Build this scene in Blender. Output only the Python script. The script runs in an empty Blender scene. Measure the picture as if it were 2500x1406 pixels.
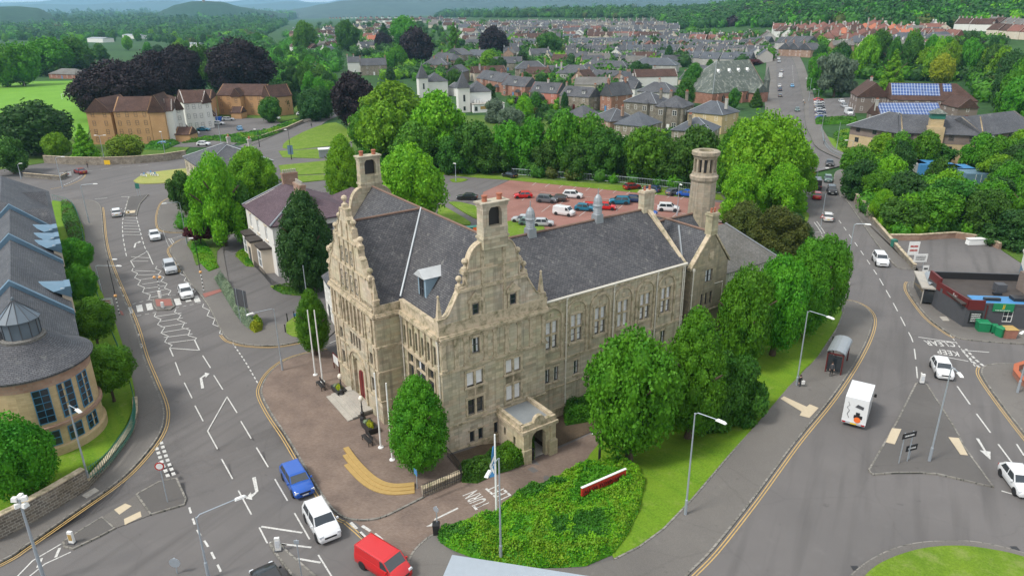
import bpy, bmesh, math, random
import numpy as np
from mathutils import Matrix, Vector, noise
sc=bpy.context.scene; COL=sc.collection; PI=math.pi
random.seed(7)
# ---------------- camera ----------------
F=1735.;TH=math.radians(21.2);CH=38.;CX,CY=1250.,703.;RO=math.radians(0.6)
_c,_s=math.cos(TH),math.sin(TH);_cr,_sr=math.cos(RO),math.sin(RO)
cam=bpy.data.objects.new('camera',bpy.data.cameras.new('camera'));COL.objects.link(cam);sc.camera=cam
cam.matrix_world=Matrix.Translation((0,0,CH))@Matrix.Rotation(PI/2-TH,4,'X')@Matrix.Rotation(-RO,4,'Z')
cam.data.sensor_fit='HORIZONTAL';cam.data.sensor_width=36;cam.data.lens=36*F/2500;cam.data.clip_start=.5;cam.data.clip_end=90000
# ---------------- sky, sun, exposure ----------------
SUN_EL,SUN_AZ=math.radians(52),math.radians(-118)   # azimuth measured from +Y towards +X
w=bpy.data.worlds.new('World');sc.world=w;w.use_nodes=True;nt=w.node_tree;nt.nodes.clear()
def wn(t,**k):
    n=nt.nodes.new(t)
    for a,b in k.items(): setattr(n,a,b)
    return n
sky=wn('ShaderNodeTexSky',sky_type='NISHITA',sun_disc=False,sun_elevation=SUN_EL,sun_rotation=SUN_AZ,dust_density=1.5)
tc=wn('ShaderNodeTexCoord');mp=wn('ShaderNodeMapping');mp.inputs['Scale'].default_value=(2.2,2.2,9)
ns=wn('ShaderNodeTexNoise');ns.inputs['Scale'].default_value=2.6;ns.inputs['Detail'].default_value=9;ns.inputs['Roughness'].default_value=.62
cr=wn('ShaderNodeValToRGB');cr.color_ramp.elements[0].position=.3;cr.color_ramp.elements[1].position=.56
mx=wn('ShaderNodeMix',data_type='RGBA');mx.inputs['B'].default_value=(8.2,8.1,7.9,1)
bg=wn('ShaderNodeBackground');bg.inputs['Strength'].default_value=.108;ou=wn('ShaderNodeOutputWorld')
L=nt.links.new;L(tc.outputs['Generated'],mp.inputs[0]);L(mp.outputs[0],ns.inputs[0]);L(ns.outputs[0],cr.inputs[0]);L(cr.outputs[0],mx.inputs['Factor']);L(sky.outputs[0],mx.inputs['A']);L(mx.outputs['Result'],bg.inputs[0]);L(bg.outputs[0],ou.inputs[0])
sun=bpy.data.objects.new('sun',bpy.data.lights.new('sun','SUN'));COL.objects.link(sun)
sun.data.energy=2.3;sun.data.angle=math.radians(12);sun.data.color=(1,.965,.9)
_d=Vector((math.sin(SUN_AZ)*math.cos(SUN_EL),math.cos(SUN_AZ)*math.cos(SUN_EL),math.sin(SUN_EL)))
sun.rotation_euler=_d.to_track_quat('Z','Y').to_euler()
sc.view_settings.view_transform='Standard';sc.view_settings.look='None';sc.view_settings.exposure=.6
try:
    sc.cycles.max_bounces=5;sc.cycles.diffuse_bounces=2;sc.cycles.glossy_bounces=2;sc.cycles.transmission_bounces=2;sc.cycles.volume_bounces=1;sc.cycles.transparent_max_bounces=4
    sc.cycles.use_denoising=True;sc.cycles.caustics_reflective=False;sc.cycles.caustics_refractive=False
except Exception: pass
# ---------------- picture <-> place ----------------
def ray(px,py):
    u=(px-CX)/F;v=(py-CY)/F
    u,v=u*_cr-v*_sr,u*_sr+v*_cr
    return (u,_c-v*_s,-_s-v*_c)
def ss(t): t=max(0,min(1,t));return t*t*(3-2*t)
_ha=math.radians(34.3)
def hz(x,y):
    if y<210:      # the ground dips beside the town hall's side porch
        dx,dy=x+6.25,y-55.74;lx=dx*math.cos(_ha)+dy*math.sin(_ha);ly=-dx*math.sin(_ha)+dy*math.cos(_ha)
        if lx<1.5 or lx>42 or ly<-15 or ly>16:return 0.
        return -1.1*ss((lx-1.5)/5.5)*ss((42-lx)/8)*ss((ly+15)/7)*(1-ss((ly-13)/3))
    a=x/y;d=math.hypot(x,y)
    z=ss((a+.36)/.2)*20*ss((d-400)/800)
    z+=15*ss((a-.26)/.16)*ss((d-360)/330)
    z+=ss((a+.15)/.25)*16*ss((d-1150)/700)
    z+=105*ss((a-.22)/.38)*ss((d-720)/1100)
    z+=ss((d-250)/300)*1.5*(noise.noise(Vector((x/160,y/160,0)))-.3)
    return z-.6*ss((y-210)/60)*0
def G(px,py,z=0.):
    r=ray(px,py)
    if r[2]<0:
        t=(z-CH)/r[2]
        if r[1]*t<210:
            for _ in range(6):
                h=hz(r[0]*t,r[1]*t);t=.5*t+.5*(z+h-CH)/r[2]
            return (r[0]*t,r[1]*t)
    t=200.;st=4.
    while t<16000:
        x,y=r[0]*t,r[1]*t
        if CH+r[2]*t<=hz(x,y)+z:
            lo,hi=t-st,t
            for _ in range(12):
                m=(lo+hi)/2
                if CH+r[2]*m<=hz(r[0]*m,r[1]*m)+z:hi=m
                else:lo=m
            return (r[0]*hi,r[1]*hi)
        st=max(4.,t*.01);t+=st
    return (r[0]*9000,r[1]*9000)
def P(x,y,z):
    z-=CH
    d=y*_c-z*_s;u=x/d;v=-(y*_s+z*_c)/d
    u,v=u*_cr+v*_sr,-u*_sr+v*_cr
    return (CX+F*u,CY+F*v)
def ZH(g,py,z0=0.):   # height above ground point g seen at picture row py
    lo,hi=-5.,200.
    for _ in range(40):
        m=(lo+hi)/2
        if P(g[0],g[1],z0+m)[1]>py:lo=m
        else:hi=m
    return lo
def scale_at(g,z=0): return F/(g[1]*_c-(z-CH)*_s)   # picture px per metre
def sm(pts,n=5):      # Catmull-Rom through ground points
    o=[];p=[pts[0]]+list(pts)+[pts[-1]]
    for i in range(1,len(p)-2):
        for k in range(n):
            t=k/n
            o.append(tuple(.5*(2*p[i][j]+(p[i+1][j]-p[i-1][j])*t+(2*p[i-1][j]-5*p[i][j]+4*p[i+1][j]-p[i+2][j])*t*t+(3*p[i][j]-p[i-1][j]-3*p[i+1][j]+p[i+2][j])*t**3) for j in (0,1)))
    o.append(tuple(pts[-1]));return o
def GP(s,z=0.): return [G(a,b,z) for a,b in s]
# ---------------- mesh builder ----------------
class MB:
    def __init__(m): m.v=[];m.f=[];m.mi=[];m.c=0
    def mat(m,i): m.c=i;return m
    def add(m,vs,fs):
        b=len(m.v);m.v+=[tuple(v) for v in vs];m.f+=[tuple(b+i for i in f) for f in fs];m.mi+=[m.c]*len(fs);return m
    def box(m,x0,y0,z0,x1,y1,z1,top=None):
        tx=top or 0
        m.add([(x0,y0,z0),(x1,y0,z0),(x1,y1,z0),(x0,y1,z0),(x0+tx,y0+tx,z1),(x1-tx,y0+tx,z1),(x1-tx,y1-tx,z1),(x0+tx,y1-tx,z1)],
              [(0,3,2,1),(4,5,6,7),(0,1,5,4),(1,2,6,5),(2,3,7,6),(3,0,4,7)]);return m
    def bx(m,cx,cy,cz,sx,sy,sz,rz=0,top=0):
        c,s=math.cos(rz),math.sin(rz);o=[]
        for dz,k in ((-1,1),(1,1-top)):
            for a,b in ((-1,-1),(1,-1),(1,1),(-1,1)):
                x,y=a*sx/2*k,b*sy/2*k;o.append((cx+x*c-y*s,cy+x*s+y*c,cz+dz*sz/2))
        return m.add(o,[(0,3,2,1),(4,5,6,7),(0,1,5,4),(1,2,6,5),(2,3,7,6),(3,0,4,7)])
    def prism(m,p,z0,z1,bot=False):
        n=len(p);A=sum(p[i][0]*p[(i+1)%n][1]-p[(i+1)%n][0]*p[i][1] for i in range(n))
        if A<0:p=p[::-1]
        fs=[tuple(range(n,2*n))]+[(i,(i+1)%n,n+(i+1)%n,n+i) for i in range(n)]
        if bot:fs.append(tuple(range(n))[::-1])
        return m.add([(a,b,z0) for a,b in p]+[(a,b,z1) for a,b in p],fs)
    def ext(m,T,p,d0,d1):   # profile p=(s,z) in plane T(s,z,d) extruded d0..d1
        n=len(p)
        return m.add([T(a,b,d0) for a,b in p]+[T(a,b,d1) for a,b in p],[tuple(range(n))[::-1],tuple(range(n,2*n))]+[(i,(i+1)%n,n+(i+1)%n,n+i) for i in range(n)])
    def tube(m,ps,rs,n=8,cap=True):
        b=len(m.v);k=len(ps)
        if not hasattr(rs,'__len__'):rs=[rs]*k
        for i,p in enumerate(ps):
            p=Vector(p);t=(Vector(ps[min(i+1,k-1)])-Vector(ps[max(i-1,0)])).normalized()
            a=t.cross(Vector((0,0,1)))
            if a.length<1e-3:a=Vector((1,0,0))
            a.normalize();c=a.cross(t)
            for j in range(n):
                q=2*PI*j/n;m.v.append(tuple(p+(a*math.cos(q)+c*math.sin(q))*rs[i]))
        for i in range(k-1):
            for j in range(n):
                j2=(j+1)%n;m.f.append((b+i*n+j,b+(i+1)*n+j,b+(i+1)*n+j2,b+i*n+j2));m.mi.append(m.c)
        if cap:
            m.f.append(tuple(b+j for j in range(n)));m.f.append(tuple(b+(k-1)*n+j for j in range(n))[::-1]);m.mi+=[m.c]*2
        return m
    def lathe(m,prof,n=16,cx=0,cy=0,a0=0,ph=0):
        b=len(m.v);k=len(prof)
        for r,z in prof:
            for j in range(n):
                q=2*PI*j/n+ph;m.v.append((cx+r*math.cos(q),cy+r*math.sin(q),z))
        for i in range(k-1):
            for j in range(n):
                j2=(j+1)%n;m.f.append((b+i*n+j,b+i*n+j2,b+(i+1)*n+j2,b+(i+1)*n+j));m.mi.append(m.c)
        m.f.append(tuple(b+(k-1)*n+j for j in range(n)));m.mi.append(m.c)
        return m
    def mesh(m,name,mats,smooth=False):
        me=bpy.data.meshes.new(name);me.from_pydata(m.v,[],m.f)
        for x in (mats if isinstance(mats,(list,tuple)) else [mats]):me.materials.append(x)
        me.polygons.foreach_set('material_index',m.mi)
        if smooth:me.polygons.foreach_set('use_smooth',[True]*len(m.f))
        me.update();return me
    def obj(m,name,mats,parent=None,smooth=False,mat=None,fix=False):
        me=m.mesh(name,mats,smooth)
        if fix:
            b=bmesh.new();b.from_mesh(me);bmesh.ops.recalc_face_normals(b,faces=b.faces);b.to_mesh(me);b.free()
        return link(name,me,parent,mat)
def link(name,me,parent=None,mat=None):
    o=bpy.data.objects.new(name,me);COL.objects.link(o)
    if parent is not None:o.parent=parent
    if mat is not None:o.matrix_basis=mat
    return o
def tag(o,label=None,cat=None,group=None,kind=None):
    for k,v in (('label',label),('category',cat),('group',group),('kind',kind)):
        if v:o[k]=v
    return o
def empty(name,loc,rz=0,label=None,cat=None,group=None,s=1):
    o=bpy.data.objects.new(name,None);COL.objects.link(o);o.location=loc if len(loc)==3 else (loc[0],loc[1],hz(*loc));o.rotation_euler=(0,0,rz)
    if s!=1:o.scale=(s,s,s) if not hasattr(s,'__len__') else s
    return tag(o,label,cat,group)
KIDS={}
def dup(root,loc,rz=0,label=None,group=None,s=None,name=None):
    r=root.copy();COL.objects.link(r)
    for k in KIDS.setdefault(root.name,list(root.children)):
        c=k.copy();COL.objects.link(c);c.parent=r
        for g in KIDS.setdefault(k.name,list(k.children)):
            d=g.copy();COL.objects.link(d);d.parent=c
    r.location=loc if len(loc)==3 else (loc[0],loc[1],hz(*loc));r.rotation_euler=(0,0,rz)
    if s is not None:r.scale=(s,s,s) if not hasattr(s,'__len__') else s
    if label:r['label']=label
    if group:r['group']=group
    return r
def off(c,d):
    o=[];n=len(c)
    for i in range(n):
        a=c[max(i-1,0)];b=c[min(i+1,n-1)];x,y=b[0]-a[0],b[1]-a[1];l=math.hypot(x,y) or 1
        o.append((c[i][0]-y/l*d,c[i][1]+x/l*d))
    return o
def ribbon(m,c,w,z,th=0,d=0):
    a=off(c,d-w/2);b=off(c,d+w/2);n=len(c)
    zz=[z+hz(*p) for p in c]
    if th:
        vs=[];
        for i in range(n):vs+=[(*a[i],zz[i]-th),(*a[i],zz[i]),(*b[i],zz[i]),(*b[i],zz[i]-th)]
        m.add(vs,[f for i in range(n-1) for k in (0,1,2) for f in [(4*i+k,4*i+4+k,4*i+5+k,4*i+k+1)]])
    else:m.add([(*a[i],zz[i]) for i in range(n)]+[(*b[i],zz[i]) for i in range(n)],[(i,i+1,n+i+1,n+i) for i in range(n-1)])
    return m

def tomesh(o):   # lettering becomes a plain mesh
    bpy.context.view_layer.update();me=bpy.data.meshes.new_from_object(o.evaluated_get(bpy.context.evaluated_depsgraph_get()));n=o.name;p=o.parent;mb=o.matrix_basis.copy();cu=o.data;bpy.data.objects.remove(o);q=bpy.data.objects.new(n,me);COL.objects.link(q);q.parent=p;q.matrix_basis=mb;bpy.data.curves.remove(cu);return q
# ---------------- materials ----------------
class N:
    def __init__(s,name,rough=.85,spec=.3):
        s.m=bpy.data.materials.new(name);s.m.use_nodes=True;s.t=s.m.node_tree;s.b=s.t.nodes['Principled BSDF']
        s.b.inputs['Roughness'].default_value=rough;s.b.inputs['Specular IOR Level'].default_value=spec
    def n(s,t,ins=None,**k):
        x=s.t.nodes.new(t)
        for a,b in k.items():setattr(x,a,b)
        for a,b in (ins or {}).items():
            if hasattr(b,'is_output'):s.t.links.new(b,x.inputs[a])
            else:x.inputs[a].default_value=b
        return x
    def l(s,a,b):s.t.links.new(a,b)
    def pos(s,sc_=1):
        g=s.n('ShaderNodeNewGeometry');return s.n('ShaderNodeVectorMath',{0:g.outputs['Position'],1:(sc_,)*3 if not hasattr(sc_,'__len__') else sc_},operation='MULTIPLY').outputs[0]
    def noise(s,sc_,det=4,rough=.6,vec=None):
        return s.n('ShaderNodeTexNoise',{'Vector':vec if vec is not None else s.pos(),'Scale':sc_,'Detail':det,'Roughness':rough}).outputs[0]
    def ramp(s,f,st):
        r=s.n('ShaderNodeValToRGB',{0:f});e=r.color_ramp.elements
        while len(e)<len(st):e.new(.5)
        for x,(p,c) in zip(e,st):x.position=p;x.color=(*c,1) if hasattr(c,'__len__') else (c,c,c,1)
        return r.outputs[0]
    def mix(s,f,a,b,bl='MIX'):
        x=s.n('ShaderNodeMix',data_type='RGBA',blend_type=bl)
        for k,v in (('Factor',f),('A',a),('B',b)):
            if hasattr(v,'is_output'):s.l(v,x.inputs[k])
            else:x.inputs[k].default_value=v if k=='Factor' else (*v,1) if hasattr(v,'__len__') else (v,v,v,1)
        return x.outputs['Result']
    def wallvec(s,off=0):   # u along the face, v up its slope, from the true normal
        g=s.n('ShaderNodeNewGeometry');p=s.n('ShaderNodeSeparateXYZ',{0:g.outputs['Position']});q=s.n('ShaderNodeSeparateXYZ',{0:g.outputs['True Normal']})
        M=lambda o,a,b:s.n('ShaderNodeMath',{0:a,1:b},operation=o).outputs[0]
        l=M('MAXIMUM',M('SQRT',M('ADD',M('MULTIPLY',q.outputs[0],q.outputs[0]),M('MULTIPLY',q.outputs[1],q.outputs[1])),0),.02)
        u=M('DIVIDE',M('SUBTRACT',M('MULTIPLY',p.outputs[1],q.outputs[0]),M('MULTIPLY',p.outputs[0],q.outputs[1])),l)
        v=M('DIVIDE',p.outputs[2],l)
        return s.n('ShaderNodeCombineXYZ',{0:u,1:v,2:0}).outputs[0]
    def col(s,c):
        if hasattr(c,'is_output'):s.l(c,s.b.inputs['Base Color'])
        else:s.b.inputs['Base Color'].default_value=(*c,1)
        return s
    def bump(s,h,st=.3,d=.02):
        s.l(s.n('ShaderNodeBump',{'Height':h,'Strength':st,'Distance':d}).outputs[0],s.b.inputs['Normal']);return s
M={}
def plain(n,c,rough=.6,spec=.4,metal=0,var=.12,sc_=3):
    x=N(n,rough,spec);x.b.inputs['Metallic'].default_value=metal
    x.col(x.mix(x.noise(sc_,3),tuple(k*(1-var) for k in c),tuple(min(1,k*(1+var)) for k in c)));M[n]=x.m;return x
def ground(n,c1,c2,sc_=.25,fine=14,f=.25,bump=.2):
    x=N(n,.9,.2);a=x.mix(x.ramp(x.noise(sc_,6),[(.3,0),(.7,1)]),c1,c2);g=x.noise(fine,3,.7)
    c=x.mix(f,a,x.ramp(g,[(.3,tuple(k*.45 for k in c1)),(.7,tuple(min(1,k*1.9) for k in c2))]));x.col(c);x.bump(g,bump,.02);M[n]=x.m;return x
def brick(n,c1,c2,mo,bw,rh,ms=.012,var=None,stain=None,bump=.25,wall=True,rough=.88,off_=.5):
    x=N(n,rough,.25);v=x.wallvec() if wall else x.pos()
    b=x.n('ShaderNodeTexBrick',{'Vector':v,'Color1':(*c1,1),'Color2':(*c2,1),'Mortar':(*mo,1),'Scale':1,'Mortar Size':ms,'Mortar Smooth':.1,'Bias':0,'Brick Width':bw,'Row Height':rh},offset=off_)
    c=b.outputs['Color']
    if var:c=x.mix(x.ramp(x.noise(var[0],5),[(.38,0),(.66,1)]),c,x.mix(1,c,var[1],'MULTIPLY'))
    if stain:
        sv=x.n('ShaderNodeVectorMath',{0:x.pos(),1:stain[0]},operation='MULTIPLY').outputs[0]
        c=x.mix(x.ramp(x.noise(1,6,.65,sv),[(stain[2],0),(stain[3],1)]),c,stain[1])
    x.col(c)
    if bump:x.bump(b.outputs['Fac'],-bump,.015)
    M[n]=x.m;return x
def stone(n,cols,bw,rh,mo,stain):
    x=N(n,.88,.25);v=x.wallvec();b=x.n('ShaderNodeTexBrick',{'Vector':v,'Color1':(0,0,0,1),'Color2':(1,1,1,1),'Mortar':(.5,.5,.5,1),'Scale':1,'Mortar Size':.0,'Bias':0,'Brick Width':bw,'Row Height':rh})
    e=x.n('ShaderNodeTexBrick',{'Vector':v,'Scale':1,'Mortar Size':.012,'Mortar Smooth':.2,'Brick Width':bw,'Row Height':rh})
    c=x.ramp(b.outputs['Color'],[(i/(len(cols)-1),k) for i,k in enumerate(cols)])
    c=x.mix(x.ramp(x.noise(.14,4),[(.36,0),(.64,.75)]),c,x.mix(1,c,(.82,.88,.66),'MULTIPLY'))
    sv=x.n('ShaderNodeVectorMath',{0:x.pos(),1:(.9,.9,.16)},operation='MULTIPLY').outputs[0]
    c=x.mix(x.ramp(x.noise(1,7,.68,sv),[(stain,0),(stain+.2,.85)]),c,(.17,.15,.1))
    c=x.mix(x.ramp(x.noise(1,5,.6,x.n('ShaderNodeVectorMath',{0:x.pos(),1:(2.4,2.4,.12)},operation='MULTIPLY').outputs[0]),[(.52,0),(.7,.6)]),c,(.15,.135,.11))
    c=x.mix(x.ramp(x.noise(2.2,6,.7),[(.3,.3),(.6,0)]),c,(.3,.26,.19));c=x.mix(x.n('ShaderNodeMath',{0:e.outputs['Fac'],1:.55},operation='MULTIPLY').outputs[0],c,mo);x.col(c);x.bump(e.outputs['Fac'],-.3,.02);M[n]=x.m
def tarmac(n,c1,c2,crack=.16,track=.7):
    x=N(n,.9,.2);p=x.pos();a=x.mix(x.ramp(x.noise(.09,5),[(.35,0),(.65,1)]),c1,c2)
    v=x.n('ShaderNodeTexVoronoi',{'Vector':p,'Scale':.085},feature='F1');a=x.mix(x.ramp(x.n('ShaderNodeSeparateColor',{0:v.outputs['Color']}).outputs[0],[(.0,.16),(.5,.0),(1,.16)]),a,tuple(k*.7 for k in c1))   # old resurfacing patches
    sv=x.n('ShaderNodeVectorMath',{0:p,1:(1.1,.12,1)},operation='MULTIPLY').outputs[0];rt=x.n('ShaderNodeVectorRotate',{'Vector':p,'Angle':.5},rotation_type='Z_AXIS').outputs[0];rv=x.n('ShaderNodeVectorMath',{0:rt,1:(.75,.05,1)},operation='MULTIPLY').outputs[0]
    a=x.mix(x.ramp(x.noise(1,3,.5,rv),[(.5,0),(.72,track)]),a,tuple(k*.62 for k in c1))    # rubber and oil bands
    w=x.n('ShaderNodeVectorMath',{0:p,1:x.n('ShaderNodeTexNoise',{'Vector':p,'Scale':.5,'Detail':4}).outputs[1]},operation='ADD').outputs[0]
    e=x.n('ShaderNodeTexVoronoi',{'Vector':w,'Scale':.11},feature='DISTANCE_TO_EDGE').outputs[0]
    a=x.mix(x.ramp(e,[(0,crack),(.0045,crack*.7),(.009,0)]),a,tuple(k*.35 for k in c1))
    a=x.mix(x.ramp(x.noise(.6,6,.7),[(.6,0),(.78,.5)]),a,tuple(min(1,k*1.35) for k in c2))
    a=x.mix(x.ramp(x.noise(.8,3),[(.68,0),(.72,.45)]),a,tuple(k*.45 for k in c1))
    g=x.noise(26,3,.75);a=x.mix(.3,a,x.ramp(g,[(.3,tuple(k*.45 for k in c1)),(.7,tuple(min(1,k*1.9) for k in c2))]));x.col(a);x.bump(g,.25,.02);M[n]=x.m
tarmac('asphalt',(.112,.106,.104),(.15,.14,.136))
tarmac('asphalt_dark',(.085,.08,.077),(.12,.112,.106),.2,.2)
tarmac('pavement',(.115,.107,.1),(.165,.153,.14),.2,.1)
ground('concrete',(.3,.28,.25),(.42,.39,.34),.8,10,.25)
x=ground('grass',(.075,.15,.01),(.135,.215,.016),.3,9,.3);c=x.b.inputs['Base Color'].links[0].from_socket;c=x.mix(x.ramp(x.noise(.7,7,.75),[(.5,0),(.7,.65)]),c,(.24,.26,.09));c=x.mix(x.ramp(x.noise(.35,5,.6),[(.3,.5),(.45,0)]),c,(.07,.14,.012));x.col(c)
x=ground('lawn',(.065,.155,.008),(.125,.225,.014),.35,7,.35);c=x.b.inputs['Base Color'].links[0].from_socket;rt=x.n('ShaderNodeVectorRotate',{'Vector':x.pos(),'Angle':-.6},rotation_type='Z_AXIS').outputs[0];c=x.mix(x.ramp(x.noise(1,2,.5,x.n('ShaderNodeVectorMath',{0:rt,1:(1.3,.07,1)},operation='MULTIPLY').outputs[0]),[(.4,0),(.6,.35)]),c,(.17,.26,.02));c=x.mix(x.ramp(x.noise(.9,7,.75),[(.56,0),(.72,.6)]),c,(.26,.28,.09));x.col(c)
ground('rough_grass',(.035,.085,.012),(.09,.15,.02),.12,2.5,.4)
ground('dry_grass',(.2,.24,.05),(.32,.31,.1),.4,8,.3)
ground('soil',(.07,.05,.035),(.12,.09,.06),.8,8,.3)
x=ground('pitch',(.1,.24,.02),(.15,.31,.03),.1,3,.25)
ground('terrain',(.014,.045,.015),(.035,.09,.018),.02,.3,.35)
brick('pavers',(.2,.145,.115),(.25,.19,.155),(.14,.11,.09),.2,.1,.008,(.35,(.72,.72,.74)),wall=False,bump=.1)
brick('pavers_red',(.27,.13,.105),(.32,.165,.135),(.2,.12,.1),.2,.1,.006,(.15,(.8,.76,.74)),wall=False,bump=.05)
brick('pavers_dark',(.13,.1,.085),(.165,.13,.11),(.08,.07,.06),.2,.1,.008,(.5,(.8,.8,.8)),wall=False,bump=.1)
for n_,c_ in(('white_paint',(.66,.65,.62)),('yellow_paint',(.6,.4,.15))):
    x=N(n_,.75,.25);x.col(x.mix(x.ramp(x.noise(7,6,.75),[(.5,0),(.66,.85)]),x.mix(x.noise(.7,3),c_,tuple(k*.72 for k in c_)),(.16,.15,.14)));M[n_]=x.m
brick('kerb',(.22,.21,.19),(.3,.28,.25),(.1,.1,.09),.9,.5,.03,(.9,(.6,.6,.58)),wall=False,bump=.2)
plain('buff_tactile',(.5,.42,.3),.85,.2,0,.12,5);plain('red_tactile',(.28,.12,.1),.85,.2,0,.12,5);plain('step_yellow',(.4,.27,.1),.85,.2,0,.2,3)
# stone
stone('ashlar',[(.34,.3,.235),(.56,.44,.34),(.47,.42,.34),(.64,.54,.43),(.41,.37,.295),(.55,.49,.39)],.85,.32,(.25,.21,.15),.55)
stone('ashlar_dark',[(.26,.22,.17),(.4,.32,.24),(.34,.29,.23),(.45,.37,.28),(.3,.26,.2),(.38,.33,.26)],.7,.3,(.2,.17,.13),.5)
stone('ashlar_pale',[(.44,.37,.28),(.62,.49,.38),(.53,.46,.36),(.66,.55,.44),(.48,.41,.31)],.85,.36,(.27,.22,.16),.57)
x=plain('trim_stone',(.4,.335,.225),.85,.2,0,.25,1.2)
c=x.mix(x.ramp(x.noise(1.6,7,.7),[(.45,0),(.68,1)]),(.52,.43,.31),(.17,.16,.09));x.col(c)
brick('rubble',(.2,.165,.125),(.33,.275,.21),(.36,.33,.28),.42,.22,.03,(.8,(.62,.6,.58)),bump=.5)
brick('rubble_dark',(.13,.115,.1),(.24,.21,.17),(.33,.31,.27),.5,.25,.03,(.6,(.7,.66,.6)),bump=.5)
brick('pink_stone',(.33,.2,.145),(.4,.27,.2),(.3,.24,.19),.55,.28,.02,(.5,(.75,.72,.7)),bump=.3)
brick('red_stone',(.33,.16,.11),(.4,.21,.15),(.3,.2,.16),.6,.3,.015,(.4,(.7,.66,.64)),bump=.25)
brick('brown_brick',(.5,.28,.125),(.58,.34,.16),(.4,.27,.17),.24,.08,.01,(.25,(.88,.86,.84)),bump=.1)
brick('red_brick',(.3,.1,.065),(.37,.14,.09),(.35,.25,.2),.24,.08,.01,(.3,(.8,.8,.8)),bump=.1)
brick('grey_brick',(.18,.14,.12),(.24,.18,.15),(.22,.19,.17),.24,.08,.01,(.3,(.85,.85,.85)),bump=.1)
brick('cream_block',(.46,.35,.2),(.54,.42,.25),(.4,.32,.2),.6,.22,.008,(.3,(.86,.84,.8)),bump=.1)
# roofs
brick('slate',(.085,.088,.098),(.13,.132,.142),(.035,.035,.038),.34,.2,.02,(.25,(.72,.72,.74)),((.9,.9,.3),(.24,.24,.22),.6,.85),bump=.4,rough=.65)
brick('slate_lichen',(.075,.075,.081),(.125,.123,.127),(.04,.04,.043),.34,.2,.022,(.16,(.66,.66,.7)),((1.8,1.8,.35),(.27,.26,.24),.58,.84),bump=.4,rough=.65)
brick('slate_blue',(.085,.095,.11),(.13,.14,.16),(.06,.065,.07),.34,.2,.02,(.25,(.75,.75,.78)),bump=.3,rough=.6)
brick('slate_green',(.1,.12,.11),(.17,.185,.165),(.07,.08,.07),.34,.2,.02,(.2,(.7,.74,.7)),((.8,.8,.2),(.3,.31,.27),.52,.72),bump=.3)
brick('slate_purple',(.1,.07,.08),(.14,.1,.115),(.06,.04,.05),.34,.2,.02,(.25,(.8,.78,.8)),bump=.3)
brick('slate_grey',(.16,.155,.145),(.22,.21,.195),(.1,.095,.09),.34,.2,.02,(.3,(.75,.75,.72)),bump=.3)
brick('tile_brown',(.09,.05,.04),(.13,.075,.058),(.05,.03,.025),.34,.3,.03,(.4,(.7,.7,.7)),bump=.5)
brick('tile_red',(.19,.095,.08),(.25,.13,.105),(.18,.06,.04),.34,.3,.03,(.1,(.6,.62,.62)),bump=.4)
brick('tile_orange',(.34,.13,.08),(.4,.16,.1),(.4,.12,.06),.34,.3,.03,None,bump=.4)
plain('lead',(.3,.325,.345),.45,.5,.3,.15,1.5);plain('ridge_red',(.2,.13,.1),.85,.2,0,.3,2);plain('zinc_blue',(.13,.22,.3),.45,.4,.2,.15,1)
plain('flat_roof',(.07,.06,.055),.9,.2,0,.3,.8);plain('render_white',(.7,.68,.64),.85,.2,0,.08,.6);plain('render_cream',(.6,.52,.42),.85,.2,0,.1,.6)
plain('render_pink',(.5,.2,.15),.85,.2,0,.1,.6);plain('harl_grey',(.4,.38,.35),.9,.2,0,.12,.8);plain('painted_white',(.78,.78,.76),.5,.4,0,.05,2)
plain('pipe_cream',(.66,.62,.54),.5,.4,0,.1,2);plain('black_paint',(.02,.02,.022),.4,.5,0,.1,3);plain('dark_grey',(.07,.072,.08),.6,.4,0,.15,2)
plain('steel',(.42,.47,.52),.45,.5,.5,.1,2);plain('green_metal',(.03,.16,.12),.5,.4,0,.1,2);plain('blue_paint',(.06,.22,.45),.5,.4,0,.1,2);plain('blue_frame',(.05,.2,.34),.4,.5,0,.1,2)
plain('maroon',(.11,.014,.014),.5,.4,0,.15,2);plain('sign_red',(.45,.03,.02),.5,.4,0,.1,2);plain('door_red',(.16,.02,.02),.5,.4);plain('orange_globe',(.8,.42,.15),.4,.5,0,.1,6)
plain('globe_white',(.75,.7,.6),.3,.5);plain('clay',(.35,.13,.08),.8,.2,0,.2,3);plain('yellow',(.8,.5,.02),.5,.4);plain('green_bin',(.01,.2,.08),.45,.5);plain('wood',(.3,.16,.07),.7,.3,0,.3,3)
plain('rubber',(.022,.022,.024),.8,.3);plain('alloy',(.45,.46,.48),.35,.5,.7,.1,4);plain('curtain',(.62,.64,.66),.7,.3,0,.15,5);plain('curtain_bright',(.8,.8,.8),.6,.3,0,.06,5)
plain('skin',(.55,.33,.25),.6,.3);plain('hair_dark',(.04,.025,.018),.7,.3);plain('orange_paint',(.8,.16,.03),.5,.4);plain('bark',(.1,.075,.055),.95,.1,0,.4,4);plain('sign_white',(.74,.74,.72),.5,.4)
x=plain('glass',(.022,.028,.034),.08,.8,0,.3,.8);x=plain('car_glass',(.03,.038,.045),.07,.9)
x=plain('lens',(.6,.62,.65),.15,.8);plain('lens_red',(.4,.01,.01),.2,.7);plain('plate_yellow',(.75,.5,.04),.5,.4);plain('lens_amber',(.8,.3,.03),.3,.6)
def paint(n,c,metal=0):
    x=N('paint_'+n,.28,.5);x.b.inputs['Coat Weight'].default_value=.5;x.b.inputs['Metallic'].default_value=metal;x.b.inputs['Coat Roughness'].default_value=.08;x.col(x.mix(x.noise(1.5,3),tuple(k*.92 for k in c),c));M['p_'+n]=x.m
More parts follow.
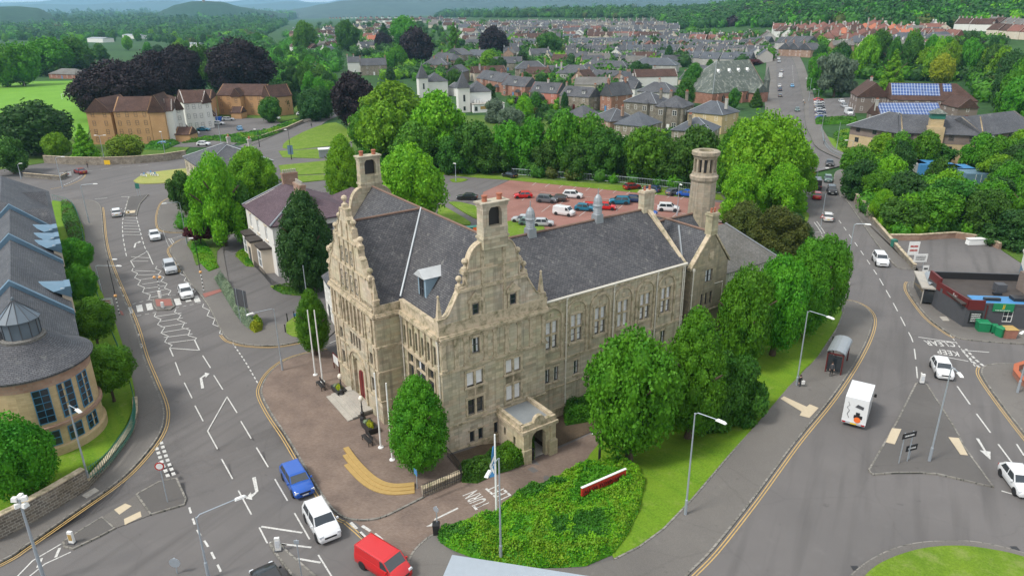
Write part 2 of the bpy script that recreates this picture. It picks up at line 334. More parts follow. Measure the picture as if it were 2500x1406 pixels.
for n,c in dict(white=(.72,.73,.74),blue=(.01,.09,.42),red=(.55,.012,.015),black=(.014,.014,.016),grey=(.12,.13,.145),silver=(.42,.44,.46),darkblue=(.02,.045,.12),maroon=(.22,.008,.012),teal=(.01,.16,.26),lightblue=(.12,.36,.62),pearl=(.62,.6,.58),brown=(.06,.045,.04),green=(.1,.17,.15)).items():paint(n,c,.0)
x=N('solar',.2,.6);b=x.n('ShaderNodeTexBrick',{'Vector':x.wallvec(),'Color1':(.035,.07,.2,1),'Color2':(.05,.1,.27,1),'Mortar':(.55,.6,.66,1),'Scale':1,'Mortar Size':.05,'Brick Width':1.0,'Row Height':1.5},offset=0);x.col(b.outputs[0]);M['solar']=x.m
def leaf(n,c1,c2,sc_=.5,tr=.2):
    x=N(n,.6,.25);oi=x.n('ShaderNodeObjectInfo');r=oi.outputs['Random']
    c=x.mix(x.ramp(x.noise(sc_,5,.7),[(.32,0),(.68,1)]),c1,c2)
    hs=x.n('ShaderNodeHueSaturation',{'Color':c,'Hue':x.n('ShaderNodeMapRange',{0:r,3:.488,4:.512}).outputs[0],'Value':x.n('ShaderNodeMapRange',{0:r,3:.82,4:1.16}).outputs[0]})
    x.col(hs.outputs[0]);o=x.t.nodes['Material Output'];t=x.n('ShaderNodeBsdfTranslucent',{'Color':hs.outputs[0]});ms=x.n('ShaderNodeMixShader',{0:tr})
    x.l(x.b.outputs[0],ms.inputs[1]);x.l(t.outputs[0],ms.inputs[2]);x.l(ms.outputs[0],o.inputs[0]);M[n]=x.m
leaf('leaf_bright',(.075,.24,.005),(.21,.42,.012),.6);leaf('leaf_green',(.035,.165,.006),(.11,.3,.012),.5);leaf('leaf_mid',(.022,.105,.008),(.075,.2,.018),.5)
leaf('leaf_dark',(.018,.075,.014),(.045,.12,.018),.5);leaf('leaf_purple',(.011,.006,.009),(.024,.012,.016),.6,.05);leaf('leaf_maroon',(.06,.01,.016),(.1,.02,.025),.6,.1)
leaf('leaf_yellow',(.2,.27,.01),(.36,.38,.015),.6);leaf('leaf_grey',(.1,.16,.1),(.18,.25,.16),.5);leaf('leaf_olive',(.05,.075,.01),(.1,.12,.018),.5)
plain('zinc_pale',(.24,.34,.42),.5,.4,0,.15,1);plain('lead_pale',(.48,.5,.51),.5,.4,0,.2,1.2)
plain('lantern_grey',(.1,.13,.16),.4,.5,0,.15,1)
leaf('leaf_lime',(.1,.22,.008),(.2,.32,.015),.9);leaf('leaf_pale',(.2,.28,.17),(.32,.38,.25),2)
# ---------------- ground ----------------
def struct(o,kind='structure'): o['kind']=kind;return o
def terrain():
    ys=[-140,-80,-30,20,70,120,170,210]+list(np.geomspace(222,14000,150));As=np.linspace(-1.5,1.5,130)
    v=[];f=[]
    for y in ys:
        for a in As:
            x=a*(y+330) if y<400 else a*y*1.825
            v.append((x,y,hz(x,y)-(.03 if y>215 else 1.5 if 25<y<105 else .3)))
    n=len(As)
    for i in range(len(ys)-1):
        for j in range(n-1):f.append((i*n+j,i*n+j+1,(i+1)*n+j+1,(i+1)*n+j))
    m=MB();m.v=v;m.f=f;m.mi=[0]*len(f);struct(m.obj('ground',M['terrain'],smooth=True))
terrain()
_zc=[0]
def slab(name,pts,mat,z1,z0=-.02,world=False):
    _zc[0]+=1;z1+=_zc[0]*.0008 if z1>.013 else 0;m=MB();m.prism(pts if world else GP(pts),z0,z1);return struct(m.obj(name,M[mat]))

# kerbs traced along the roads: world curves
K={}
def C(name,s,n=4): K[name]=sm(GP(s),n);return K[name]
west=C('west',[(-260,1500),(0,1372),(60,1335),(180,1252),(290,1174),(350,1114),(388,1062),(400,1022),(396,985),(374,930),(350,870),(330,800),(300,725),(266,640),(253,580),(248,520),(242,500),(222,490),(190,488),(165,489)])
plaza=C('plaza',[(800,856),(760,862),(700,880),(662,908),(643,938),(640,965),(664,1012),(702,1068),(752,1152),(792,1216),(818,1248),(850,1267),(900,1270),(940,1261),(990,1237),(1035,1214)])
mid=C('mid',[(800,826),(737,834),(676,844),(615,843),(574,835),(546,816),(505,741),(464,690),(432,640),(416,612),(430,595),(457,583),(512,579),(546,580)])
north=C('north',[(478,564),(430,567),(396,562),(387,545),(388,520),(396,498),(408,488),(425,480)])
east=C('east',[(900,1480),(940,1400),(990,1398)] if 0 else [(1600,1490),(1675,1406),(1740,1340),(1840,1215),(1940,1080),(2030,970),(2090,880),(2122,815),(2128,775),(2110,750),(2080,737),(2052,735)])
eastn=C('eastn',[(2050,702),(2074,697),(2066,672),(2045,635),(2020,595),(2005,578)])
eastm=C('eastm',[(1975,546),(1975,520),(1976,480),(1960,440),(1957,400),(1950,378),(1936,344),(1912,292),(1908,241),(1896,206)])
rnb=C('rnb',[(1975,100),(1936,148),(1950,193),(1960,241),(1967,303),(1979,334),(1998,365),(2018,382),(2063,390)],4)
rn=C('rn',[(2070,412),(2045,418),(2037,430),(2037,455),(2048,475),(2068,492),(2103,542),(2135,588),(2181,645),(2200,656),(2230,658)])
pub=C('pub',[(2240,688),(2222,690),(2217,698),(2222,718),(2262,772),(2300,803),(2335,824),(2380,832),(2510,842)])
se=C('se',[(2520,893),(2450,889),(2410,893),(2397,905),(2402,925),(2440,980),(2500,1058),(2560,1130)])
# pavements
slab('pavement',west+GP([(130,475),(175,500),(205,560),(215,640),(250,720),(285,800),(318,900),(330,960),(328,1010),(310,1060),(270,1120),(215,1190),(100,1262),(0,1318),(-260,1440)]),'pavement',.1,world=True)
slab('plaza_paving',plaza+GP([(1130,1166),(1095,1108),(960,1010),(830,880)]),'pavers',.1,world=True)
slab('pavement',mid+GP([(546,620),(560,700),(620,800),(700,790),(760,760),(830,740),(840,790)]),'pavement',.1,world=True)
slab('pavement',north+GP([(440,400),(520,400),(520,564)]),'pavement',.1,world=True)
slab('pavement',east+GP([(2050,745),(2056,765),(2042,805),(1998,872),(1925,955),(1860,1026),(1780,1114),(1690,1220),(1620,1293),(1560,1337),(1500,1367),(1420,1388),(1250,1390),(1120,1360),(1078,1328),(1066,1303),(1040,1318),(1010,1348),(996,1380),(1000,1420),(1080,1500)]),'pavement',.1,world=True)
slab('pavement',eastn+GP([(1985,575),(1990,620),(2025,690)]),'pavement',.1,world=True)
slab('pavement',rn+GP([(2258,678),(2240,668),(2170,585),(2116,526),(2072,478),(2062,440),(2075,425)]),'pavement',.1,world=True)
slab('pavement',pub+GP([(2520,700),(2330,700),(2256,680)]),'pavement',.1,world=True)
slab('pavement',se+GP([(2700,1130),(2700,893)]),'pavement',.1,world=True)
def strip(name,L,R,mat,z):
    n=min(len(L),len(R));m=MB();m.add([(*p,z+hz(*p)) for p in L[:n]]+[(*p,z+hz(*p)) for p in R[:n]],[(i,i+1,n+i+1,n+i) for i in range(n-1)]);return struct(m.obj(name,M[mat]))
def res(c,n):   # resample a curve to n points
    d=[0]
    for a,b in zip(c,c[1:]):d.append(d[-1]+math.dist(a,b))
    o=[];j=0
    for i in range(n):
        t=d[-1]*i/(n-1)
        while j<len(d)-2 and d[j+1]<t:j+=1
        k=(t-d[j])/max(1e-9,d[j+1]-d[j]);o.append((c[j][0]+(c[j+1][0]-c[j][0])*k,c[j][1]+(c[j+1][1]-c[j][1])*k))
    return o
# long street climbing away to the north east, its pavements draped on the land
RL=GP([(1885,112),(1894,138),(1896,206),(1902,250),(1912,292),(1934,344),(1950,378),(1950,430)]);RR=GP([(1905,112),(1936,148),(1950,193),(1960,241),(1967,303),(1979,334),(1998,365),(2075,400)])
L=res(sm(RL),60);Rr=res(sm(RR),60)
strip('street',L,Rr,'asphalt',.03)
strip('footpath',L,off(L,-6),'pavement',.17);strip('footpath',off(Rr,5),Rr,'pavement',.21)
A1=res(sm(GP([(560,375),(640,345),(700,318),(770,290),(812,272),(812,255)])),40);A2=res(sm(GP([(690,388),(720,355),(760,325),(800,295),(835,280),(840,262)])),40)
strip('street',A1,A2,'asphalt',.05);strip('footpath',off(A1,3),A1,'pavement',.17)
slab('street',[(560,372),(690,342),(840,330),(900,372),(960,400),(800,416),(600,420),(470,410)],'asphalt',.02)
# greens
from mathutils.geometry import delaunay_2d_cdt
def drape(name,pts,mat,z1,step=1.,box=None):   # polygon laid over uneven ground
    P_=[Vector(p) for p in pts];n=len(P_);x0,x1=min(p[0] for p in pts),max(p[0] for p in pts);y0,y1=min(p[1] for p in pts),max(p[1] for p in pts)
    if box:x0,x1,y0,y1=box
    g=[Vector((x,y)) for x in np.arange(x0+.5,x1,step) for y in np.arange(y0+.5,y1,step) if abs(hz(x,y))>1e-4 or abs(hz(x+2,y+2))>1e-4]
    v,e,f,a,b,c=delaunay_2d_cdt(P_+g,[],[list(range(n))],1,1e-4)
    m=MB();_zc[0]+=1;q=z1+(_zc[0]*.0008 if z1>.013 else 0);m.add([(p.x,p.y,q+hz(p.x,p.y)) for p in v],[tuple(t) for t in f]);return struct(m.obj(name,M[mat]))
def green(name,pts,mat='lawn',z=.14,c=0): return slab(name,sm(GP(pts+[pts[0]]),c)[:-1] if c else pts,mat,z,world=bool(c))
drape('road',[(-170,-60),(110,-60),(110,150),(30,190),(-60,205),(-170,205)],'asphalt',.0,1.5,(-10,40,30,100))
_lw=[(1500,1367),(1560,1337),(1620,1293),(1690,1220),(1780,1114),(1860,1026),(1925,955),(1998,872),(2042,805),(2062,760),(2056,715),(2025,690),(1985,640),(1900,600),(1780,640),(1780,820),(1600,960),(1480,1062),(1440,1110),(1400,1180)]
drape('lawn',GP(_lw),'lawn',.08)
green('lawn',[(175,500),(205,560),(215,640),(250,720),(285,800),(318,900),(330,960),(328,1008),(308,1052),(270,1108),(215,1165),(100,1232),(-60,1310),(-260,1400),(-260,1000),(0,700),(130,495)],z=.5)
green('roundabout_green',[(326,443),(345,430),(375,422),(420,416),(470,412),(520,415),(520,432),(470,440),(430,446),(380,449),(340,449)],'dry_grass',.15,3)
green('verge',[(457,600),(470,585),(540,580),(556,592),(530,615),(530,650),(500,640),(480,650),(470,620)],'rough_grass',.15,2)
green('verge',[(700,790),(730,770),(760,780),(770,820),(730,826),(700,815)],'grass',.15,2)
green('verge',[(660,700),(700,695),(750,700),(768,712),(740,722),(690,716)],'grass',.15,2)
green('verge',[(780,395),(850,388),(1000,380),(1100,425),(1240,432),(1500,452),(1760,478),(1770,490),(1500,466),(1240,440),(1170,435),(1060,425),(900,420),(690,430),(680,405)],'grass',.12)
green('verge',[(1095,495),(1125,495),(1190,512),(1232,518),(1180,538),(1140,524)],'grass',.15,2)
green('verge',[(1225,548),(1250,540),(1310,548),(1330,560),(1290,590),(1230,575)],'grass',.15,2)
green('verge',[(1098,440),(1120,436),(1142,440),(1125,446),(1105,446)],'grass',.15,2)
green('verge',[(1075,500),(1110,520),(1150,545),(1130,550),(1070,530)],'grass',.15,2)
green('verge',[(680,440),(700,432),(790,428),(800,440),(700,450)],'grass',.15)
green('verge',[(1880,530),(1965,515),(1972,540),(1935,560)],'grass',.15,2)
green('green_corner',[(690,362),(700,345),(760,315),(820,300),(860,330),(850,350),(780,360),(720,366)],'grass',.1,3)
green('green_corner',[(680,370),(780,364),(850,354),(858,372),(780,388),(690,385)],'grass',.1)
# wooded ground: left, middle belt, right
green('woodland_floor',[(-300,560),(-100,430),(110,398),(450,372),(480,345),(560,340),(640,310),(780,275),(700,235),(-300,235)],'rough_grass',.06)
green('woodland_floor',[(860,395),(1060,423),(1240,430),(1500,450),(1760,476),(1965,500),(1950,400),(1900,300),(1700,270),(860,290)],'rough_grass',.09)
green('woodland_floor',[(2066,440),(2120,526),(2175,585),(2330,578),(2420,595),(2520,660),(2900,640),(2600,300),(2280,290),(2080,390)],'rough_grass',.09)
green('woodland_floor',[(425,480),(500,564),(546,576),(620,560),(640,470),(520,405)],'rough_grass',.13)
green('lawn',[(2000,330),(2040,342),(2075,378),(2060,388),(2030,378),(2005,355)],'lawn',.15,2)
green('sports_field',[(-500,420),(0,392),(60,360),(215,330),(225,255),(190,198),(-60,205),(-500,215)],'pitch',.15)
# red car park, grey apron, pub car park, care-home car park
green('car_park',[(1245,441),(1500,466),(1700,487),(1850,510),(1850,640),(1300,640),(1200,560),(1165,535),(1190,530),(1235,520),(1172,500),(1180,470)],'pavers_red',.06)
green('forecourt',[(1060,427),(1170,437),(1243,441),(1180,470),(1172,500),(1100,490),(1060,470)],'asphalt',.05)
green('car_park',[(2180,590),(2330,583),(2425,598),(2520,668),(2520,700),(2330,692),(2256,677)],'asphalt',.1)
green('car_park',[(1975,245),(2075,240),(2090,290),(2020,300),(1985,318),(1975,290)],'asphalt',.15)
green('flats_car_park',[(415,360),(470,330),(530,295),(600,290),(665,290),(690,305),(620,330),(560,360)],'asphalt',.12)
drape('access_road',GP([(815,1250),(850,1269),(900,1272),(940,1263),(990,1239),(1035,1216),(1130,1168),(1310,1117),(1440,1060),(1500,1010),(1560,960),(1600,985),(1490,1085),(1450,1150),(1340,1195),(1245,1250),(1200,1272),(1120,1284),(1066,1303),(1040,1316),(1010,1346),(994,1380),(930,1330),(870,1276)]),'pavers',.012)
green('service_yard',[(1030,1214),(1130,1166),(1095,1108),(1010,1150)],'pavers',.11)
drape('soil',GP([(1130,1172),(1098,1112),(1250,1046),(1330,986),(1450,930),(1560,895),(1600,940),(1500,1003),(1440,1056),(1310,1113)]),'soil',.03)
# traffic islands
def isle(pts,mat='pavement',c=0,z=.12):
    p=sm(GP(pts+[pts[0]]),c)[:-1] if c else GP(pts)
    m=MB();m.prism(p,-.02,z);struct(m.obj('traffic_island',M[mat]));m=MB();ribbon(m,p+[p[0]],.16,z+.02,.14);struct(m.obj('kerb',M['kerb']))
isle([(2236,938),(2246,933),(2262,940),(2288,980),(2330,1046),(2354,1093),(2424,1190),(2327,1167),(2288,1158),(2249,1155),(2190,1155),(2129,1159),(2121,1149),(2190,1030)],'asphalt_dark')
isle([(155,1324),(186,1303),(249,1264)]+[(280,1291),(240,1312),(179,1341),(158,1336)],'asphalt_dark')
isle([(334,1208),(388,1178),(431,1169),(454,1220),(450,1233),(369,1257)],'asphalt_dark')
slab('traffic_island',[(249,1264),(334,1208),(369,1257),(280,1291)],'pavement',.03)
isle([(660,1330),(668,1324),(680,1326),(702,1349),(768,1406),(820,1460),(760,1460),(714,1406),(672,1350)],'pavement')
isle([(375,731),(418,729),(426,750),(416,757),(384,758),(376,746)],'pavement')
isle([(323,480),(341,479),(362,476),(341,499),(336,514),(333,528),(304,528),(314,485)],'asphalt_dark')
c0=G(2327,1500);rc=math.dist(c0,G(2288,1324));m=MB();p=[]
arc=sm(GP([(2030,1470),(2082,1404),(2141,1361),(2211,1334),(2288,1324),(2385,1326),(2500,1353),(2640,1410)]),6)
slab('roundabout_edge',arc+GP([(2640,1600),(2030,1600)]),'pavement',.1,world=True)
arc2=sm(GP([(2060,1480),(2117,1404),(2172,1369),(2249,1345),(2327,1338),(2400,1344),(2500,1366),(2640,1425)]),6)
slab('roundabout_green',arc2+GP([(2640,1600),(2060,1600)]),'grass',.25,world=True)
m=MB()
for k in ('west','plaza','mid','north','east','eastn','rn','pub','se'):ribbon(m,K[k],.16,.13,.15)
ribbon(m,arc,.18,.13,.15);ribbon(m,sm(GP([(1066,1303),(1040,1318),(1010,1348),(996,1380),(1000,1420),(1080,1500)])),.16,.13,.15)
ribbon(m,GP([(1500,1367),(1560,1337),(1620,1293),(1690,1220),(1780,1114),(1860,1026),(1925,955),(1998,872),(2042,805),(2062,760),(2056,715)]),.14,.16,.1)
struct(m.obj('kerb',M['kerb']))
# raised tactile blocks and worn patches
slab('tactile_paving',[(1912,983),(1992,1002),(1968,1022),(1908,990)],'buff_tactile',.107,.05) if 0 else None
def patch(name,pts,mat,z,z0=.02): return slab(name,pts,mat,z,z0)
patch('tactile_paving',[(1904,985),(1912,980),(1969,996),(1976,990),(1998,998),(1976,1022),(1952,1016),(1957,1007)],'buff_tactile',.105)
patch('tactile_paving',[(2177,1048),(2200,1050),(2184,1087),(2162,1082)],'buff_tactile',.126);patch('tactile_paving',[(2315,1070),(2340,1072),(2362,1114),(2344,1112)],'buff_tactile',.126)
patch('tactile_paving',[(379,733),(417,732),(422,748),(383,750)],'red_tactile',.125);patch('tactile_paving',[(495,719),(540,707),(543,713),(500,728)],'red_tactile',.105)
patch('tactile_paving',[(293,760),(299,762),(303,772),(296,770)],'red_tactile',.105);patch('tactile_paving',[(308,517),(331,515),(330,521),(307,524)],'buff_tactile',.125)
patch('tactile_paving',[(279,1245),(306,1230),(322,1236),(292,1257)],'buff_tactile',.035);patch('tactile_paving',[(303,1268),(343,1249),(346,1262),(305,1282)],'buff_tactile',.035)
patch('paving_patch',[(200,1212),(232,1193),(243,1200),(212,1219)],'concrete',.104);patch('paving_patch',[(2293,775),(2310,775),(2318,785),(2302,785)],'concrete',.104)
# steps of yellow brick on the plaza
s0=sm(GP([(850,1096),(880,1135),(920,1172),(960,1187),(1012,1184)]),5)
for i in range(3):
    m=MB();c=off(s0,-.42*i-.2);ribbon(m,c[i*2:],.5,.3-.06*i,.3);struct(m.obj('step',M['step_yellow']))
# ---------------- road markings ----------------
mk=MB()
def line(pts,w=.12,z=.02,px=True): ribbon(mk,GP(pts) if px else pts,w,z)
def dash(pts,on,gap,w=.12,z=.02,o=0.,px=True):
    c=sm(GP(pts),8) if px else pts;d=[0]
    for a,b in zip(c,c[1:]):d.append(d[-1]+math.dist(a,b))
    def at(t):
        for j in range(len(c)-1):
            if d[j+1]>=t:
                k=(t-d[j])/max(1e-9,d[j+1]-d[j]);return (c[j][0]+(c[j+1][0]-c[j][0])*k,c[j][1]+(c[j+1][1]-c[j][1])*k)
        return c[-1]
    t=o
    while t+on<=d[-1]:
        ribbon(mk,[at(t),at(t+on/2),at(t+on)],w,z);t+=on+gap
for a in [((428,884),(440,916)),((450,934),(469,972)),((476,990),(496,1028)),((541,1120),(568,1169)),((495,868),(514,898)),((522,916),(544,951)),((588,1028),(613,1070)),((626,1092),(655,1140)),((671,1169),(702,1222)),((719,1252),(756,1316)),((777,1354),(812,1410)),((582,1197),(614,1256)),((554,968),(579,1008)),((507,1052),(531,1096)),((554,969),(507,1052)),((633,1287),(653,1326)),((662,1323),(700,1330))]:line(a)
line([(638,1285),(738,1300)],.18);line([(658,1324),(760,1336)],.18);line([(726,1363),(783,1373)],.18)
dash([(408,720),(428,760),(430,884)],.01,9) if 0 else None
# zigzags around the crossing
def zig(c,n,w=.12,amp=.32):
    c=res(sm(GP(c)),n+1)
    o=[c[0]]
    for i in range(n):
        a,b=c[i],c[i+1];x,y=b[0]-a[0],b[1]-a[1];l=math.hypot(x,y);s=amp if i%2 else -amp
        o.append(((a[0]+b[0])/2-y/l*s+x*.2,(a[1]+b[1])/2+x/l*s+y*.2))
    o.append(c[-1]);ribbon(mk,o,w,.02)
zig([(277,670),(290,705),(305,747)],8);zig([(315,775),(330,810),(348,862)],7);zig([(433,646),(452,680),(474,715)],8);zig([(497,742),(515,775),(545,816)],7)
zig([(325,655),(345,700),(372,733)],9);zig([(383,650),(398,685),(418,722)],9);zig([(380,765),(395,800),(415,848)],8);zig([(430,755),(445,790),(476,830)],8)
for a,b in [((330,661),(380,663)),((336,672),(386,670)),((342,683),(391,677)),((347,694),(396,687)),((352,705),(402,698)),((357,716),(408,706)),((362,728),(412,717)),((381,773),(443,764)),((388,786),(447,776)),((392,799),(456,789)),((396,812),(461,801)),((400,824),(470,815)),((405,838),(475,829)),((415,850),(485,855)),((322,638),(362,638)),((320,627),(366,630))]:line((a,b),.16)
line([(319,637),(360,614)],.14);line([(360,614),(374,646)],.14);line([(319,637),(328,653)],.14);line([(414,849),(423,870)],.14);line([(475,830),(487,855)],.14)
for y in range(531,575,7):
    k=(y-531)/44;line([(301-3*k+3,y),(334+9*k,y+1)],.16)
dash([(314,482),(301,530),(300,575),(310,632)],2,1.2,.14);dash([(333,530),(341,560),(352,600),(362,620)],2,1.2,.14);line([(363,475),(342,498),(336,515)],.14);line([(296,481),(315,481)],.2);line([(315,481),(312,497)],.14)
dash([(232,486),(300,481)],2.5,2,.2)
for x in (0,1,2):line([(312+23.5*x,756-5*x),(321+23.5*x,770-5*x)],.9) if 0 else None
for cx_,cy_ in ((316,758),(341,753),(365,749),(434,737),(458,729),(480,730)):
    g=G(cx_,cy_);g0=G(316,758);g1=G(480,728);ux,uy=(g1[0]-g0[0]),(g1[1]-g0[1]);l=math.hypot(ux,uy);ux/=l;uy/=l
    ribbon(mk,[(g[0]+uy*1.4,g[1]-ux*1.4),(g[0]-uy*1.4,g[1]+ux*1.4)],.75,.02)
dash([(306,747),(372,730)],.5,.45,.12);dash([(316,775),(384,762)],.5,.45,.12);dash([(420,722),(474,712)],.5,.45,.12);dash([(428,752),(496,738)],.5,.45,.12)
dash([(568,838),(600,885),(632,940)],.6,.45,.14);dash([(398,563),(408,592),(416,606)],.5,.4,.1);dash([(412,583),(424,600)],.4,.3,.2);dash([(418,583),(428,597)],.4,.3,.2);line([(414,584),(476,568)],.1);line([(805,838),(828,828),(850,824)],.12)
dash([(462,1238),(480,1290),(512,1340),(545,1406),(570,1450)],.9,.75,.16)
dash([(393,1078),(408,1120),(425,1160)],.5,.35,.3);dash([(382,1092),(398,1135),(412,1166)],.5,.35,.3) 
dash([(856,1275),(900,1318),(952,1350),(1000,1385)],1.0,.5,.26);dash([(884,1283),(930,1322),(990,1360)],1.0,.5,.26) if 0 else dash([(884,1283),(930,1315),(990,1378)],1.0,.5,.26)
line([(150,1327),(80,1368),(10,1440)],.12);line([(173,1347),(110,1376),(30,1440)],.12);line([(146,1337),(136,1360)],.2);line([(102,1362),(92,1385)],.2)
# east road
dash([(2147,680),(2178,735),(2212,800),(2230,840),(2240,925)],3,2,.13) ;dash([(2048,538),(2078,580),(2110,625),(2147,680)],2.2,2.6,.13);dash([(1935,160),(1940,240),(1950,330)],3,4,.13)
for a in [((2337,943),(2368,987)),((2384,1010),(2418,1056)),((2437,1084),(2475,1135)),((2482,1084),(2500,1112)),((2445,1198),(2480,1208)),((2242,823),(2332,836)),((2290,868),(2364,882)),((2348,855),(2415,860)),((2250,909),(2250,922))]:line(a,.15)
dash([(2320,818),(2345,850),(2385,900)],.6,.4,.12);dash([(2350,856),(2372,880),(2402,906)],.6,.35,.28);dash([(2358,852),(2382,878),(2408,898)],.6,.35,.28)
dash([(1988,543),(2000,560),(2008,573)],.5,.3,.2);dash([(1994,541),(2006,558),(2014,571)],.5,.3,.2);dash([(2006,575),(2030,605)],.5,.3,.12);line([(1985,567),(2006,567)],.12)
line([(1960,372),(1958,380),(1975,381)],.2);mk.add([(*q,.02) for q in GP([(1957,370),(1959,381),(1983,381),(1970,376)])],[(0,1,2,3)]);mk.add([(*q,.02) for q in GP([(1975,408),(1997,410),(1990,420),(1984,416)])],[(0,1,2,3)])
dash([(1983,381),(2030,386),(2070,393)],1.2,1,.2);dash([(2000,415),(2030,413)],2,1.5,.15);mk.add([(*q,.02) for q in GP([(1990,394),(2000,392),(2008,396),(1998,399)])],[(0,1,2,3)])
dash([(1918,208),(1930,210)],1,1,.3);dash([(1913,210),(1932,210)],.8,.8,.35)
# small roundabout approach, far left
dash([(200,420),(300,408),(380,402)],2.5,2,.14);dash([(150,455),(178,442),(200,428)],.6,.6,.25);dash([(560,372),(640,345),(720,318),(800,285)],2,3,.12);dash([(655,386),(690,382)],.7,.6,.5);dash([(650,391),(700,386)],.7,.6,.5)
# car park bay lines
for i in range(14):
    a=(1310+i*33,446+i*3.0);line([a,(a[0]-12,a[1]+9)],.1,.125)
for i in range(9):
    a=(1290+i*46,478+i*5);line([a,(a[0]-16,a[1]+13)],.1,.125);line([(a[0]+8,a[1]+20),(a[0]-14,a[1]+36)],.1,.125) if i%2 else None
line([(1320,470),(1480,487),(1640,505)],.1,.125);line([(1640,520),(1720,528)],.1,.125)
for i in range(5):line([(2027+i*2,262+i*9),(2040+i*2,263+i*9)],.15,.16)
struct(mk.obj('road_markings',M['white_paint']))
# arrows
def arrow(tail,head,kind,w=.22,z=.022):
    a,b=Vector(G(*tail)),Vector(G(*head));d=b-a;Ln=d.length;d/=Ln;n=Vector((-d.y,d.x));m=MB()
    T=lambda s,t:(*(a+d*s*Ln+n*t),z)
    if kind==0:m.add([T(0,-w*.6),T(0,w*.6),T(.6,w*.4),T(.6,-w*.4)],[(0,3,2,1)]);m.add([T(.6,-w*2),T(.6,w*2),T(1,0)],[(0,2,1)])
    else:
        k=kind
        m.add([T(0,-w*.7),T(0,w*.7),T(.62,w*.6),T(.62,-w*.6)],[(0,3,2,1)]);m.add([T(.62,-w*.6),T(.62,w*.6),T(.8,k*(-w*2.2)),T(.68,k*(-w*2.2))],[(0,1,2,3)]);m.add([T(.58,-k*w*2.2),T(.9,-k*w*2.2),T(.78,-k*w*4.4)],[(0,1,2)])
    struct(m.obj('road_arrow',M['white_paint']))
arrow((495,948),(488,908),1);arrow((620,1165),(632,1222),1);arrow((2386,1070),(2418,1122),0);arrow((328,605),(333,588),1,.2);arrow((1118,1240),(1026,1285),-1,.13)
def ybl(c,d,name='double_yellow_line'):
    m=MB();ribbon(m,c,.09,.02,0,d*.3);ribbon(m,c,.09,.02,0,d*.52);struct(m.obj(name,M['yellow_paint']))
ybl(west[:-14],-1);ybl(plaza[:45],-1);ybl(GP([(850,1267),(880,1292),(930,1338),(992,1392)]),-1);ybl(mid[:21],1);ybl(mid[30:],1);ybl(north,1);ybl(east[3:],-1);ybl(pub[4:25],-1);ybl(se[10:],-1)
ybl(res(sm(GP([(120,462),(165,452),(195,438),(205,425),(203,417)])),16),-1)
# lettering painted on the road: base-left corner, direction of reading, letter height
def letters(txt,p0,p1,hgt,z=.022,mat='white_paint',flip=1):
    a,b=Vector(G(*p0)),Vector(G(*p1));d=(b-a);cu=bpy.data.curves.new('road_lettering','FONT');cu.body=txt;cu.size=1;cu.fill_mode='FRONT';cu.space_character=1.1;cu.offset=.012
    o=link('road_lettering',cu);cu.materials.append(M[mat]);bpy.context.view_layer.update()
    wd=max(.1,o.dimensions.x);o=tomesh(o);o.location=(a.x,a.y,z);o.rotation_euler=(0,0,math.atan2(d.y,d.x));o.scale=(d.length/wd,hgt/.72,1);struct(o)
def c9(x,y): return (900+x/2.575,860+y/2.575)
def c7(x,y): return (1840+x/2.812,400+y/2.812)
letters('TURN',c9(765,955),c9(680,865),1.45,.026);letters('LEFT',c9(900,900),c9(812,825),1.35,.026)
letters('CLEAR',c7(1362,1222),c7(1165,1212),1.5);letters('KEEP',c7(1402,1290),c7(1255,1272),1.4)
# ---------------- building helpers (local coordinates of a building's Empty) ----------------
def TF(ox,oy,a):   # facade frame: s along, z up, d outward (to the right-hand side of the direction)
    c,s_=math.cos(a),math.sin(a)
    return lambda s,z,d=0.:(ox+c*s+s_*d,oy+s_*s-c*d,z)
def TM(T,s,z,d=0.):  # matrix of that frame at a point: local x along, -y outward, z up
    o=Vector(T(s,z,d));x=(Vector(T(s+1,z,d))-o);n=(o-Vector(T(s,z,d+1)))
    return Matrix(((x.x,n.x,0,o.x),(x.y,n.y,0,o.y),(0,0,1,o.z),(0,0,0,1)))
def wall(m,T,s0,s1,z0,z1,holes=(),dep=.3,d=0.):   # facade face with recessed openings (s,z,w,h): centre-bottom
    H=[(h[0]-h[2]/2,h[0]+h[2]/2,h[1],h[1]+h[3]) for h in holes]
    S=sorted({round(x,3) for x in [s0,s1]+[a for h in H for a in h[:2]] if s0<=x<=s1});Zs=sorted({round(x,3) for x in [z0,z1]+[a for h in H for a in h[2:]] if z0<=x<=z1})
    for i in range(len(Zs)-1):
        k=0
        while k<len(S)-1:
            def inh(k):
                cs,cz=(S[k]+S[k+1])/2,(Zs[i]+Zs[i+1])/2;return any(a<cs<b and c<cz<e for a,b,c,e in H)
            if inh(k):k+=1;continue
            j=k
            while j<len(S)-1 and not inh(j):j+=1
            m.add([T(S[k],Zs[i],d),T(S[j],Zs[i],d),T(S[j],Zs[i+1],d),T(S[k],Zs[i+1],d)],[(0,1,2,3)]);k=j
    for a,b,c,e in H:
        p=[(a,c),(b,c),(b,e),(a,e)]
        for i in range(4):
            q,r=p[i],p[(i+1)%4];m.add([T(*q,d),T(*q,d-dep),T(*r,d-dep),T(*r,d)],[(0,1,2,3)])
def band(m,T,s0,s1,z0,z1,d0,d1): # a moulding box standing out of a facade
    return m.ext(T,[(s0,z0),(s1,z0),(s1,z1),(s0,z1)],d0,d1)
WC={}
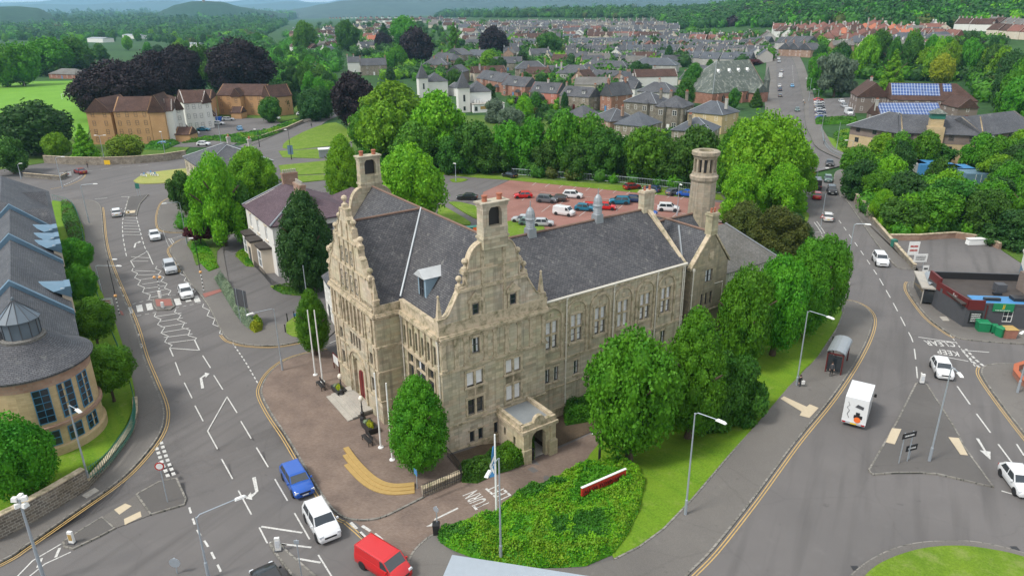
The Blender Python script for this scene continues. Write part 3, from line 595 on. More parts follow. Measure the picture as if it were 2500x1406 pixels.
def winmesh(w,h,st):
    k=(round(w,2),round(h,2),st)
    if k in WC:return WC[k]
    m=MB();fr,gl,cu=0,1,2
    f=.07 if st!='stone' else .09
    def bar(x0,x1,z0,z1,y0,y1,i):m.mat(i).box(x0,y0,z0,x1,y1,z1)
    y0,y1=-.03,.04
    bar(-w/2,w/2,0,f,y0,y1,fr);bar(-w/2,w/2,h-f,h,y0,y1,fr);bar(-w/2,-w/2+f,f,h-f,y0,y1,fr);bar(w/2-f,w/2,f,h-f,y0,y1,fr)
    m.mat(gl).add([(-w/2+f,.02,f),(w/2-f,.02,f),(w/2-f,.02,h-f),(-w/2+f,.02,h-f)],[(0,1,2,3)])
    if st in('sash','sashc','pair','pairc'):bar(-w/2+f,w/2-f,h/2-f*.4,h/2+f*.4,y0,y1-.02,fr)
    if st in('pair','pairc','mull'):bar(-f*.6,f*.6,f,h-f,y0-.01,y1-.01,fr)
    if st=='grid':
        for q in range(1,max(2,int(w/.55))):bar(-w/2+q*w/max(2,int(w/.55))-.025,-w/2+q*w/max(2,int(w/.55))+.025,f,h-f,y0,y1-.02,fr)
        for q in range(1,max(2,int(h/.6))):bar(-w/2+f,w/2-f,q*h/max(2,int(h/.6))-.025,q*h/max(2,int(h/.6))+.025,y0,y1-.02,fr)
    if st in('cur','sashc','pairc'):   # curtains or blinds behind the glass
        m.mat(cu)
        if st=='cur':m.add([(-w/2+f,.01,f),(w/2-f,.01,f),(w/2-f,.01,h-f),(-w/2+f,.01,h-f)],[(0,1,2,3)]);bar(-w/2+f,w/2-f,h*.5-.03,h*.5+.03,y0,y1-.04,fr)
        else:
            for sg in(-1,1):
                a,b=sorted((sg*(w/2-f),sg*(w/2-f-w*.22)));m.add([(a,.012,f),(b,.012,f),(b,.012,h-f),(a,.012,h-f)],[(0,1,2,3)])
    WC[k]=m;return m
WMC={}
def window(root,T,s,z,w,h,st='sash',frame='painted_white',d=0.,name='window',cur='curtain'):
    k=(round(w,2),round(h,2),st,frame,cur)
    if k not in WMC:WMC[k]=winmesh(w,h,st).mesh('window',[M[frame],M['glass'],M[cur]])
    return link(name,WMC[k],root,TM(T,s,z,d))
def roof_gable(m,x0,x1,y0,y1,z0,zr,axis='x',ov=.3,th=.18,hip0=0,hip1=0):   # closed roof body, ridge along axis
    if axis=='x':
        ym=(y0+y1)/2;k=(zr-z0)/((y1-y0)/2);a,b=y0-ov,y1+ov;ze=z0-ov*k
        e0,e1=x0-ov,x1+ov
        vs=[(e0,a,ze),(e1,a,ze),(e1,b,ze),(e0,b,ze),(e0+hip0,ym,zr),(e1-hip1,ym,zr)];vs+=[(e0,a,ze-th),(e1,a,ze-th),(e1,b,ze-th),(e0,b,ze-th)]
    else:
        xm=(x0+x1)/2;k=(zr-z0)/((x1-x0)/2);a,b=x0-ov,x1+ov;ze=z0-ov*k;e0,e1=y0-ov,y1+ov
        vs=[(b,e0,ze),(b,e1,ze),(a,e1,ze),(a,e0,ze),(xm,e0+hip0,zr),(xm,e1-hip1,zr)];vs+=[(b,e0,ze-th),(b,e1,ze-th),(a,e1,ze-th),(a,e0,ze-th)]
    m.add(vs,[(0,1,5,4),(1,2,5),(2,3,4,5),(3,0,4),(0,6,7,1),(1,7,8,2),(2,8,9,3),(3,9,6,0),(6,9,8,7)]);return m
def gable_tri(m,T,s0,s1,z0,zr,d=0.,th=.3): m.ext(T,[(s0,z0),(s1,z0),((s0+s1)/2,zr)],d-th,d)
def chimney(root,x,y,z0,z1,sx=.9,sy=.6,mat='trim_stone',pots=3,rz=0,potm='clay',parent=None):
    m=MB();m.bx(x,y,(z0+z1)/2,sx,sy,z1-z0,rz);m.bx(x,y,z1-.12,sx+.22,sy+.22,.16,rz);m.bx(x,y,z1+.04,sx+.06,sy+.06,.12,rz)
    m.mat(1);c,s_=math.cos(rz),math.sin(rz);ax=sx>=sy
    for i in range(pots):
        t=((i+.5)/pots-.5)*(sx if ax else sy)*.95;px,py=(x+c*t,y+s_*t) if ax else (x-s_*t,y+c*t)
        m.lathe([(.14,z1+.08),(.12,z1+.5),(.15,z1+.52),(.15,z1+.6)],8,px,py)
    return m.obj('chimney',[M[mat],M[potm]],parent or root)
def bld(name,loc,rz,label,cat='building',group=None): return empty(name,loc if len(loc)==3 else (loc[0],loc[1],hz(*loc)),rz,label,cat,group)
# ---------------- the town hall ----------------
HO=(-6.25,55.74,0);HA=math.radians(34.3)
th=bld('town_hall',HO,HA,'large Victorian sandstone town hall with curved gables, slate roofs and a tall round stone chimney')
FB=TF(0,0,0);FR=TF(0,26.0,-PI/2);FA=TF(-2.6,18.9,-PI/2);FW=TF(0,.6,0)
BW,BL=11.4,26.0
dk='dark_grey'
# side gable block facing the lawn (plane y=0) and recessed street walls (plane x=0)
m=MB()
dwin=[(3.35,3.15,1.7,1.68),(3.35,6.15,1.75,1.48),(7.6,3.2,1.7,1.68),(7.6,6.18,1.7,1.45)]
swin=[(2.86,.18,.52,1.25),(3.81,.17,.52,1.28),(5.55,.2,.48,1.25),(7.37,.17,.48,1.25)]
up=[(3.55,9.35,.78,1.55)]
wall(m,FB,0,BW,-2.2,11.7,dwin+swin+up)
FE=TF(BW,0,PI/2);wall(m,FE,0,BL,-2.2,11.7,[(4,13,0,0)][:0])
FN=TF(BW,BL,PI);wall(m,FN,0,BW,-2.2,11.7)
# street side, recessed: tall windows in two storeys; s runs from y=26 down to 0
def sy(y):return 26.0-y
lw=[(sy(2.0),4.6,1.1,3.4),(sy(4.0),4.6,1.9,3.4),(sy(6.0),4.6,1.1,3.4),(sy(22.2),4.6,1.9,3.4)]
uw=[(sy(1.1+i*1.18),8.6,.62,1.9) for i in range(6)]+[(sy(20+i*1.18),8.6,.62,1.9) for i in range(5)]
bw=[(sy(2.2),.4,.7,1.3),(sy(4.5),.4,.7,1.3)]
wall(m,FR,0,BL,-2.2,11.7,lw+uw+bw)
m.obj('wall',M['ashlar'],th)
for s,z,w,h in dwin:
    for sg in(-1,1):window(th,FB,s+sg*w*.25,z+.05,w/2-.1,h-.1,'sash' if z<4 and s<5 else 'cur','dark_grey' if z<4 and s<5 else 'curtain_bright',-.2,cur='curtain_bright' if not(z<4 and s<5) else 'curtain')
for s,z,w,h in swin:window(th,FB,s,z,w,h,'plain',dk,-.2)
for s,z,w,h in up:window(th,FB,s,z,w,h,'sashc',dk,-.2)
for s,z,w,h in lw:
    for q in (-1,0,1) if w>1.5 else (0,):window(th,FR,s+q*w/3,z,(w/3 if w>1.5 else w)-.12,h,'cur' if q else 'sash',dk,-.22,cur='curtain')
for s,z,w,h in uw+bw:window(th,FR,s,z,w,h,'sash',dk,-.22)
# stone trim
m=MB();t=m
for s,z,w,h in dwin+up:
    band(t,FB,s-w/2-.22,s-w/2,z-.1,z+h+.2,-.05,.06);band(t,FB,s+w/2,s+w/2+.22,z-.1,z+h+.2,-.05,.06);band(t,FB,s-w/2-.22,s+w/2+.22,z+h,z+h+.25,-.05,.08)
    band(t,FB,s-w/2-.3,s+w/2+.3,z-.2,z,-.05,.14)
for s in(3.35,7.6):
    band(t,FB,s-.1,s+.1,3.1,7.65,-.25,.05);band(t,FB,s-.85,s+.85,4.85,6.15,-.2,.0)
for s,z,w,h in swin:band(t,FB,s-w/2-.12,s+w/2+.12,z+h,z+h+.15,-.05,.05);band(t,FB,s-w/2-.12,s+w/2+.12,z-.12,z,-.05,.08)
for T,s0,s1 in((FB,-.15,BW+.15),(FR,0,6.9),(FR,18.3,BL+.0),(FE,0,BL),(FN,0,BW)):
    for z,h,d in((2.55,.16,.12),(-2.2,2.3,.14),(8.15,.22,.16),(11.25,.16,.12),(11.55,.22,.38),(11.77,.16,.28)):band(t,T,s0,s1,z,z+h,0,d)
    band(t,T,s0,s1,11.93,12.75,-.3,.02);band(t,T,s0,s1,12.75,12.93,-.34,.1)
for s in(.25,1.5,2.5,4.6,5.6,6.9,8.3,9.7,11.15):  # pilasters in the upper storey
    band(t,FB,s-.2,s+.2,8.4,11.25,0,.09);band(t,FB,s-.28,s+.28,11.0,11.25,0,.14);band(t,FB,s-.28,s+.28,8.4,8.6,0,.14)
for i in range(7):band(t,FR,sy(.5+i*1.18)-.12,sy(.5+i*1.18)+.12,8.4,11.2,0,.18)
for s,z,w,h in lw:band(t,FR,s-w/2-.2,s-w/2,z-.1,z+h+.2,0,.1);band(t,FR,s+w/2,s+w/2+.2,z-.1,z+h+.2,0,.1);band(t,FR,s-w/2-.3,s+w/2+.3,z+h,z+h+.25,0,.14);band(t,FR,s-w/2,s+w/2,z+h*.62,z+h*.62+.14,-.2,.02)
t.obj('cornice',M['trim_stone'],th)
# curved gables: outline of one half, from the centre line outwards
def ogee(half):return [(-a,b) for a,b in half[::-1]]+half
def arcp(cx_,cz,r,a0,a1,n=8,rx=None):return [(cx_+(rx or r)*math.cos(math.radians(a0+(a1-a0)*i/n)),cz+r*math.sin(math.radians(a0+(a1-a0)*i/n))) for i in range(n+1)]
hB=[(0,19.6),(1.1,19.6)]+arcp(1.1,17.4,2.15,88,4,8,1.45)+[(2.6,17.4),(3.0,17.35),(3.0,17.05),(2.72,17.0),(2.72,15.95),(3.55,15.85),(3.55,15.55),(4.65,13.7),(4.95,13.45),(5.7,13.35),(5.7,12.9)]
def gable(name,T,cs,half,mat,th_=.55,coping=True):
    g=ogee(half);m=MB();m.ext(T,[(cs+a,b) for a,b in g],-th_,.02);o=m.obj(name,M[mat],th)
    c=MB();up_=g
    for i in range(len(up_)-1):
        a,b=up_[i],up_[i+1];
        if math.dist(a,b)<.05:continue
        dx,dz=b[0]-a[0],b[1]-a[1];l=math.hypot(dx,dz);nx,nz=-dz/l,dx/l
        c.ext(T,[(cs+a[0]-nx*.02,a[1]-nz*.02),(cs+b[0]-nx*.02,b[1]-nz*.02),(cs+b[0]+nx*.1,b[1]+nz*.1),(cs+a[0]+nx*.1,a[1]+nz*.1)],-th_-.05,.08)
    c.obj('coping',M['trim_stone'],o);return o
gb=gable('side_gable',FB,5.6,hB,'ashlar')
gn=gable('rear_gable',TF(BW,BL,PI),5.8,hB,'ashlar')
m=MB()
for c_ in(3.6,7.6):   # little pedimented windows
    band(m,FB,c_-.6,c_-.36,13.0,14.4,0,.14);band(m,FB,c_+.36,c_+.6,13.0,14.4,0,.14);band(m,FB,c_-.75,c_+.75,14.4,14.6,0,.25);m.ext(FB,[(c_-.78,14.6),(c_+.78,14.6),(c_,15.3)],0,.2);band(m,FB,c_-.65,c_+.65,12.98,13.14,0,.2)
band(m,FB,2.0,9.2,15.55,15.8,0,.2);band(m,FB,2.7,8.5,17.2,17.36,0,.14)
for s in(4.45,6.75):band(m,FB,s-.16,s+.16,12.95,19.5,0,.1)
m.obj('moulding',M['trim_stone'],gb)
for c_ in(3.6,7.6):window(th,FB,c_,13.2,.6,.95,'sash',dk,.05)
def finial(T,s,z,kind,d=-.25):
    x,y,_=T(s,z,d);m=MB()
    if kind=='obelisk':
        m.bx(x,y,z+.22,.55,.55,.44);m.bx(x,y,z+.5,.66,.66,.12);m.bx(x,y,z+1.5,.42,.42,1.9,0,.72);m.lathe([(.02,z+2.4),(.12,z+2.5),(.12,z+2.6),(.02,z+2.7)],8,x,y)
    else:
        m.bx(x,y,z+.2,.5,.5,.4);m.lathe([(.25,z+.4),(.12,z+.55),(.1,z+.7),(.24,z+.8),(.3,z+.98),(.22,z+1.15),(.03,z+1.25)],10,x,y)
    m.obj('finial',M['trim_stone'],th)
for s in(.1,11.0):finial(FB,s,12.95,'obelisk')
for s in(2.85,8.35):finial(FB,s,17.2,'ball')
for s in(2.2,9.0):finial(FB,s,15.75,'ball')
# entrance gable block facing the street (plane x=-2.6, y 7.8..18.9)
EW=11.1
m=MB();ce=EW/2
eh=[(ce,.45,2.5,4.6),(1.75,3.0,.8,1.6),(EW-1.75,3.0,.8,1.6),(1.7,6.0,.75,1.3),(EW-1.7,6.0,.75,1.3)]+[(ce-1.05+i*.7,6.3,.5,1.5) for i in range(4)]+[(2.9+i*.95,9.1,.5,1.5) for i in range(6)]
wall(m,FA,0,EW,-2.2,11.7,eh,.35)
FS1=TF(0,7.8,PI);FS2=TF(-2.6,18.9,0)
wall(m,TF(-2.6,7.8,0),0,2.6,-2.2,11.7,[(1.3,.2,.5,1.2)]);wall(m,TF(0,18.9,PI),0,2.6,-2.2,11.7)
m.obj('wall',M['ashlar'],th)
for s,z,w,h in eh[1:]:window(th,FA,s,z,w,h,'sash',dk,-.25)
m=MB()
for T,s0,s1 in((FA,-.1,EW+.1),(TF(-2.6,7.8,0),0,2.6),(TF(0,18.9,PI),0,2.6)):
    for z,h,d in((2.55,.16,.12),(-2.2,2.3,.14),(5.75,.14,.1),(8.3,.25,.18),(11.25,.16,.12),(11.55,.22,.36),(11.77,.16,.26)):
        if T is FA and z<6:
            band(m,T,s0,ce-2.1,z,z+h,0,d);band(m,T,ce+2.1,s1,z,z+h,0,d)
        else:band(m,T,s0,s1,z,z+h,0,d)
    band(m,T,s0,s1,11.93,12.7,-.3,.02)
for s in(.2,1.0,2.55,8.55,10.1,10.9):
    band(m,FA,s-.16,s+.16,8.6,11.25,0,.14);band(m,FA,s-.16,s+.16,2.8,8.2,0,.1)
for i in range(7):band(m,FA,2.42+i*.95-.11,2.42+i*.95+.11,8.6,11.25,0,.2)
for k in range(4):   # carved roundels and arch rings over the door
    r0,r1,d=1.35+k*.2,1.55+k*.2,-.2+k*.12
    a=[(ce+r0*math.cos(PI*i/14),3.9+r0*math.sin(PI*i/14)) for i in range(15)];b=[(ce+r1*math.cos(PI*i/14),3.9+r1*math.sin(PI*i/14)) for i in range(15)]
    for i in range(14):m.ext(FA,[a[i],b[i],b[i+1],a[i+1]],-.3,d)
    for sg in(-1,1):x0,x1=sorted((ce+sg*r0,ce+sg*r1));band(m,FA,x0,x1,.1,3.9,-.3,d)
for s in(1.75,EW-1.75):
    m.ext(FA,[(s+.42*math.cos(PI*i/6),10+.42*math.sin(PI*i/6)) for i in range(12)],0,.12)
m.obj('cornice',M['trim_stone'],th)
m=MB();p=[(ce-1.3,.4),(ce+1.3,.4)]+[(ce+1.3*math.cos(PI*i/10),3.9+1.15*math.sin(PI*i/10)) for i in range(11)];m.ext(FA,p,-.5,-.34);m.obj('door_recess',M['ashlar_pale'],th)
m=MB();m.ext(FA,[(ce-.75,.4),(ce+.75,.4)]+[(ce+.75*math.cos(PI*i/8),2.9+.75*math.sin(PI*i/8)) for i in range(9)],-.34,-.28);d=m.obj('door',M['door_red'],th)
m=MB();band(m,FA,ce-.03,ce+.03,.4,3.5,-.28,-.25);m.obj('door_split',M['black_paint'],d)
hA=[(0,20.9),(.7,20.8),(.75,20.2),(1.1,19.9),(1.35,19.2),(1.8,18.9),(1.9,18.3),(2.5,18.1),(3.0,17.7),(3.05,16.9),(3.5,16.6),(3.75,15.9),(4.3,15.2),(4.7,15.0),(4.8,14.3),(5.2,13.9),(5.35,13.3),(5.5,12.7),(5.5,11.93)]
ga=gable('entrance_gable',FA,ce,hA,'ashlar_pale',.5)
m=MB()
for z in(12.1,15.0,17.8):band(m,FA,ce-(5.2 if z<13 else 4.3 if z<16 else 2.6),ce+(5.2 if z<13 else 4.3 if z<16 else 2.6),z,z+.18,0,.16)
for s in(-2.4,-1.2,0,1.2,2.4):band(m,FA,ce+s-.14,ce+s+.14,12.3,15,0,.12)
for s in(-1.7,-.6,.6,1.7):band(m,FA,ce+s-.12,ce+s+.12,15.2,17.8,0,.12)
for s in(-.7,.7):band(m,FA,ce+s-.1,ce+s+.1,18,19.6,0,.12)
m.obj('moulding',M['trim_stone'],ga)
for s in(-1.8,-.6,.6,1.8):window(th,FA,ce+s,12.7,.55,1.6,'sash',dk,.03)
for s in(-1.15,0,1.15):window(th,FA,ce+s,15.5,.45,1.4,'sash',dk,.03)
for s,z,k in((.15,12.8,'obelisk'),(EW-.15,12.8,'obelisk'),(ce-3.05,17.6,'ball'),(ce+3.05,17.6,'ball'),(ce-1.7,18.9,'ball'),(ce+1.7,18.9,'ball'),(ce,20.9,'ball'),(ce-4.7,15.0,'ball'),(ce+4.7,15.0,'ball')):finial(FA,s,z,k)
# roofs
m=MB();roof_gable(m,.35,BW-.35,.5,BL-.5,12.75,19.6,'y',0,.3);mr=m.obj('main_roof',M['slate_lichen'],th)
m=MB();roof_gable(m,-2.2,5.7,7.9,18.8,12.7,19.5,'x',0,.3);m.obj('entrance_roof',M['slate_lichen'],th)
m=MB()
def rtile(m,p,q,w=.11):m.tube([p,q],w,6)
rtile(m,(BW/2,.6,19.62),(BW/2,BL-.6,19.62));rtile(m,(-2.1,13.35,19.55),(BW/2,13.35,19.62));m.obj('ridge_tiles',M['ridge_red'],mr)
m=MB()
for yy,zz in((8.05,7.9),(18.6,18.8)):m.tube([(.3,yy+.1,12.95),(BW/2-.05,13.35,19.66)],.13,6)
m.obj('valley_flashing',M['lead'],mr)
# dormer on the street-side slope (and one beyond)
for yy in(5.2,20.8):
    zz=13.9;m=MB();m.mat(0).box(1.15,yy-.75,zz-.8,4.0,yy+.75,zz+1.85);m.mat(1);m.add([(.85,yy-1.0,zz+1.8),(.85,yy+1.0,zz+1.8),(.85,yy,zz+2.5),(4.6,yy-1.0,zz+1.8),(4.6,yy+1.0,zz+1.8),(4.6,yy,zz+2.5)],[(0,2,1),(3,4,5),(0,3,5,2),(1,2,5,4),(0,1,4,3)])
    d=m.obj('dormer',[M['zinc_pale'],M['lead_pale']],th);window(d,TF(1.15,yy+.75,-PI/2),.75,zz-.35,.85,2.0,'pair',dk,.03);m=MB();m.box(.95,yy-.85,zz-.6,1.25,yy+.85,zz-.4);m.obj('sill',M['lead'],d)
# open-bellcote chimneys on the two gables
for yy in(.1,BL-.1):
    y0=yy-.35;cx_=5.65;m=MB();m.bx(cx_,yy,20.0,2.5,1.1,2.0);m.bx(cx_,yy,20.0,2.7,1.3,.2);m.bx(cx_-.95,yy,21.9,.55,1.0,2.2);m.bx(cx_+.95,yy,21.9,.55,1.0,2.2);m.bx(cx_,yy,22.85,2.6,1.15,.35);m.bx(cx_,yy,23.05,2.85,1.35,.14)
    for i in range(8):
        a,b=PI*i/8,PI*(i+1)/8;T=TF(cx_,yy-.5,0);m.ext(T,[(.68*math.cos(a),22.1+.68*math.sin(a)),(.68*math.cos(b),22.1+.68*math.sin(b)),(.68*math.cos(b),22.8),(.68*math.cos(a),22.8)],-1.0,0)
    ch=m.obj('chimney',M['ashlar'],th);
    for sg in(-.75,.75):m=MB();m.lathe([(.24,23.1),(.22,23.5),(.27,23.55),(.27,23.65)],10,cx_+sg,yy);m.obj('chimney_pot',M['clay'],ch)
    m=MB();m.bx(cx_,yy,22.0,1.3,.1,2.0);m.obj('louvre',M['black_paint'],ch)
# hall wing
WX0,WX1,WY0,WY1=BW,31.2,.6,13.2
m=MB();lx=[12.6,15.75,18.87,22.0,25.2,28.35];big=[(x,6.9,1.45,3.0) for x in lx]
low=[(12.15,3.2,.58,1.6),(13.27,3.2,.58,1.6),(15.85,3.15,.68,1.6),(18.98,3.15,.7,1.6),(22,3.15,.7,1.6),(25.2,3.15,.7,1.6),(28.3,3.15,.7,1.6)]
wall(m,FW,WX0,WX1,-2.2,12.2,big+low,.35)
wall(m,TF(WX1,.6,PI/2),0,12.6,-2.2,12.2);wall(m,TF(WX1,WY1,PI),0,WX1-WX0,-2.2,12.2)
m.obj('hall_wall',M['ashlar'],th)
for s,z,w,h in big:
    for sg in(-1,1):
        window(th,FW,s+sg*.37,z+.05,.6,1.45,'cur',dk if s!=22 else 'curtain_bright',-.2,cur='curtain_bright');window(th,FW,s+sg*.37,z+1.65,.6,1.3,'cur','curtain',-.2,cur='curtain_bright')
for s,z,w,h in low:window(th,FW,s,z,w,h,'sashc',dk,-.2)
m=MB()
for s,z,w,h in big:
    band(m,FW,s-.09,s+.09,z,z+h,-.3,.02);band(m,FW,s-w/2,s+w/2,z+1.5,z+1.66,-.3,.03)
    band(m,FW,s-w/2-.2,s-w/2,z-.1,z+h+.1,0,.06);band(m,FW,s+w/2,s+w/2+.2,z-.1,z+h+.1,0,.06);band(m,FW,s-w/2-.25,s+w/2+.25,z+h,z+h+.2,0,.08);band(m,FW,s-w/2-.3,s+w/2+.3,z-.25,z,0,.16)
    band(m,FW,s-.2,s+.2,10.35,10.75,0,.07)
    n=10
    for i in range(n):   # arch ring
        a,b=PI*i/n,PI*(i+1)/n;m.ext(FW,[(s+1.15*math.cos(a),10.1+1.15*math.sin(a)),(s+1.42*math.cos(a),10.1+1.42*math.sin(a)),(s+1.42*math.cos(b),10.1+1.42*math.sin(b)),(s+1.15*math.cos(b),10.1+1.15*math.sin(b))],-.05,.13)
    for sg in(-1,1):x0,x1=sorted((s+sg*1.15,s+sg*1.42));band(m,FW,x0,x1,5.5,10.1,-.05,.13)
for z,h,d in((5.35,.2,.14),(2.4,.14,.1),(-2.2,2.2,.12),(11.75,.25,.16)):band(m,FW,WX0,WX1,z,z+h,0,d)
for s,z,w,h in low:band(m,FW,s-w/2-.12,s+w/2+.12,z+h,z+h+.2,0,.05);band(m,FW,s-w/2-.15,s+w/2+.15,z-.15,z,0,.12)
m.obj('hall_trim',M['trim_stone'],th)
m=MB();roof_gable(m,8.5,WX1-.3,WY0,WY1,12.2,16.9,'x',.0,.3);hr=m.obj('hall_roof',M['slate_lichen'],th)
m=MB();rtile(m,(9,6.9,16.93),(WX1-.6,6.9,16.93),.13);m.obj('ridge_tiles',M['ridge_red'],hr)
m=MB();m.tube([(WX0,.42,12.12),(WX1,.42,12.12)],.12,6);m.obj('gutter',M['pipe_cream'],hr)
m=MB();T=TF(WX1-.35,WY0,PI/2)
m.ext(T,[(-.3,11.9),(12.9,11.9),(6.3,17.35)],-.1,.45);m.obj('skew_gable',M['trim_stone'],th)
for xx in(14.6,23.6):
    m=MB();z=16.2;m.bx(xx,6.9,z+.55,1.0,1.0,1.5,0,.1)
    for i in range(4):m.lathe([(.5,z+1.3+i*.22),(.42,z+1.5+i*.22)],8,xx,6.9)
    m.lathe([(.42,z+1.3),(.42,z+2.2),(.56,z+2.2),(.56,z+2.3),(.5,z+2.45),(.46,z+2.8),(.36,z+3.15),(.2,z+3.4),(.06,z+3.5),(.04,z+4.1),(.01,z+4.15)],10,xx,6.9);m.obj('ventilator',M['lead'],hr)
# drainpipes
def pipe(T,s,z0,z1,d=.12):
    m=MB();m.tube([T(s,z0,d),T(s,z1,d)],.07,6);m.bx(*T(s,z1,d),.25,.2,.3)
    for z in np.arange(z0+1,z1,2):m.bx(*T(s,z,d-.02),.2,.16,.08)
    m.obj('drainpipe',M['pipe_cream'],th)
for s in(14.38,20.6,26.8,30.75):pipe(FW,s,.2,12)
pipe(FR,sy(.35),0,11.3);pipe(FR,sy(7.5),0,11.3);pipe(FW,31.0,1,12)
# linking bay and the gabled end block with its chimney tower
m=MB();FL=TF(0,2.2,0);wall(m,FL,31.2,32.4,-2.2,9.9,[(31.8,7.4,.5,1.6),(31.8,3.4,.5,1.6)]);m.box(31.2,2.21,9.9,32.4,9,10)
FG=TF(0,.6,0);gw=[(35.2,9.0,1.2,1.5),(34.35,6.2,.4,1.5),(35.1,6.2,.4,1.5),(35.9,6.2,.4,1.5),(35.1,3.3,.5,1.6)]
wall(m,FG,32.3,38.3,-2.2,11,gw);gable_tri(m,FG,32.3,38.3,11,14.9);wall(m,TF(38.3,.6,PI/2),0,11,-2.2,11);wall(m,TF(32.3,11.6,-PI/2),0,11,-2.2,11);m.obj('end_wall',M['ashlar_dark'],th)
for s,z in((31.8,7.4),(31.8,3.4)):window(th,FL,s,z,.5,1.6,'sash',dk,-.2)
for s,z,w,h in gw:
    if w>1:
        for sg in(-.3,.3):window(th,FG,s+sg,z,.5,h,'cur',dk,-.2)
    else:window(th,FG,s,z,w,h,'sash',dk,-.2)
m=MB()
for z,h,d in((5.4,.16,.12),(2.4,.12,.1),(-2.2,2.2,.1)):band(m,FG,32.3,38.3,z,z+h,0,d)
for a,b in(((32.0,10.9),(35.3,15.05)),((38.6,10.9),(35.3,15.05))):
    m.ext(FG,[a,b,(b[0],b[1]+.3),(a[0],a[1]+.3)] if a[0]<b[0] else [b,a,(a[0],a[1]+.3),(b[0],b[1]+.3)],-.5,.08)
band(m,FG,34.9,35.7,11.6,12.6,0,.05);m.obj('skew_gable',M['trim_stone'],th)
m=MB();roof_gable(m,32.4,38.2,1.0,13,11,14.8,'y',.1,.25);roof_gable(m,31.2,42,5.5,10.5,11.4,14.6,'x',.1,.25);er=m.obj('end_roof',M['slate'],th)
m=MB();rtile(m,(35.3,1.1,14.85),(35.3,12.8,14.85),.14);rtile(m,(31.5,8,14.65),(41.5,8,14.65),.14);m.obj('ridge_tiles',M['ridge_red'],er)
m=MB();m.tube([(32.5,2.2,11.2),(34.9,5.4,14.6)],.12,6);m.obj('valley_flashing',M['lead'],er)
chimney(th,35.3,.95,14.6,17.0,1.1,.9,'ashlar',2);chimney(th,30.9,6.9,16.5,19.0,1.6,.9,'ashlar',2)
pipe(FG,32.45,1,11)
m=MB();m.tube([FG(36.2,8.6,.1),FG(37.6,8.6,.1),FG(37.6,5.2,.1)],.05,5);m.obj('drainpipe',M['pipe_cream'],th)
tx,ty=41.6,8.0
m=MB();m.lathe([(1.9,-1),(1.85,12.5),(1.62,14.5),(1.52,18.5),(1.68,18.8),(1.72,19.2),(1.5,19.4),(1.46,19.7),(1.0,19.7)],12,tx,ty,ph=PI/12)
for i in range(12):
    a=2*PI*i/12;m.bx(tx+1.2*math.cos(a),ty+1.2*math.sin(a),20.5,.34,.26,1.7,a)
    for q in(-1,1):m.bx(tx+1.28*math.cos(a+q*.0),ty+1.28*math.sin(a),18.72,.5,.22,.2,a) if q>0 else None
m.lathe([(1.3,21.3),(1.4,21.3),(1.5,21.6),(1.68,21.75),(1.7,22.15),(1.5,22.25),(.9,22.25),(.9,21.9)],16,tx,ty)
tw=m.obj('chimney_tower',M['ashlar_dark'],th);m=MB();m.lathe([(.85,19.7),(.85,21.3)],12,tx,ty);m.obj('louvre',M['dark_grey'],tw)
# side porch
m=MB();px0,px1,py=5.75,9.35,-4.2;FP=TF(0,py,0);pz=-1.15
wall(m,FP,px0,px1,pz-.2,2.6,[(7.55,pz,1.6,3.2)],.5);T=TF(px0,0,-PI/2);wall(m,T,0,-py,pz-.3,2.6,[(1.2,.5,.35,.9),(2.8,.3,.35,.9)]);wall(m,TF(px1,py,PI/2),0,-py,pz-.3,2.6)
for i in range(8):
    a,b=PI*i/8,PI*(i+1)/8;m.ext(FP,[(7.55+.8*math.cos(a),pz+2.35+.8*math.sin(a)),(7.55+.8*math.cos(b),pz+2.35+.8*math.sin(b)),(7.55+.82*math.cos(b),pz+3.22),(7.55+.82*math.cos(a),pz+3.22)],-.4,.0)
band(m,FP,px0-.15,px0+.75,pz-.2,.5,0,.35);band(m,FP,px1-.75,px1+.15,pz-.2,.5,0,.35);band(m,FP,px0-.05,px0+.55,.5,2.3,0,.18);band(m,FP,px1-.55,px1+.05,.5,2.3,0,.18)
po=m.obj('porch',M['ashlar_pale'],th)
m=MB();band(m,FP,px0-.25,px1+.25,2.2,2.5,-.2,.3);band(m,TF(px0,0,-PI/2),0,4.1,2.2,2.5,0,.25);band(m,FP,px0-.1,px1+.1,2.5,3.0,-.3,.1);band(m,TF(px0,0,-PI/2),0,4.0,2.5,3.0,-.25,.1);band(m,TF(px1,py,PI/2),.2,4.2,2.3,3.0,-.25,.1)
m.ext(FP,[(6.95,3.0),(8.15,3.0)]+[(7.55+.6*math.cos(PI*i/8),3.0+.6*math.sin(PI*i/8)) for i in range(9)],-.3,.1);m.obj('parapet',M['trim_stone'],po)
m=MB();m.box(px0+.2,py+.2,2.4,px1-.2,-.16,2.62);m.obj('porch_roof',M['lead'],po)
m=MB();m.box(px0+.6,-1.6,pz,px1-.6,-1.5,1.6);m.obj('door',M['door_red'],po)
m=MB();m.box(px0+.45,py+.35,pz-.2,px1-.45,-.15,pz+.12);m.obj('porch_floor',M['concrete'],po)
# entrance steps
m=MB()
for i in range(4):m.box(-2.6-2.7+i*.55,10.4,.1,-2.55,16.3,.12+i*.13+.1)
m.obj('entrance_steps',M['concrete'],th)
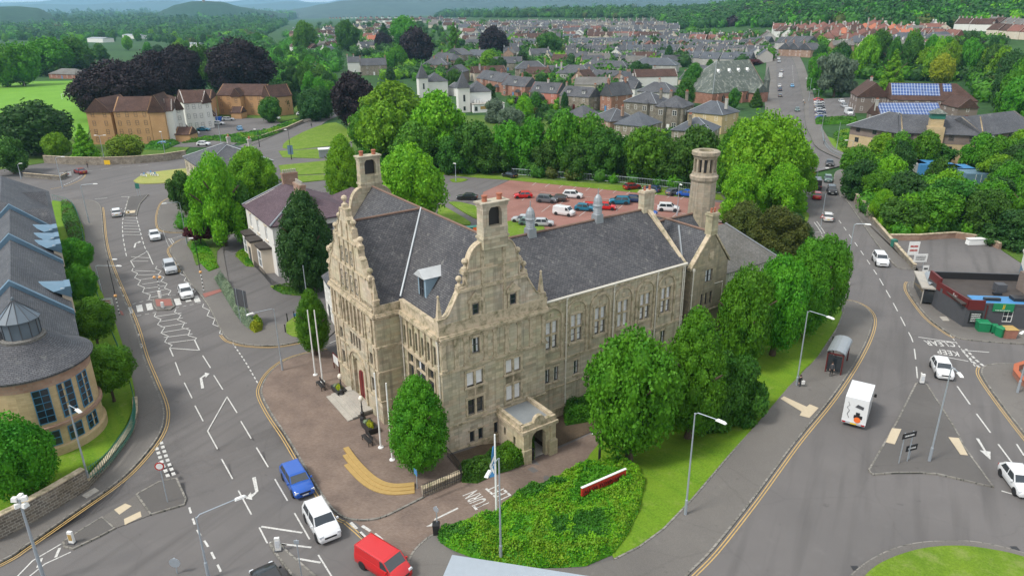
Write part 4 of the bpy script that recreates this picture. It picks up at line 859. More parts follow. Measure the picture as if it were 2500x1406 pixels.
# ---------------- trees ----------------
def rng(s):return np.random.default_rng(s)
def leafmesh(name,P_,Nn,size,seed,mat,core=None,asp=1.5):   # P_ points, Nn normals -> folded leaf clumps
    r=rng(seed);n=len(P_);q=Nn+r.normal(0,.7,(n,3));q/=np.linalg.norm(q,axis=1)[:,None]
    a=np.cross(q,r.normal(0,1,(n,3)));a/=np.linalg.norm(a,axis=1)[:,None];b=np.cross(q,a);s=(size*r.uniform(.6,1.3,n))[:,None]
    v=np.stack([P_-a*s*asp*.5,P_-b*s*.5+q*s*.12,P_+a*s*asp*.5,P_+b*s*.5-q*s*.1],1).reshape(-1,3)
    me=bpy.data.meshes.new(name);nv=len(v);idx=np.arange(nv);cv=np.zeros((0,3));cf=[]
    if core is not None:cv,cf=core
    tot=np.concatenate([v,cv]) if len(cv) else v
    me.vertices.add(len(tot));me.vertices.foreach_set('co',tot.astype(np.float32).ravel())
    nl=nv+sum(len(f) for f in cf);me.loops.add(nl);me.loops.foreach_set('vertex_index',np.concatenate([idx,np.array([i+nv for f in cf for i in f],int)]).astype(np.int32) if cf else idx.astype(np.int32))
    st=list(range(0,nv,4));t=nv
    for f in cf:st.append(t);t+=len(f)
    me.polygons.add(len(st));me.polygons.foreach_set('loop_start',np.array(st,np.int32));me.materials.append(M[mat]);me.update(calc_edges=True);me.validate();return me
def ico(sub=1):
    b=bmesh.new();bmesh.ops.create_icosphere(b,subdivisions=sub,radius=1);v=np.array([x.co[:] for x in b.verts]);f=[tuple(q.index for q in x.verts) for x in b.faces];b.free();return v,f
ICO1=ico(1);ICO2=ico(2);ICO3=ico(3)
def crown(kind,n,size,seed,mat,lobes=26):
    r=rng(seed);C_=[];R_=[]
    if kind=='round':
        for i in range(lobes):
            z=1-2*(i+.5)/lobes;th=i*2.39996+r.uniform(-.3,.3);rr=math.sqrt(max(0,1-z*z));k=r.uniform(.56,.8);C_.append((rr*math.cos(th)*k,rr*math.sin(th)*k,.5+z*.34*(k+.15) if z>-.2 else .5+z*.3));R_.append(r.uniform(.2,.36))
        C_.append((0,0,.5));R_.append(.5)
    elif kind=='oval':
        for i in range(lobes):
            t=(i+.5)/lobes;th=i*2.39996;w_=math.sin(PI*min(1,(t*.93+.05))**.72)**.75*.92;C_.append((w_*.66*math.cos(th),w_*.66*math.sin(th),t*.92+.04));R_.append(.17+.16*w_*r.uniform(.85,1.1))
    elif kind=='cone':
        for i in range(lobes):
            t=(i+.5)/lobes;th=i*2.39996;w_=(1-t)**.9;C_.append((w_*.66*math.cos(th),w_*.66*math.sin(th),t*.95));R_.append(.06+.26*w_*r.uniform(.8,1.1))
    elif kind=='layer':
        for i in range(lobes):
            t=r.uniform(.15,.9);th=i*2.39996;k=r.uniform(.25,.9)*math.sqrt(1-(t-.3)**2);C_.append((k*math.cos(th),k*math.sin(th),t));R_.append(r.uniform(.2,.33))
    elif kind=='wild':
        for i in range(lobes):
            th=r.uniform(0,2*PI);k=r.uniform(.1,.85);C_.append((k*math.cos(th),k*math.sin(th),r.uniform(.12,.95)*(1-.45*k)));R_.append(r.uniform(.16,.34))
        C_.append((0,0,.4));R_.append(.5)
    C_=np.array(C_);R_=np.array(R_);HK_=HK[kind];C_[:,2]*=HK_;zs=.55 if kind=='layer' else .95
    if kind in('round','wild'):R_[-1]*=1;C_=np.vstack([C_,[[0,0,HK_*.72],[0,0,HK_*.28]]]);R_=np.append(R_,[.5,.45])
    if kind in('oval','cone'):C_=np.vstack([C_,[[0,0,HK_*q] for q in(.2,.4,.6)]]);R_=np.append(R_,[.5,.55,.42] if kind=='oval' else [.5,.36,.22])
    w_=R_**2/np.sum(R_**2);k=r.choice(len(R_),int(n*1.5),p=w_);d=r.normal(0,1,(len(k),3));d[:,2]=d[:,2]*.9+.25;d/=np.linalg.norm(d,axis=1)[:,None]
    # roughen each lobe
    rad=R_[k]*(1+.12*np.sin(d[:,0]*9+k)*np.cos(d[:,1]*8+d[:,2]*7))*r.uniform(.8,1.12,len(k))
    sc3=np.array([1,1,zs]);p=C_[k]+d*rad[:,None]*sc3
    ok=np.ones(len(k),bool)
    for c_,q in zip(C_,R_):ok&=~(np.linalg.norm((p-c_)/sc3,axis=1)<q*.8)
    p=p[ok][:n];nn=d[ok][:n]
    cv=[];cf=[]
    for c_,q in zip(C_,R_):
        b=len(cv)*0+sum(len(x) for x in cv);cv.append(ICO1[0]*q*.76*sc3+c_);cf+=[tuple(i+b for i in f) for f in ICO1[1]]
    return leafmesh('crown',p,nn,size,seed,mat,(np.concatenate(cv),cf))
CR={}
HK=dict(oval=2.3,cone=2.8,round=1.9,wild=1.8,layer=1.1)
def getcrown(kind,mat,det):   # det: 2 near, 1 middle, 0 far
    k=(kind,mat,det)
    if k not in CR:
        n,s=((1300,.15),(6500,.075),(24000,.045))[det]
        if kind in('oval','cone'):s*=.9
        CR[k]=[crown(kind,n,s,hash(kind+mat)%97*0+sum(map(ord,kind+mat))+j*31,mat,{2:54,1:40,0:22}[det]) for j in range(2 if det else 3)]
    return CR[k]
TR={}
def trunkmesh(det):
    if det in TR:return TR[det]
    m=MB();r=rng(5);m.tube([(0,0,-.05),(0,0,.02),(.01,0,.3),(0,.01,.62)],[.045,.032,.026,.018],8 if det else 5,False)
    for i in range(5 if det else 3):
        a=i*2.4;m.tube([(0,0,.28+.05*i),(.12*math.cos(a),.12*math.sin(a),.42+.05*i),(.26*math.cos(a),.26*math.sin(a),.56+.05*i)],[.016,.012,.006],5,False)
    TR[det]=m.mesh('trunk',M['bark']);return TR[det]
WORD=dict(leaf_bright='bright green',leaf_green='fresh green',leaf_mid='mid green',leaf_dark='dark green',leaf_purple='dark purple',leaf_maroon='dark red',leaf_yellow='golden yellow',leaf_grey='grey green',leaf_olive='olive green',leaf_lime='lime green',leaf_pale='pale grey green')
KW=dict(round='broad',oval='upright oval',cone='conical',layer='spreading',wild='bushy')
TREES=[]
def tree(g,h,w,kind='round',mat='leaf_mid',det=1,label=None,clus=None,low=.12,z=None,name='tree',wy=None):
    n=len(TREES);t=empty(name,(g[0],g[1],hz(*g) if z is None else z),random.uniform(0,6.28),label,'tree',clus)
    link('trunk',trunkmesh(det),t,Matrix.Diagonal((h*1.0,h*1.0,h,1)))
    me=getcrown(kind,mat,det);me=me[n%len(me)]
    zc={'oval':(0,.96),'cone':(0,1),'round':(.06,.98),'layer':(.1,1.05),'wild':(0,1.02)}[kind];H=h*(1-low)
    link('crown',me,t,Matrix.Translation((0,0,h*low-zc[0]*H))@Matrix.Diagonal((w/2*1.02,(wy or w)/2*1.02,H/(zc[1]-zc[0])*1.02/HK[kind],1)))
    TREES.append((t,kind,mat,clus));return t
def tpx(x,yb,yt,wpx,kind='round',mat='leaf_mid',det=1,label=None,clus=None,low=.12,**k):
    g=G(x,yb);h=max(2,ZH(g,yt,hz(*g))-0.);w=wpx/scale_at(g,hz(*g)+h/2);return tree(g,h,w,kind,mat,det,label,clus,low,**k)
# --- near trees, one by one ---
tpx(1028,1150,935,160,'oval','leaf_green',2,'dense oval street tree in front of the town hall corner beside black railings',None,.1)
tpx(772,868,718,88,'oval','leaf_green',2,'narrow oval tree by two white flagpoles on the plaza',None,.12)
tpx(1535,1125,812,232,'round','leaf_green',2,'large round lime tree nearest the side porch of the town hall',None,.1)
tpx(1680,1070,775,170,'oval','leaf_green',2,'tall lime tree directly behind the large round lime by the porch',None,.1)
tpx(1768,1028,868,172,'layer','leaf_mid',2,'low spreading layered tree on the lawn between two lime groups',None,.05)
tpx(1803,905,655,140,'round','leaf_green',2,'first lime tree past the low spreading tree on the lawn edge','lime trees along the lawn',.08)
tpx(1885,868,630,140,'round','leaf_green',2,'second lime tree past the low spreading tree on the lawn edge','lime trees along the lawn',.08)
tpx(1950,822,600,130,'oval','leaf_green',2,'third lime tree past the low spreading tree on the lawn edge','lime trees along the lawn',.08)
tpx(1996,792,580,118,'round','leaf_green',2,'lime tree at the road end of the row on the lawn','lime trees along the lawn',.08)
for i,(a,b,c,d) in enumerate([(282,990,848,130),(243,862,732,108),(211,768,648,84),(199,692,584,86)]):
    tpx(a,b,c,d,'round','leaf_green',2,'clipped round street tree, %s from the roundabout of the row beside the court building'%('fourth','third','second','first')[i],'clipped street trees beside the court building',.3)
tpx(70,1222,1018,185,'round','leaf_green',2,'wide rounded tree behind the stone wall below the curved court wing',None,.12)
tpx(760,712,484,152,'oval','leaf_dark',2,'tall dark green tree in front of the white villa',None,.06)
tpx(548,600,372,130,'wild','leaf_bright',2,'tall bright green tree between the white villa and the stone hipped house',None,.06)
tpx(628,500,358,118,'wild','leaf_bright',2,'bright green tree behind the white villa chimneys',None,.05)
tpx(600,590,440,90,'wild','leaf_mid',1,'leafy tree hugging the back wall of the white villa',None,.03)
tpx(455,525,416,66,'wild','leaf_mid',1,'small bushy tree at the corner of the stone hipped house',None,.1)
tpx(492,600,540,66,'layer','leaf_maroon',1,'small dark red maple on the grass by the side road',None,.3)
tpx(845,500,342,98,'oval','leaf_bright',2,'bright green tree beside the far chimney of the town hall',None,.05)
tpx(1008,560,358,172,'round','leaf_bright',2,'large bright green tree between the town hall roof and the grey forecourt',None,.04)
# --- belt behind the car park, seen above the red paving ---
belt=[(945,395,252,130,'round','leaf_bright'),(960,330,198,150,'wild','leaf_bright'),(900,372,262,90,'round','leaf_green'),(1075,400,222,150,'wild','leaf_bright'),(1010,420,300,120,'round','leaf_green'),(1160,418,298,120,'round','leaf_mid'),(1245,418,298,95,'round','leaf_green'),(1302,418,284,100,'wild','leaf_green'),(1372,424,270,108,'round','leaf_green'),(1440,428,276,116,'wild','leaf_green'),(1470,436,312,112,'round','leaf_mid'),(1530,436,330,90,'wild','leaf_mid'),(1578,444,312,120,'round','leaf_green'),(1640,450,335,90,'wild','leaf_mid'),(1695,456,308,124,'round','leaf_mid'),(1100,424,330,90,'wild','leaf_mid'),(1205,424,345,80,'wild','leaf_mid'),(1340,430,340,80,'wild','leaf_mid'),(1405,436,345,80,'wild','leaf_mid')]
for a in sorted(belt):tpx(*a,det=1,clus='trees behind the red car park',low=.03)
big=[(1850,505,278,190,'round','leaf_bright'),(1790,480,300,110,'round','leaf_green'),(1930,490,330,100,'wild','leaf_bright'),(1800,540,400,110,'wild','leaf_bright'),(1905,530,400,120,'wild','leaf_bright')]
for a in sorted(big):tpx(*a,det=2,clus='bright trees between the chimney tower and the street',low=.03)
for a in [(1815,600,492,120,'wild','leaf_olive'),(1890,622,505,140,'wild','leaf_olive'),(1935,600,520,80,'wild','leaf_dark')]:tpx(*a,det=2,clus='dark yews behind the grey slate house',low=.0)
# --- left side ---
for a in [(295,290,150,200,'round','leaf_purple'),(250,270,175,120,'round','leaf_purple'),(385,262,128,150,'round','leaf_purple'),(350,285,165,130,'round','leaf_purple'),(450,230,112,130,'round','leaf_purple'),(592,232,96,165,'round','leaf_purple')]:tpx(*a,det=2,clus='copper beeches behind the brick flats',low=.02)
for a in [(870,312,180,118,'round','leaf_purple'),(1018,160,68,92,'round','leaf_purple'),(1206,138,66,76,'round','leaf_purple'),(935,122,80,42,'round','leaf_purple'),(1835,160,145,50,'round','leaf_maroon')]:tpx(*a,det=1,clus='copper beeches scattered through the town',low=.02)
for a in [(100,378,250,180,'round','leaf_dark'),(35,425,335,95,'wild','leaf_mid'),(145,388,325,66,'round','leaf_bright'),(212,388,300,70,'cone','leaf_bright'),(312,392,330,90,'round','leaf_lime'),(60,212,105,95,'round','leaf_green'),(20,215,110,90,'round','leaf_green'),(135,185,92,110,'round','leaf_green'),(190,180,90,90,'wild','leaf_mid'),(500,225,105,90,'wild','leaf_mid'),(545,100+130,60+60,80,'wild','leaf_mid')]:tpx(*a,det=1,clus='green trees around the playing field and the flats',low=.05)
# --- scattered groups: (cluster, polygon of picture points, count, crown px width, kinds, mats)
def inpoly(x,y,p):
    c=False;j=len(p)-1
    for i in range(len(p)):
        if (p[i][1]>y)!=(p[j][1]>y) and x<(p[j][0]-p[i][0])*(y-p[i][1])/(p[j][1]-p[i][1])+p[i][0]:c=not c
        j=i
    return c
def scatter(clus,poly,n,size,mats,kinds=('wild','round'),det=1,h=(9,15),minpx=.5,low=.03,seed=1,hole=None):
    r=random.Random(seed);pts=[];x0,x1=min(p[0] for p in poly),max(p[0] for p in poly);y0,y1=min(p[1] for p in poly),max(p[1] for p in poly);tr=0
    while len(pts)<n and tr<n*60:
        tr+=1;x,y=r.uniform(x0,x1),r.uniform(y0,y1)
        if not inpoly(x,y,poly) or (hole and inpoly(x,y,hole)):continue
        g=G(x,y)
        if any(math.dist(g,q)<size*minpx*1.0 for q in pts):continue
        pts.append(g);hh=r.uniform(*h);tree(g,hh,size*r.uniform(.8,1.3),r.choice(kinds),r.choice(mats),det,None,clus,low)
scatter('trees in the wood beside the main road',[(2075,470),(2110,400),(2200,380),(2380,385),(2500,400),(2560,560),(2500,610),(2330,565),(2190,565)],44,7.5,['leaf_green','leaf_mid','leaf_bright','leaf_dark'],det=1,h=(6,10),seed=3,hole=[(2215,425),(2400,425),(2410,520),(2340,520),(2320,478),(2215,470)])
scatter('trees in the wood beside the main road',[(2120,540),(2190,575),(2330,560),(2450,590),(2500,560),(2300,500),(2140,480)],14,6,['leaf_bright','leaf_green','leaf_mid'],det=2,h=(4.5,7),seed=9)
scatter('trees behind the solar panel roofs',[(2060,180),(2200,160),(2380,165),(2500,230),(2560,330),(2470,300),(2400,215),(2380,200),(2100,200)],36,11,['leaf_bright','leaf_green','leaf_mid','leaf_dark'],det=1,h=(15,22),seed=4)
scatter('trees beside the long street',[(1965,215),(1970,160),(2060,140),(2075,235),(1990,240)],9,11,['leaf_green','leaf_dark','leaf_bright'],det=1,h=(14,20),seed=5)
tpx(2035,238,132,92,'layer','leaf_grey',1,'pale blue grey cedar with flat layers beside the care home car park',None,.15)
tpx(2170,235,118,80,'cone','leaf_bright',1,'tall bright green pointed tree behind the care home',None,.02)
tpx(2290,215,132,60,'round','leaf_yellow',1,'golden yellow tree behind the solar panel roofs',None,.1)
tpx(2420,190,112,60,'round','leaf_lime',1,'yellow green tree at the back of the care home wood',None,.1)
scatter('trees around the turreted white hotel',[(640,300),(690,230),(800,190),(820,250),(800,290),(760,300)],16,9,['leaf_mid','leaf_green','leaf_dark'],det=1,h=(9,14),seed=6)
scatter('trees on the slope above the brick flats',[(650,150),(820,130),(830,220),(690,240),(640,200)],18,9,['leaf_mid','leaf_green'],det=1,h=(10,15),seed=7)
scatter('trees edging the playing field',[(0,190),(190,185),(330,165),(520,120),(640,140),(640,95),(300,85),(0,100)],46,12,['leaf_green','leaf_mid','leaf_bright','leaf_dark'],det=1,h=(12,18),seed=8)
scatter('garden trees among the stone houses',[(940,110),(1650,110),(1750,190),(1750,250),(1640,300),(1250,270),(1180,240),(930,200)],34,7.5,['leaf_green','leaf_mid','leaf_dark','leaf_grey'],('round','wild','oval'),1,(6,12),2.2,seed=12)
for a in [(1340,140,80,70,'round','leaf_mid'),(1110,150,52,44,'cone','leaf_green'),(1690,245,160,68,'oval','leaf_mid'),(1845,262,215,40,'cone','leaf_mid'),(1790,268,215,36,'wild','leaf_mid'),(975,165,112,50,'round','leaf_green'),(1195,170,122,46,'round','leaf_bright'),(1210,300,240,60,'wild','leaf_grey'),(1280,295,235,46,'round','leaf_bright'),(1245,310,262,70,'round','leaf_grey'),(1378,270,228,22,'oval','leaf_dark'),(745,130,52,60,'round','leaf_green'),(850,125,50,60,'round','leaf_mid'),(940,115,55,60,'cone','leaf_dark'),(990,118,40,70,'round','leaf_green'),(1490,205,170,34,'cone','leaf_mid')]:tpx(*a,det=1,clus='single trees standing among the houses',low=.03)
ORD=['first','second','third','fourth','fifth','sixth','seventh','eighth','ninth','tenth','eleventh','twelfth','thirteenth','fourteenth','fifteenth','sixteenth','seventeenth','eighteenth','nineteenth','twentieth']
TENS={2:'twenty',3:'thirty',4:'forty',5:'fifty',6:'sixty',7:'seventy'}
def ordn(i):
    i+=1
    if i<=20:return ORD[i-1]
    t,u=divmod(i,10);return (TENS[t]+'-'+ORD[u-1]) if u else TENS[t][:-1]+'ieth'
def label_by_order(items,fmt):   # items: (object,dict of words); ordinals run left to right inside equal descriptions
    d={}
    for o,k in items:d.setdefault(fmt.format(**k),[]).append(o)
    for k,os_ in d.items():
        os_.sort(key=lambda o:P(*o.location)[0])
        for i,o in enumerate(os_):o['label']=(k+(', the only such one' if 0 else '')) if len(os_)==1 else '%s, %s from left'%(k,ordn(i))
label_by_order([(t,dict(a=KW[k],b=WORD[m_],c=c_.split(' ',1)[1] if c_.startswith(('trees','green','bright','dark','copper','single','garden')) else c_)) for t,k,m_,c_ in TREES if not t.get('label')],'{a} {b} tree {c}')
# ---------------- far hills, woods and fields ----------------
def hill(name,D,prof,depth,mat,zb=-30,seed=1,amp=1.):   # ridge with real depth, crest points given as picture points at distance D
    r=random.Random(seed);pts=[]
    for px,py in prof:
        d=ray(px,py);k=D/math.hypot(d[0],d[1]);pts.append((d[0]*k,d[1]*k,CH+d[2]*k))
    q=[]
    for i in range(len(pts)-1):
        for j in range(10):
            t=j/10;t2=t*t*(3-2*t)*.5+t*.5;q.append(tuple(pts[i][c]+(pts[i+1][c]-pts[i][c])*(t if c<2 else t2) for c in range(3)))
    q.append(pts[-1]);m=MB();rows=9;n=len(q)
    for j in range(rows):
        u=j/(rows-1)*2-1;f=max(0,1-abs(u)**1.6)
        for x,y,z in q:
            l=math.hypot(x,y);k=1+u*depth/l;nn=noise.noise(Vector((x*k/depth*3,y*k/depth*3,seed)))*.22+noise.noise(Vector((x*k/depth*9,y*k/depth*9,seed)))*.1
            m.v.append((x*k,y*k,zb+(z-zb)*f*(1+nn*(1-f)*amp*2)))
    for j in range(rows-1):
        for i in range(n-1):m.f.append((j*n+i,j*n+i+1,(j+1)*n+i+1,(j+1)*n+i));m.mi.append(0)
    return struct(m.obj(name,M[mat],smooth=True))
x=ground('hill_wood',(.008,.03,.016),(.018,.055,.022),.012,.06,.5);x=ground('hill_heath',(.03,.05,.045),(.055,.08,.06),.003,.01,.3);x=ground('field',(.09,.2,.02),(.15,.27,.03),.02,.4,.1)
hill('hill',3600,[(-60,26),(0,17),(40,16),(90,20),(125,34)],700,'hill_wood',seed=2)
hill('hill',4200,[(380,40),(400,24),(430,12),(470,4),(500,3),(540,5),(590,18),(640,26),(700,34)],500,'hill_wood',seed=3,amp=.3)
hill('hills',6500,[(640,38),(700,26),(740,20),(790,10),(840,2),(920,-4),(1020,-2),(1120,-8),(1250,-3),(1400,-16),(1600,-20),(1760,-30),(1900,-40),(2200,-50)],1500,'hill_heath',seed=5)
hill('mountains',13000,[(-200,16),(0,14),(100,10),(200,12),(330,5),(400,2),(480,8),(560,14),(640,10),(700,4),(760,8),(830,12),(900,2),(1000,-8),(1200,-12)],2000,'hill_heath',seed=7)
hill('mountains',17500,[(-200,9),(0,7),(90,5),(160,-3),(260,-9),(420,-8),(500,4),(560,5),(620,-3),(700,-6),(750,6),(800,6),(840,-3),(1000,-14)],2000,'hill_heath',seed=9)
g_=G(500,6);d_=ray(497,3);k_=4150/math.hypot(d_[0],d_[1])
t=empty('monument_tower',(d_[0]*k_,d_[1]*k_,CH+d_[2]*k_-14),0,'slim stone monument tower on top of the distant wooded hill','tower');m=MB();m.lathe([(9,-10),(8,0),(6.5,38),(8,40),(7,46),(3,56)],6);m.obj('shaft',M['rubble'],t)
# fields on the plain
for i,(n_,p) in enumerate((('field',[(0,74),(60,72),(230,70),(250,80),(90,88),(0,90)]),('field',[(470,66),(600,66),(640,72),(560,80),(480,78)]),('field',[(0,52),(120,51),(100,56),(0,57)]),('field',[(1820,8),(1900,6),(2010,2),(1960,16),(1880,20)]),('field',[(1680,14),(1740,12),(1760,20),(1700,24)]),('field',[(2190,80),(2330,48),(2420,40),(2380,60),(2250,84)]),('field',[(330,38),(640,36),(700,42),(400,44)]))):
    pp=GP(p);m=MB();cx_=sum(a for a,b in pp)/len(pp);cy_=sum(b for a,b in pp)/len(pp);b_=[]
    for a,b in zip(pp,pp[1:]+pp[:1]):
        for k in range(6):b_.append((a[0]+(b[0]-a[0])*k/6,a[1]+(b[1]-a[1])*k/6))
    vs=[];R=6
    for r_ in range(R+1):
        for a,b in b_:
            x,y=cx_+(a-cx_)*r_/R,cy_+(b-cy_)*r_/R;vs.append((x,y,hz(x,y)+(1.2 if y>1000 else .6)))
    n=len(b_);m.add(vs,[(r_*n+j,r_*n+(j+1)%n,(r_+1)*n+(j+1)%n,(r_+1)*n+j) for r_ in range(R) for j in range(n)]);struct(m.obj('field',M['field']))
# far woods: lumpy crowns in one object
def woods(name,polys,label,seed=1,nq=70):
    r=random.Random(seed);V=[];Fc=[];MI=[];base=0;mats=['leaf_mid','leaf_dark','leaf_green','leaf_olive','leaf_purple','leaf_bright'];nr=rng(seed)
    protos=[]
    for j in range(8):
        n=nq;d=nr.normal(0,1,(n,3));d[:,2]=d[:,2]*.9+.35;d/=np.linalg.norm(d,axis=1)[:,None];k=1+.24*np.sin(d[:,0]*5+j)*np.cos(d[:,1]*6+j*2)+nr.uniform(-.16,.08,n);p=d*k[:,None];q=d+nr.normal(0,.5,(n,3));q/=np.linalg.norm(q,axis=1)[:,None];a_=np.cross(q,nr.normal(0,1,(n,3)));a_/=np.linalg.norm(a_,axis=1)[:,None];b_=np.cross(q,a_);sz=2.7/math.sqrt(n)*nr.uniform(.7,1.3,(n,1))
        v=np.stack([p-a_*sz*.7,p-b_*sz*.5,p+a_*sz*.7,p+b_*sz*.5],1).reshape(-1,3);f=[(4*i,4*i+1,4*i+2) for i in range(n)]+[(4*i,4*i+2,4*i+3) for i in range(n)];cv=ICO1[0]*.86;f+=[tuple(t+4*n for t in x) for x in ICO1[1]];protos.append((np.concatenate([v,cv]),np.array(f)))
    for poly,n,size,wts in polys:
        x0,x1=min(p[0] for p in poly),max(p[0] for p in poly);y0,y1=min(p[1] for p in poly),max(p[1] for p in poly);c=0;tr=0
        while c<n and tr<n*20:
            tr+=1;x,y=r.uniform(x0,x1),r.uniform(y0,y1)
            if not inpoly(x,y,poly):continue
            g=G(x,y)
            if math.hypot(*g)>8500:continue
            c+=1;z=hz(*g);s=size*r.uniform(.7,1.35)*max(1,math.hypot(*g)/1500);p,f=protos[r.randrange(8)]
            V.append(p*np.array([s,s*r.uniform(.85,1.15),s*r.uniform(.8,1.15)])+np.array([g[0],g[1],z+s*.55]));Fc.append(f+base);base+=len(p);mi=r.choices(range(6),wts)[0];MI.append(np.full(len(f),mi))
    V=np.concatenate(V);Fc=np.concatenate(Fc);MI=np.concatenate(MI);me=bpy.data.meshes.new(name);me.vertices.add(len(V));me.vertices.foreach_set('co',V.astype(np.float32).ravel());me.loops.add(len(Fc)*3);me.loops.foreach_set('vertex_index',Fc.astype(np.int32).ravel());me.polygons.add(len(Fc));me.polygons.foreach_set('loop_start',np.arange(0,len(Fc)*3,3,dtype=np.int32))
    for k in mats:me.materials.append(M[k])
    me.polygons.foreach_set('material_index',MI.astype(np.int32));me.update(calc_edges=True);o=link(name,me);o['kind']='stuff';o['label']=label
W0=(5,5,3,1,.3,.3)
woods('woods',[([(-20,92),(640,92),(700,60),(640,46),(-20,46)],1500,7,(3,8,.7,.3,.1,0)),([(-20,70),(640,70),(660,40),(-20,36)],900,9,(2,8,.3,0,0,0)),([(640,60),(760,42),(820,36),(800,34),(690,34),(640,44)],160,7,W0),([(-20,100),(-20,78),(640,76),(660,110),(640,150),(500,118),(300,92),(180,100)],420,6.5,(5,6,1.5,.3,.2,.2))],'dark woods and tree lines covering the far plain on the left',2)
woods('woods',[([(1060,44),(1100,24),(1250,20),(1500,18),(1700,16),(1900,30),(1900,62),(1640,64),(1600,46),(1300,44)],1300,6.5,(3,8,.8,.4,.2,0))],'band of woodland behind the grey and white terraces',3)
woods('woods',[([(1640,72),(1900,66),(2060,66),(2200,82),(2330,70),(2360,60),(2520,58),(2520,-30),(1900,-30),(1700,10)],2600,6.5,(4,7,1,.4,.3,.25))],'wooded hillside rising behind the red roofed houses',4)
woods('woods',[([(640,200),(650,110),(760,60),(830,110),(820,190),(700,235)],160,4.6,(4,2,5,.4,.1,2))],'thick woodland on the slope above the flats',5,200)
woods('undergrowth',[([(2070,470),(2110,400),(2200,380),(2210,470),(2340,500),(2410,500),(2410,420),(2380,385),(2520,400),(2560,560),(2500,612),(2330,572),(2180,578),(2100,510)],420,1.7,(4,1,5,1,0,3)),([(870,400),(1060,420),(1240,428),(1500,448),(1760,472),(1930,470),(1900,400),(1500,380),(1100,370),(900,360)],420,1.9,(5,3,3,1,0,.5))],'thick undergrowth and bushes below the trees',6,240)
woods('undergrowth',[([(430,560),(470,470),(520,420),(640,430),(640,560),(560,570)],90,1.1,(3,1,5,1,0,3)),([(1780,620),(1960,560),(1980,600),(1850,660)],60,1.2,(3,4,1,2,0,0)),([(1560,1000),(1750,850),(1800,850),(1620,1000)],60,.9,(4,4,1,0,0,0))],'low shrubs and undergrowth in the gardens beside the town hall',7,240)

woods('undergrowth',[([(760,60),(1100,55),(1640,75),(1660,110),(1640,165),(1560,180),(1480,240),(1290,200),(1240,160),(1130,200),(940,200),(860,130),(770,110)],900,3.6,(5,5,3,.6,.3,1)),([(1140,66),(1640,76),(1880,96),(1880,160),(1640,165),(1300,150),(1140,120)],130,5.2,(4,5,2,.3,.5,.5)),([(1650,80),(1880,90),(1880,140),(1650,150)],140,3.2,(5,4,4,.6,.2,1.5)),([(1900,86),(2450,100),(2450,120),(2050,130),(1960,130)],260,3.2,(5,4,4,.6,.2,1.5)),([(1240,240),(1370,250),(1500,300),(1640,330),(1640,350),(1240,300)],80,1.8,(5,3,5,.6,.1,2)),([(2100,160),(2480,180),(2480,260),(2400,250),(2380,200),(2100,195)],200,4,(5,5,4,.6,.1,1.5))],'hedges, bushes and small garden trees between the houses',8,110)
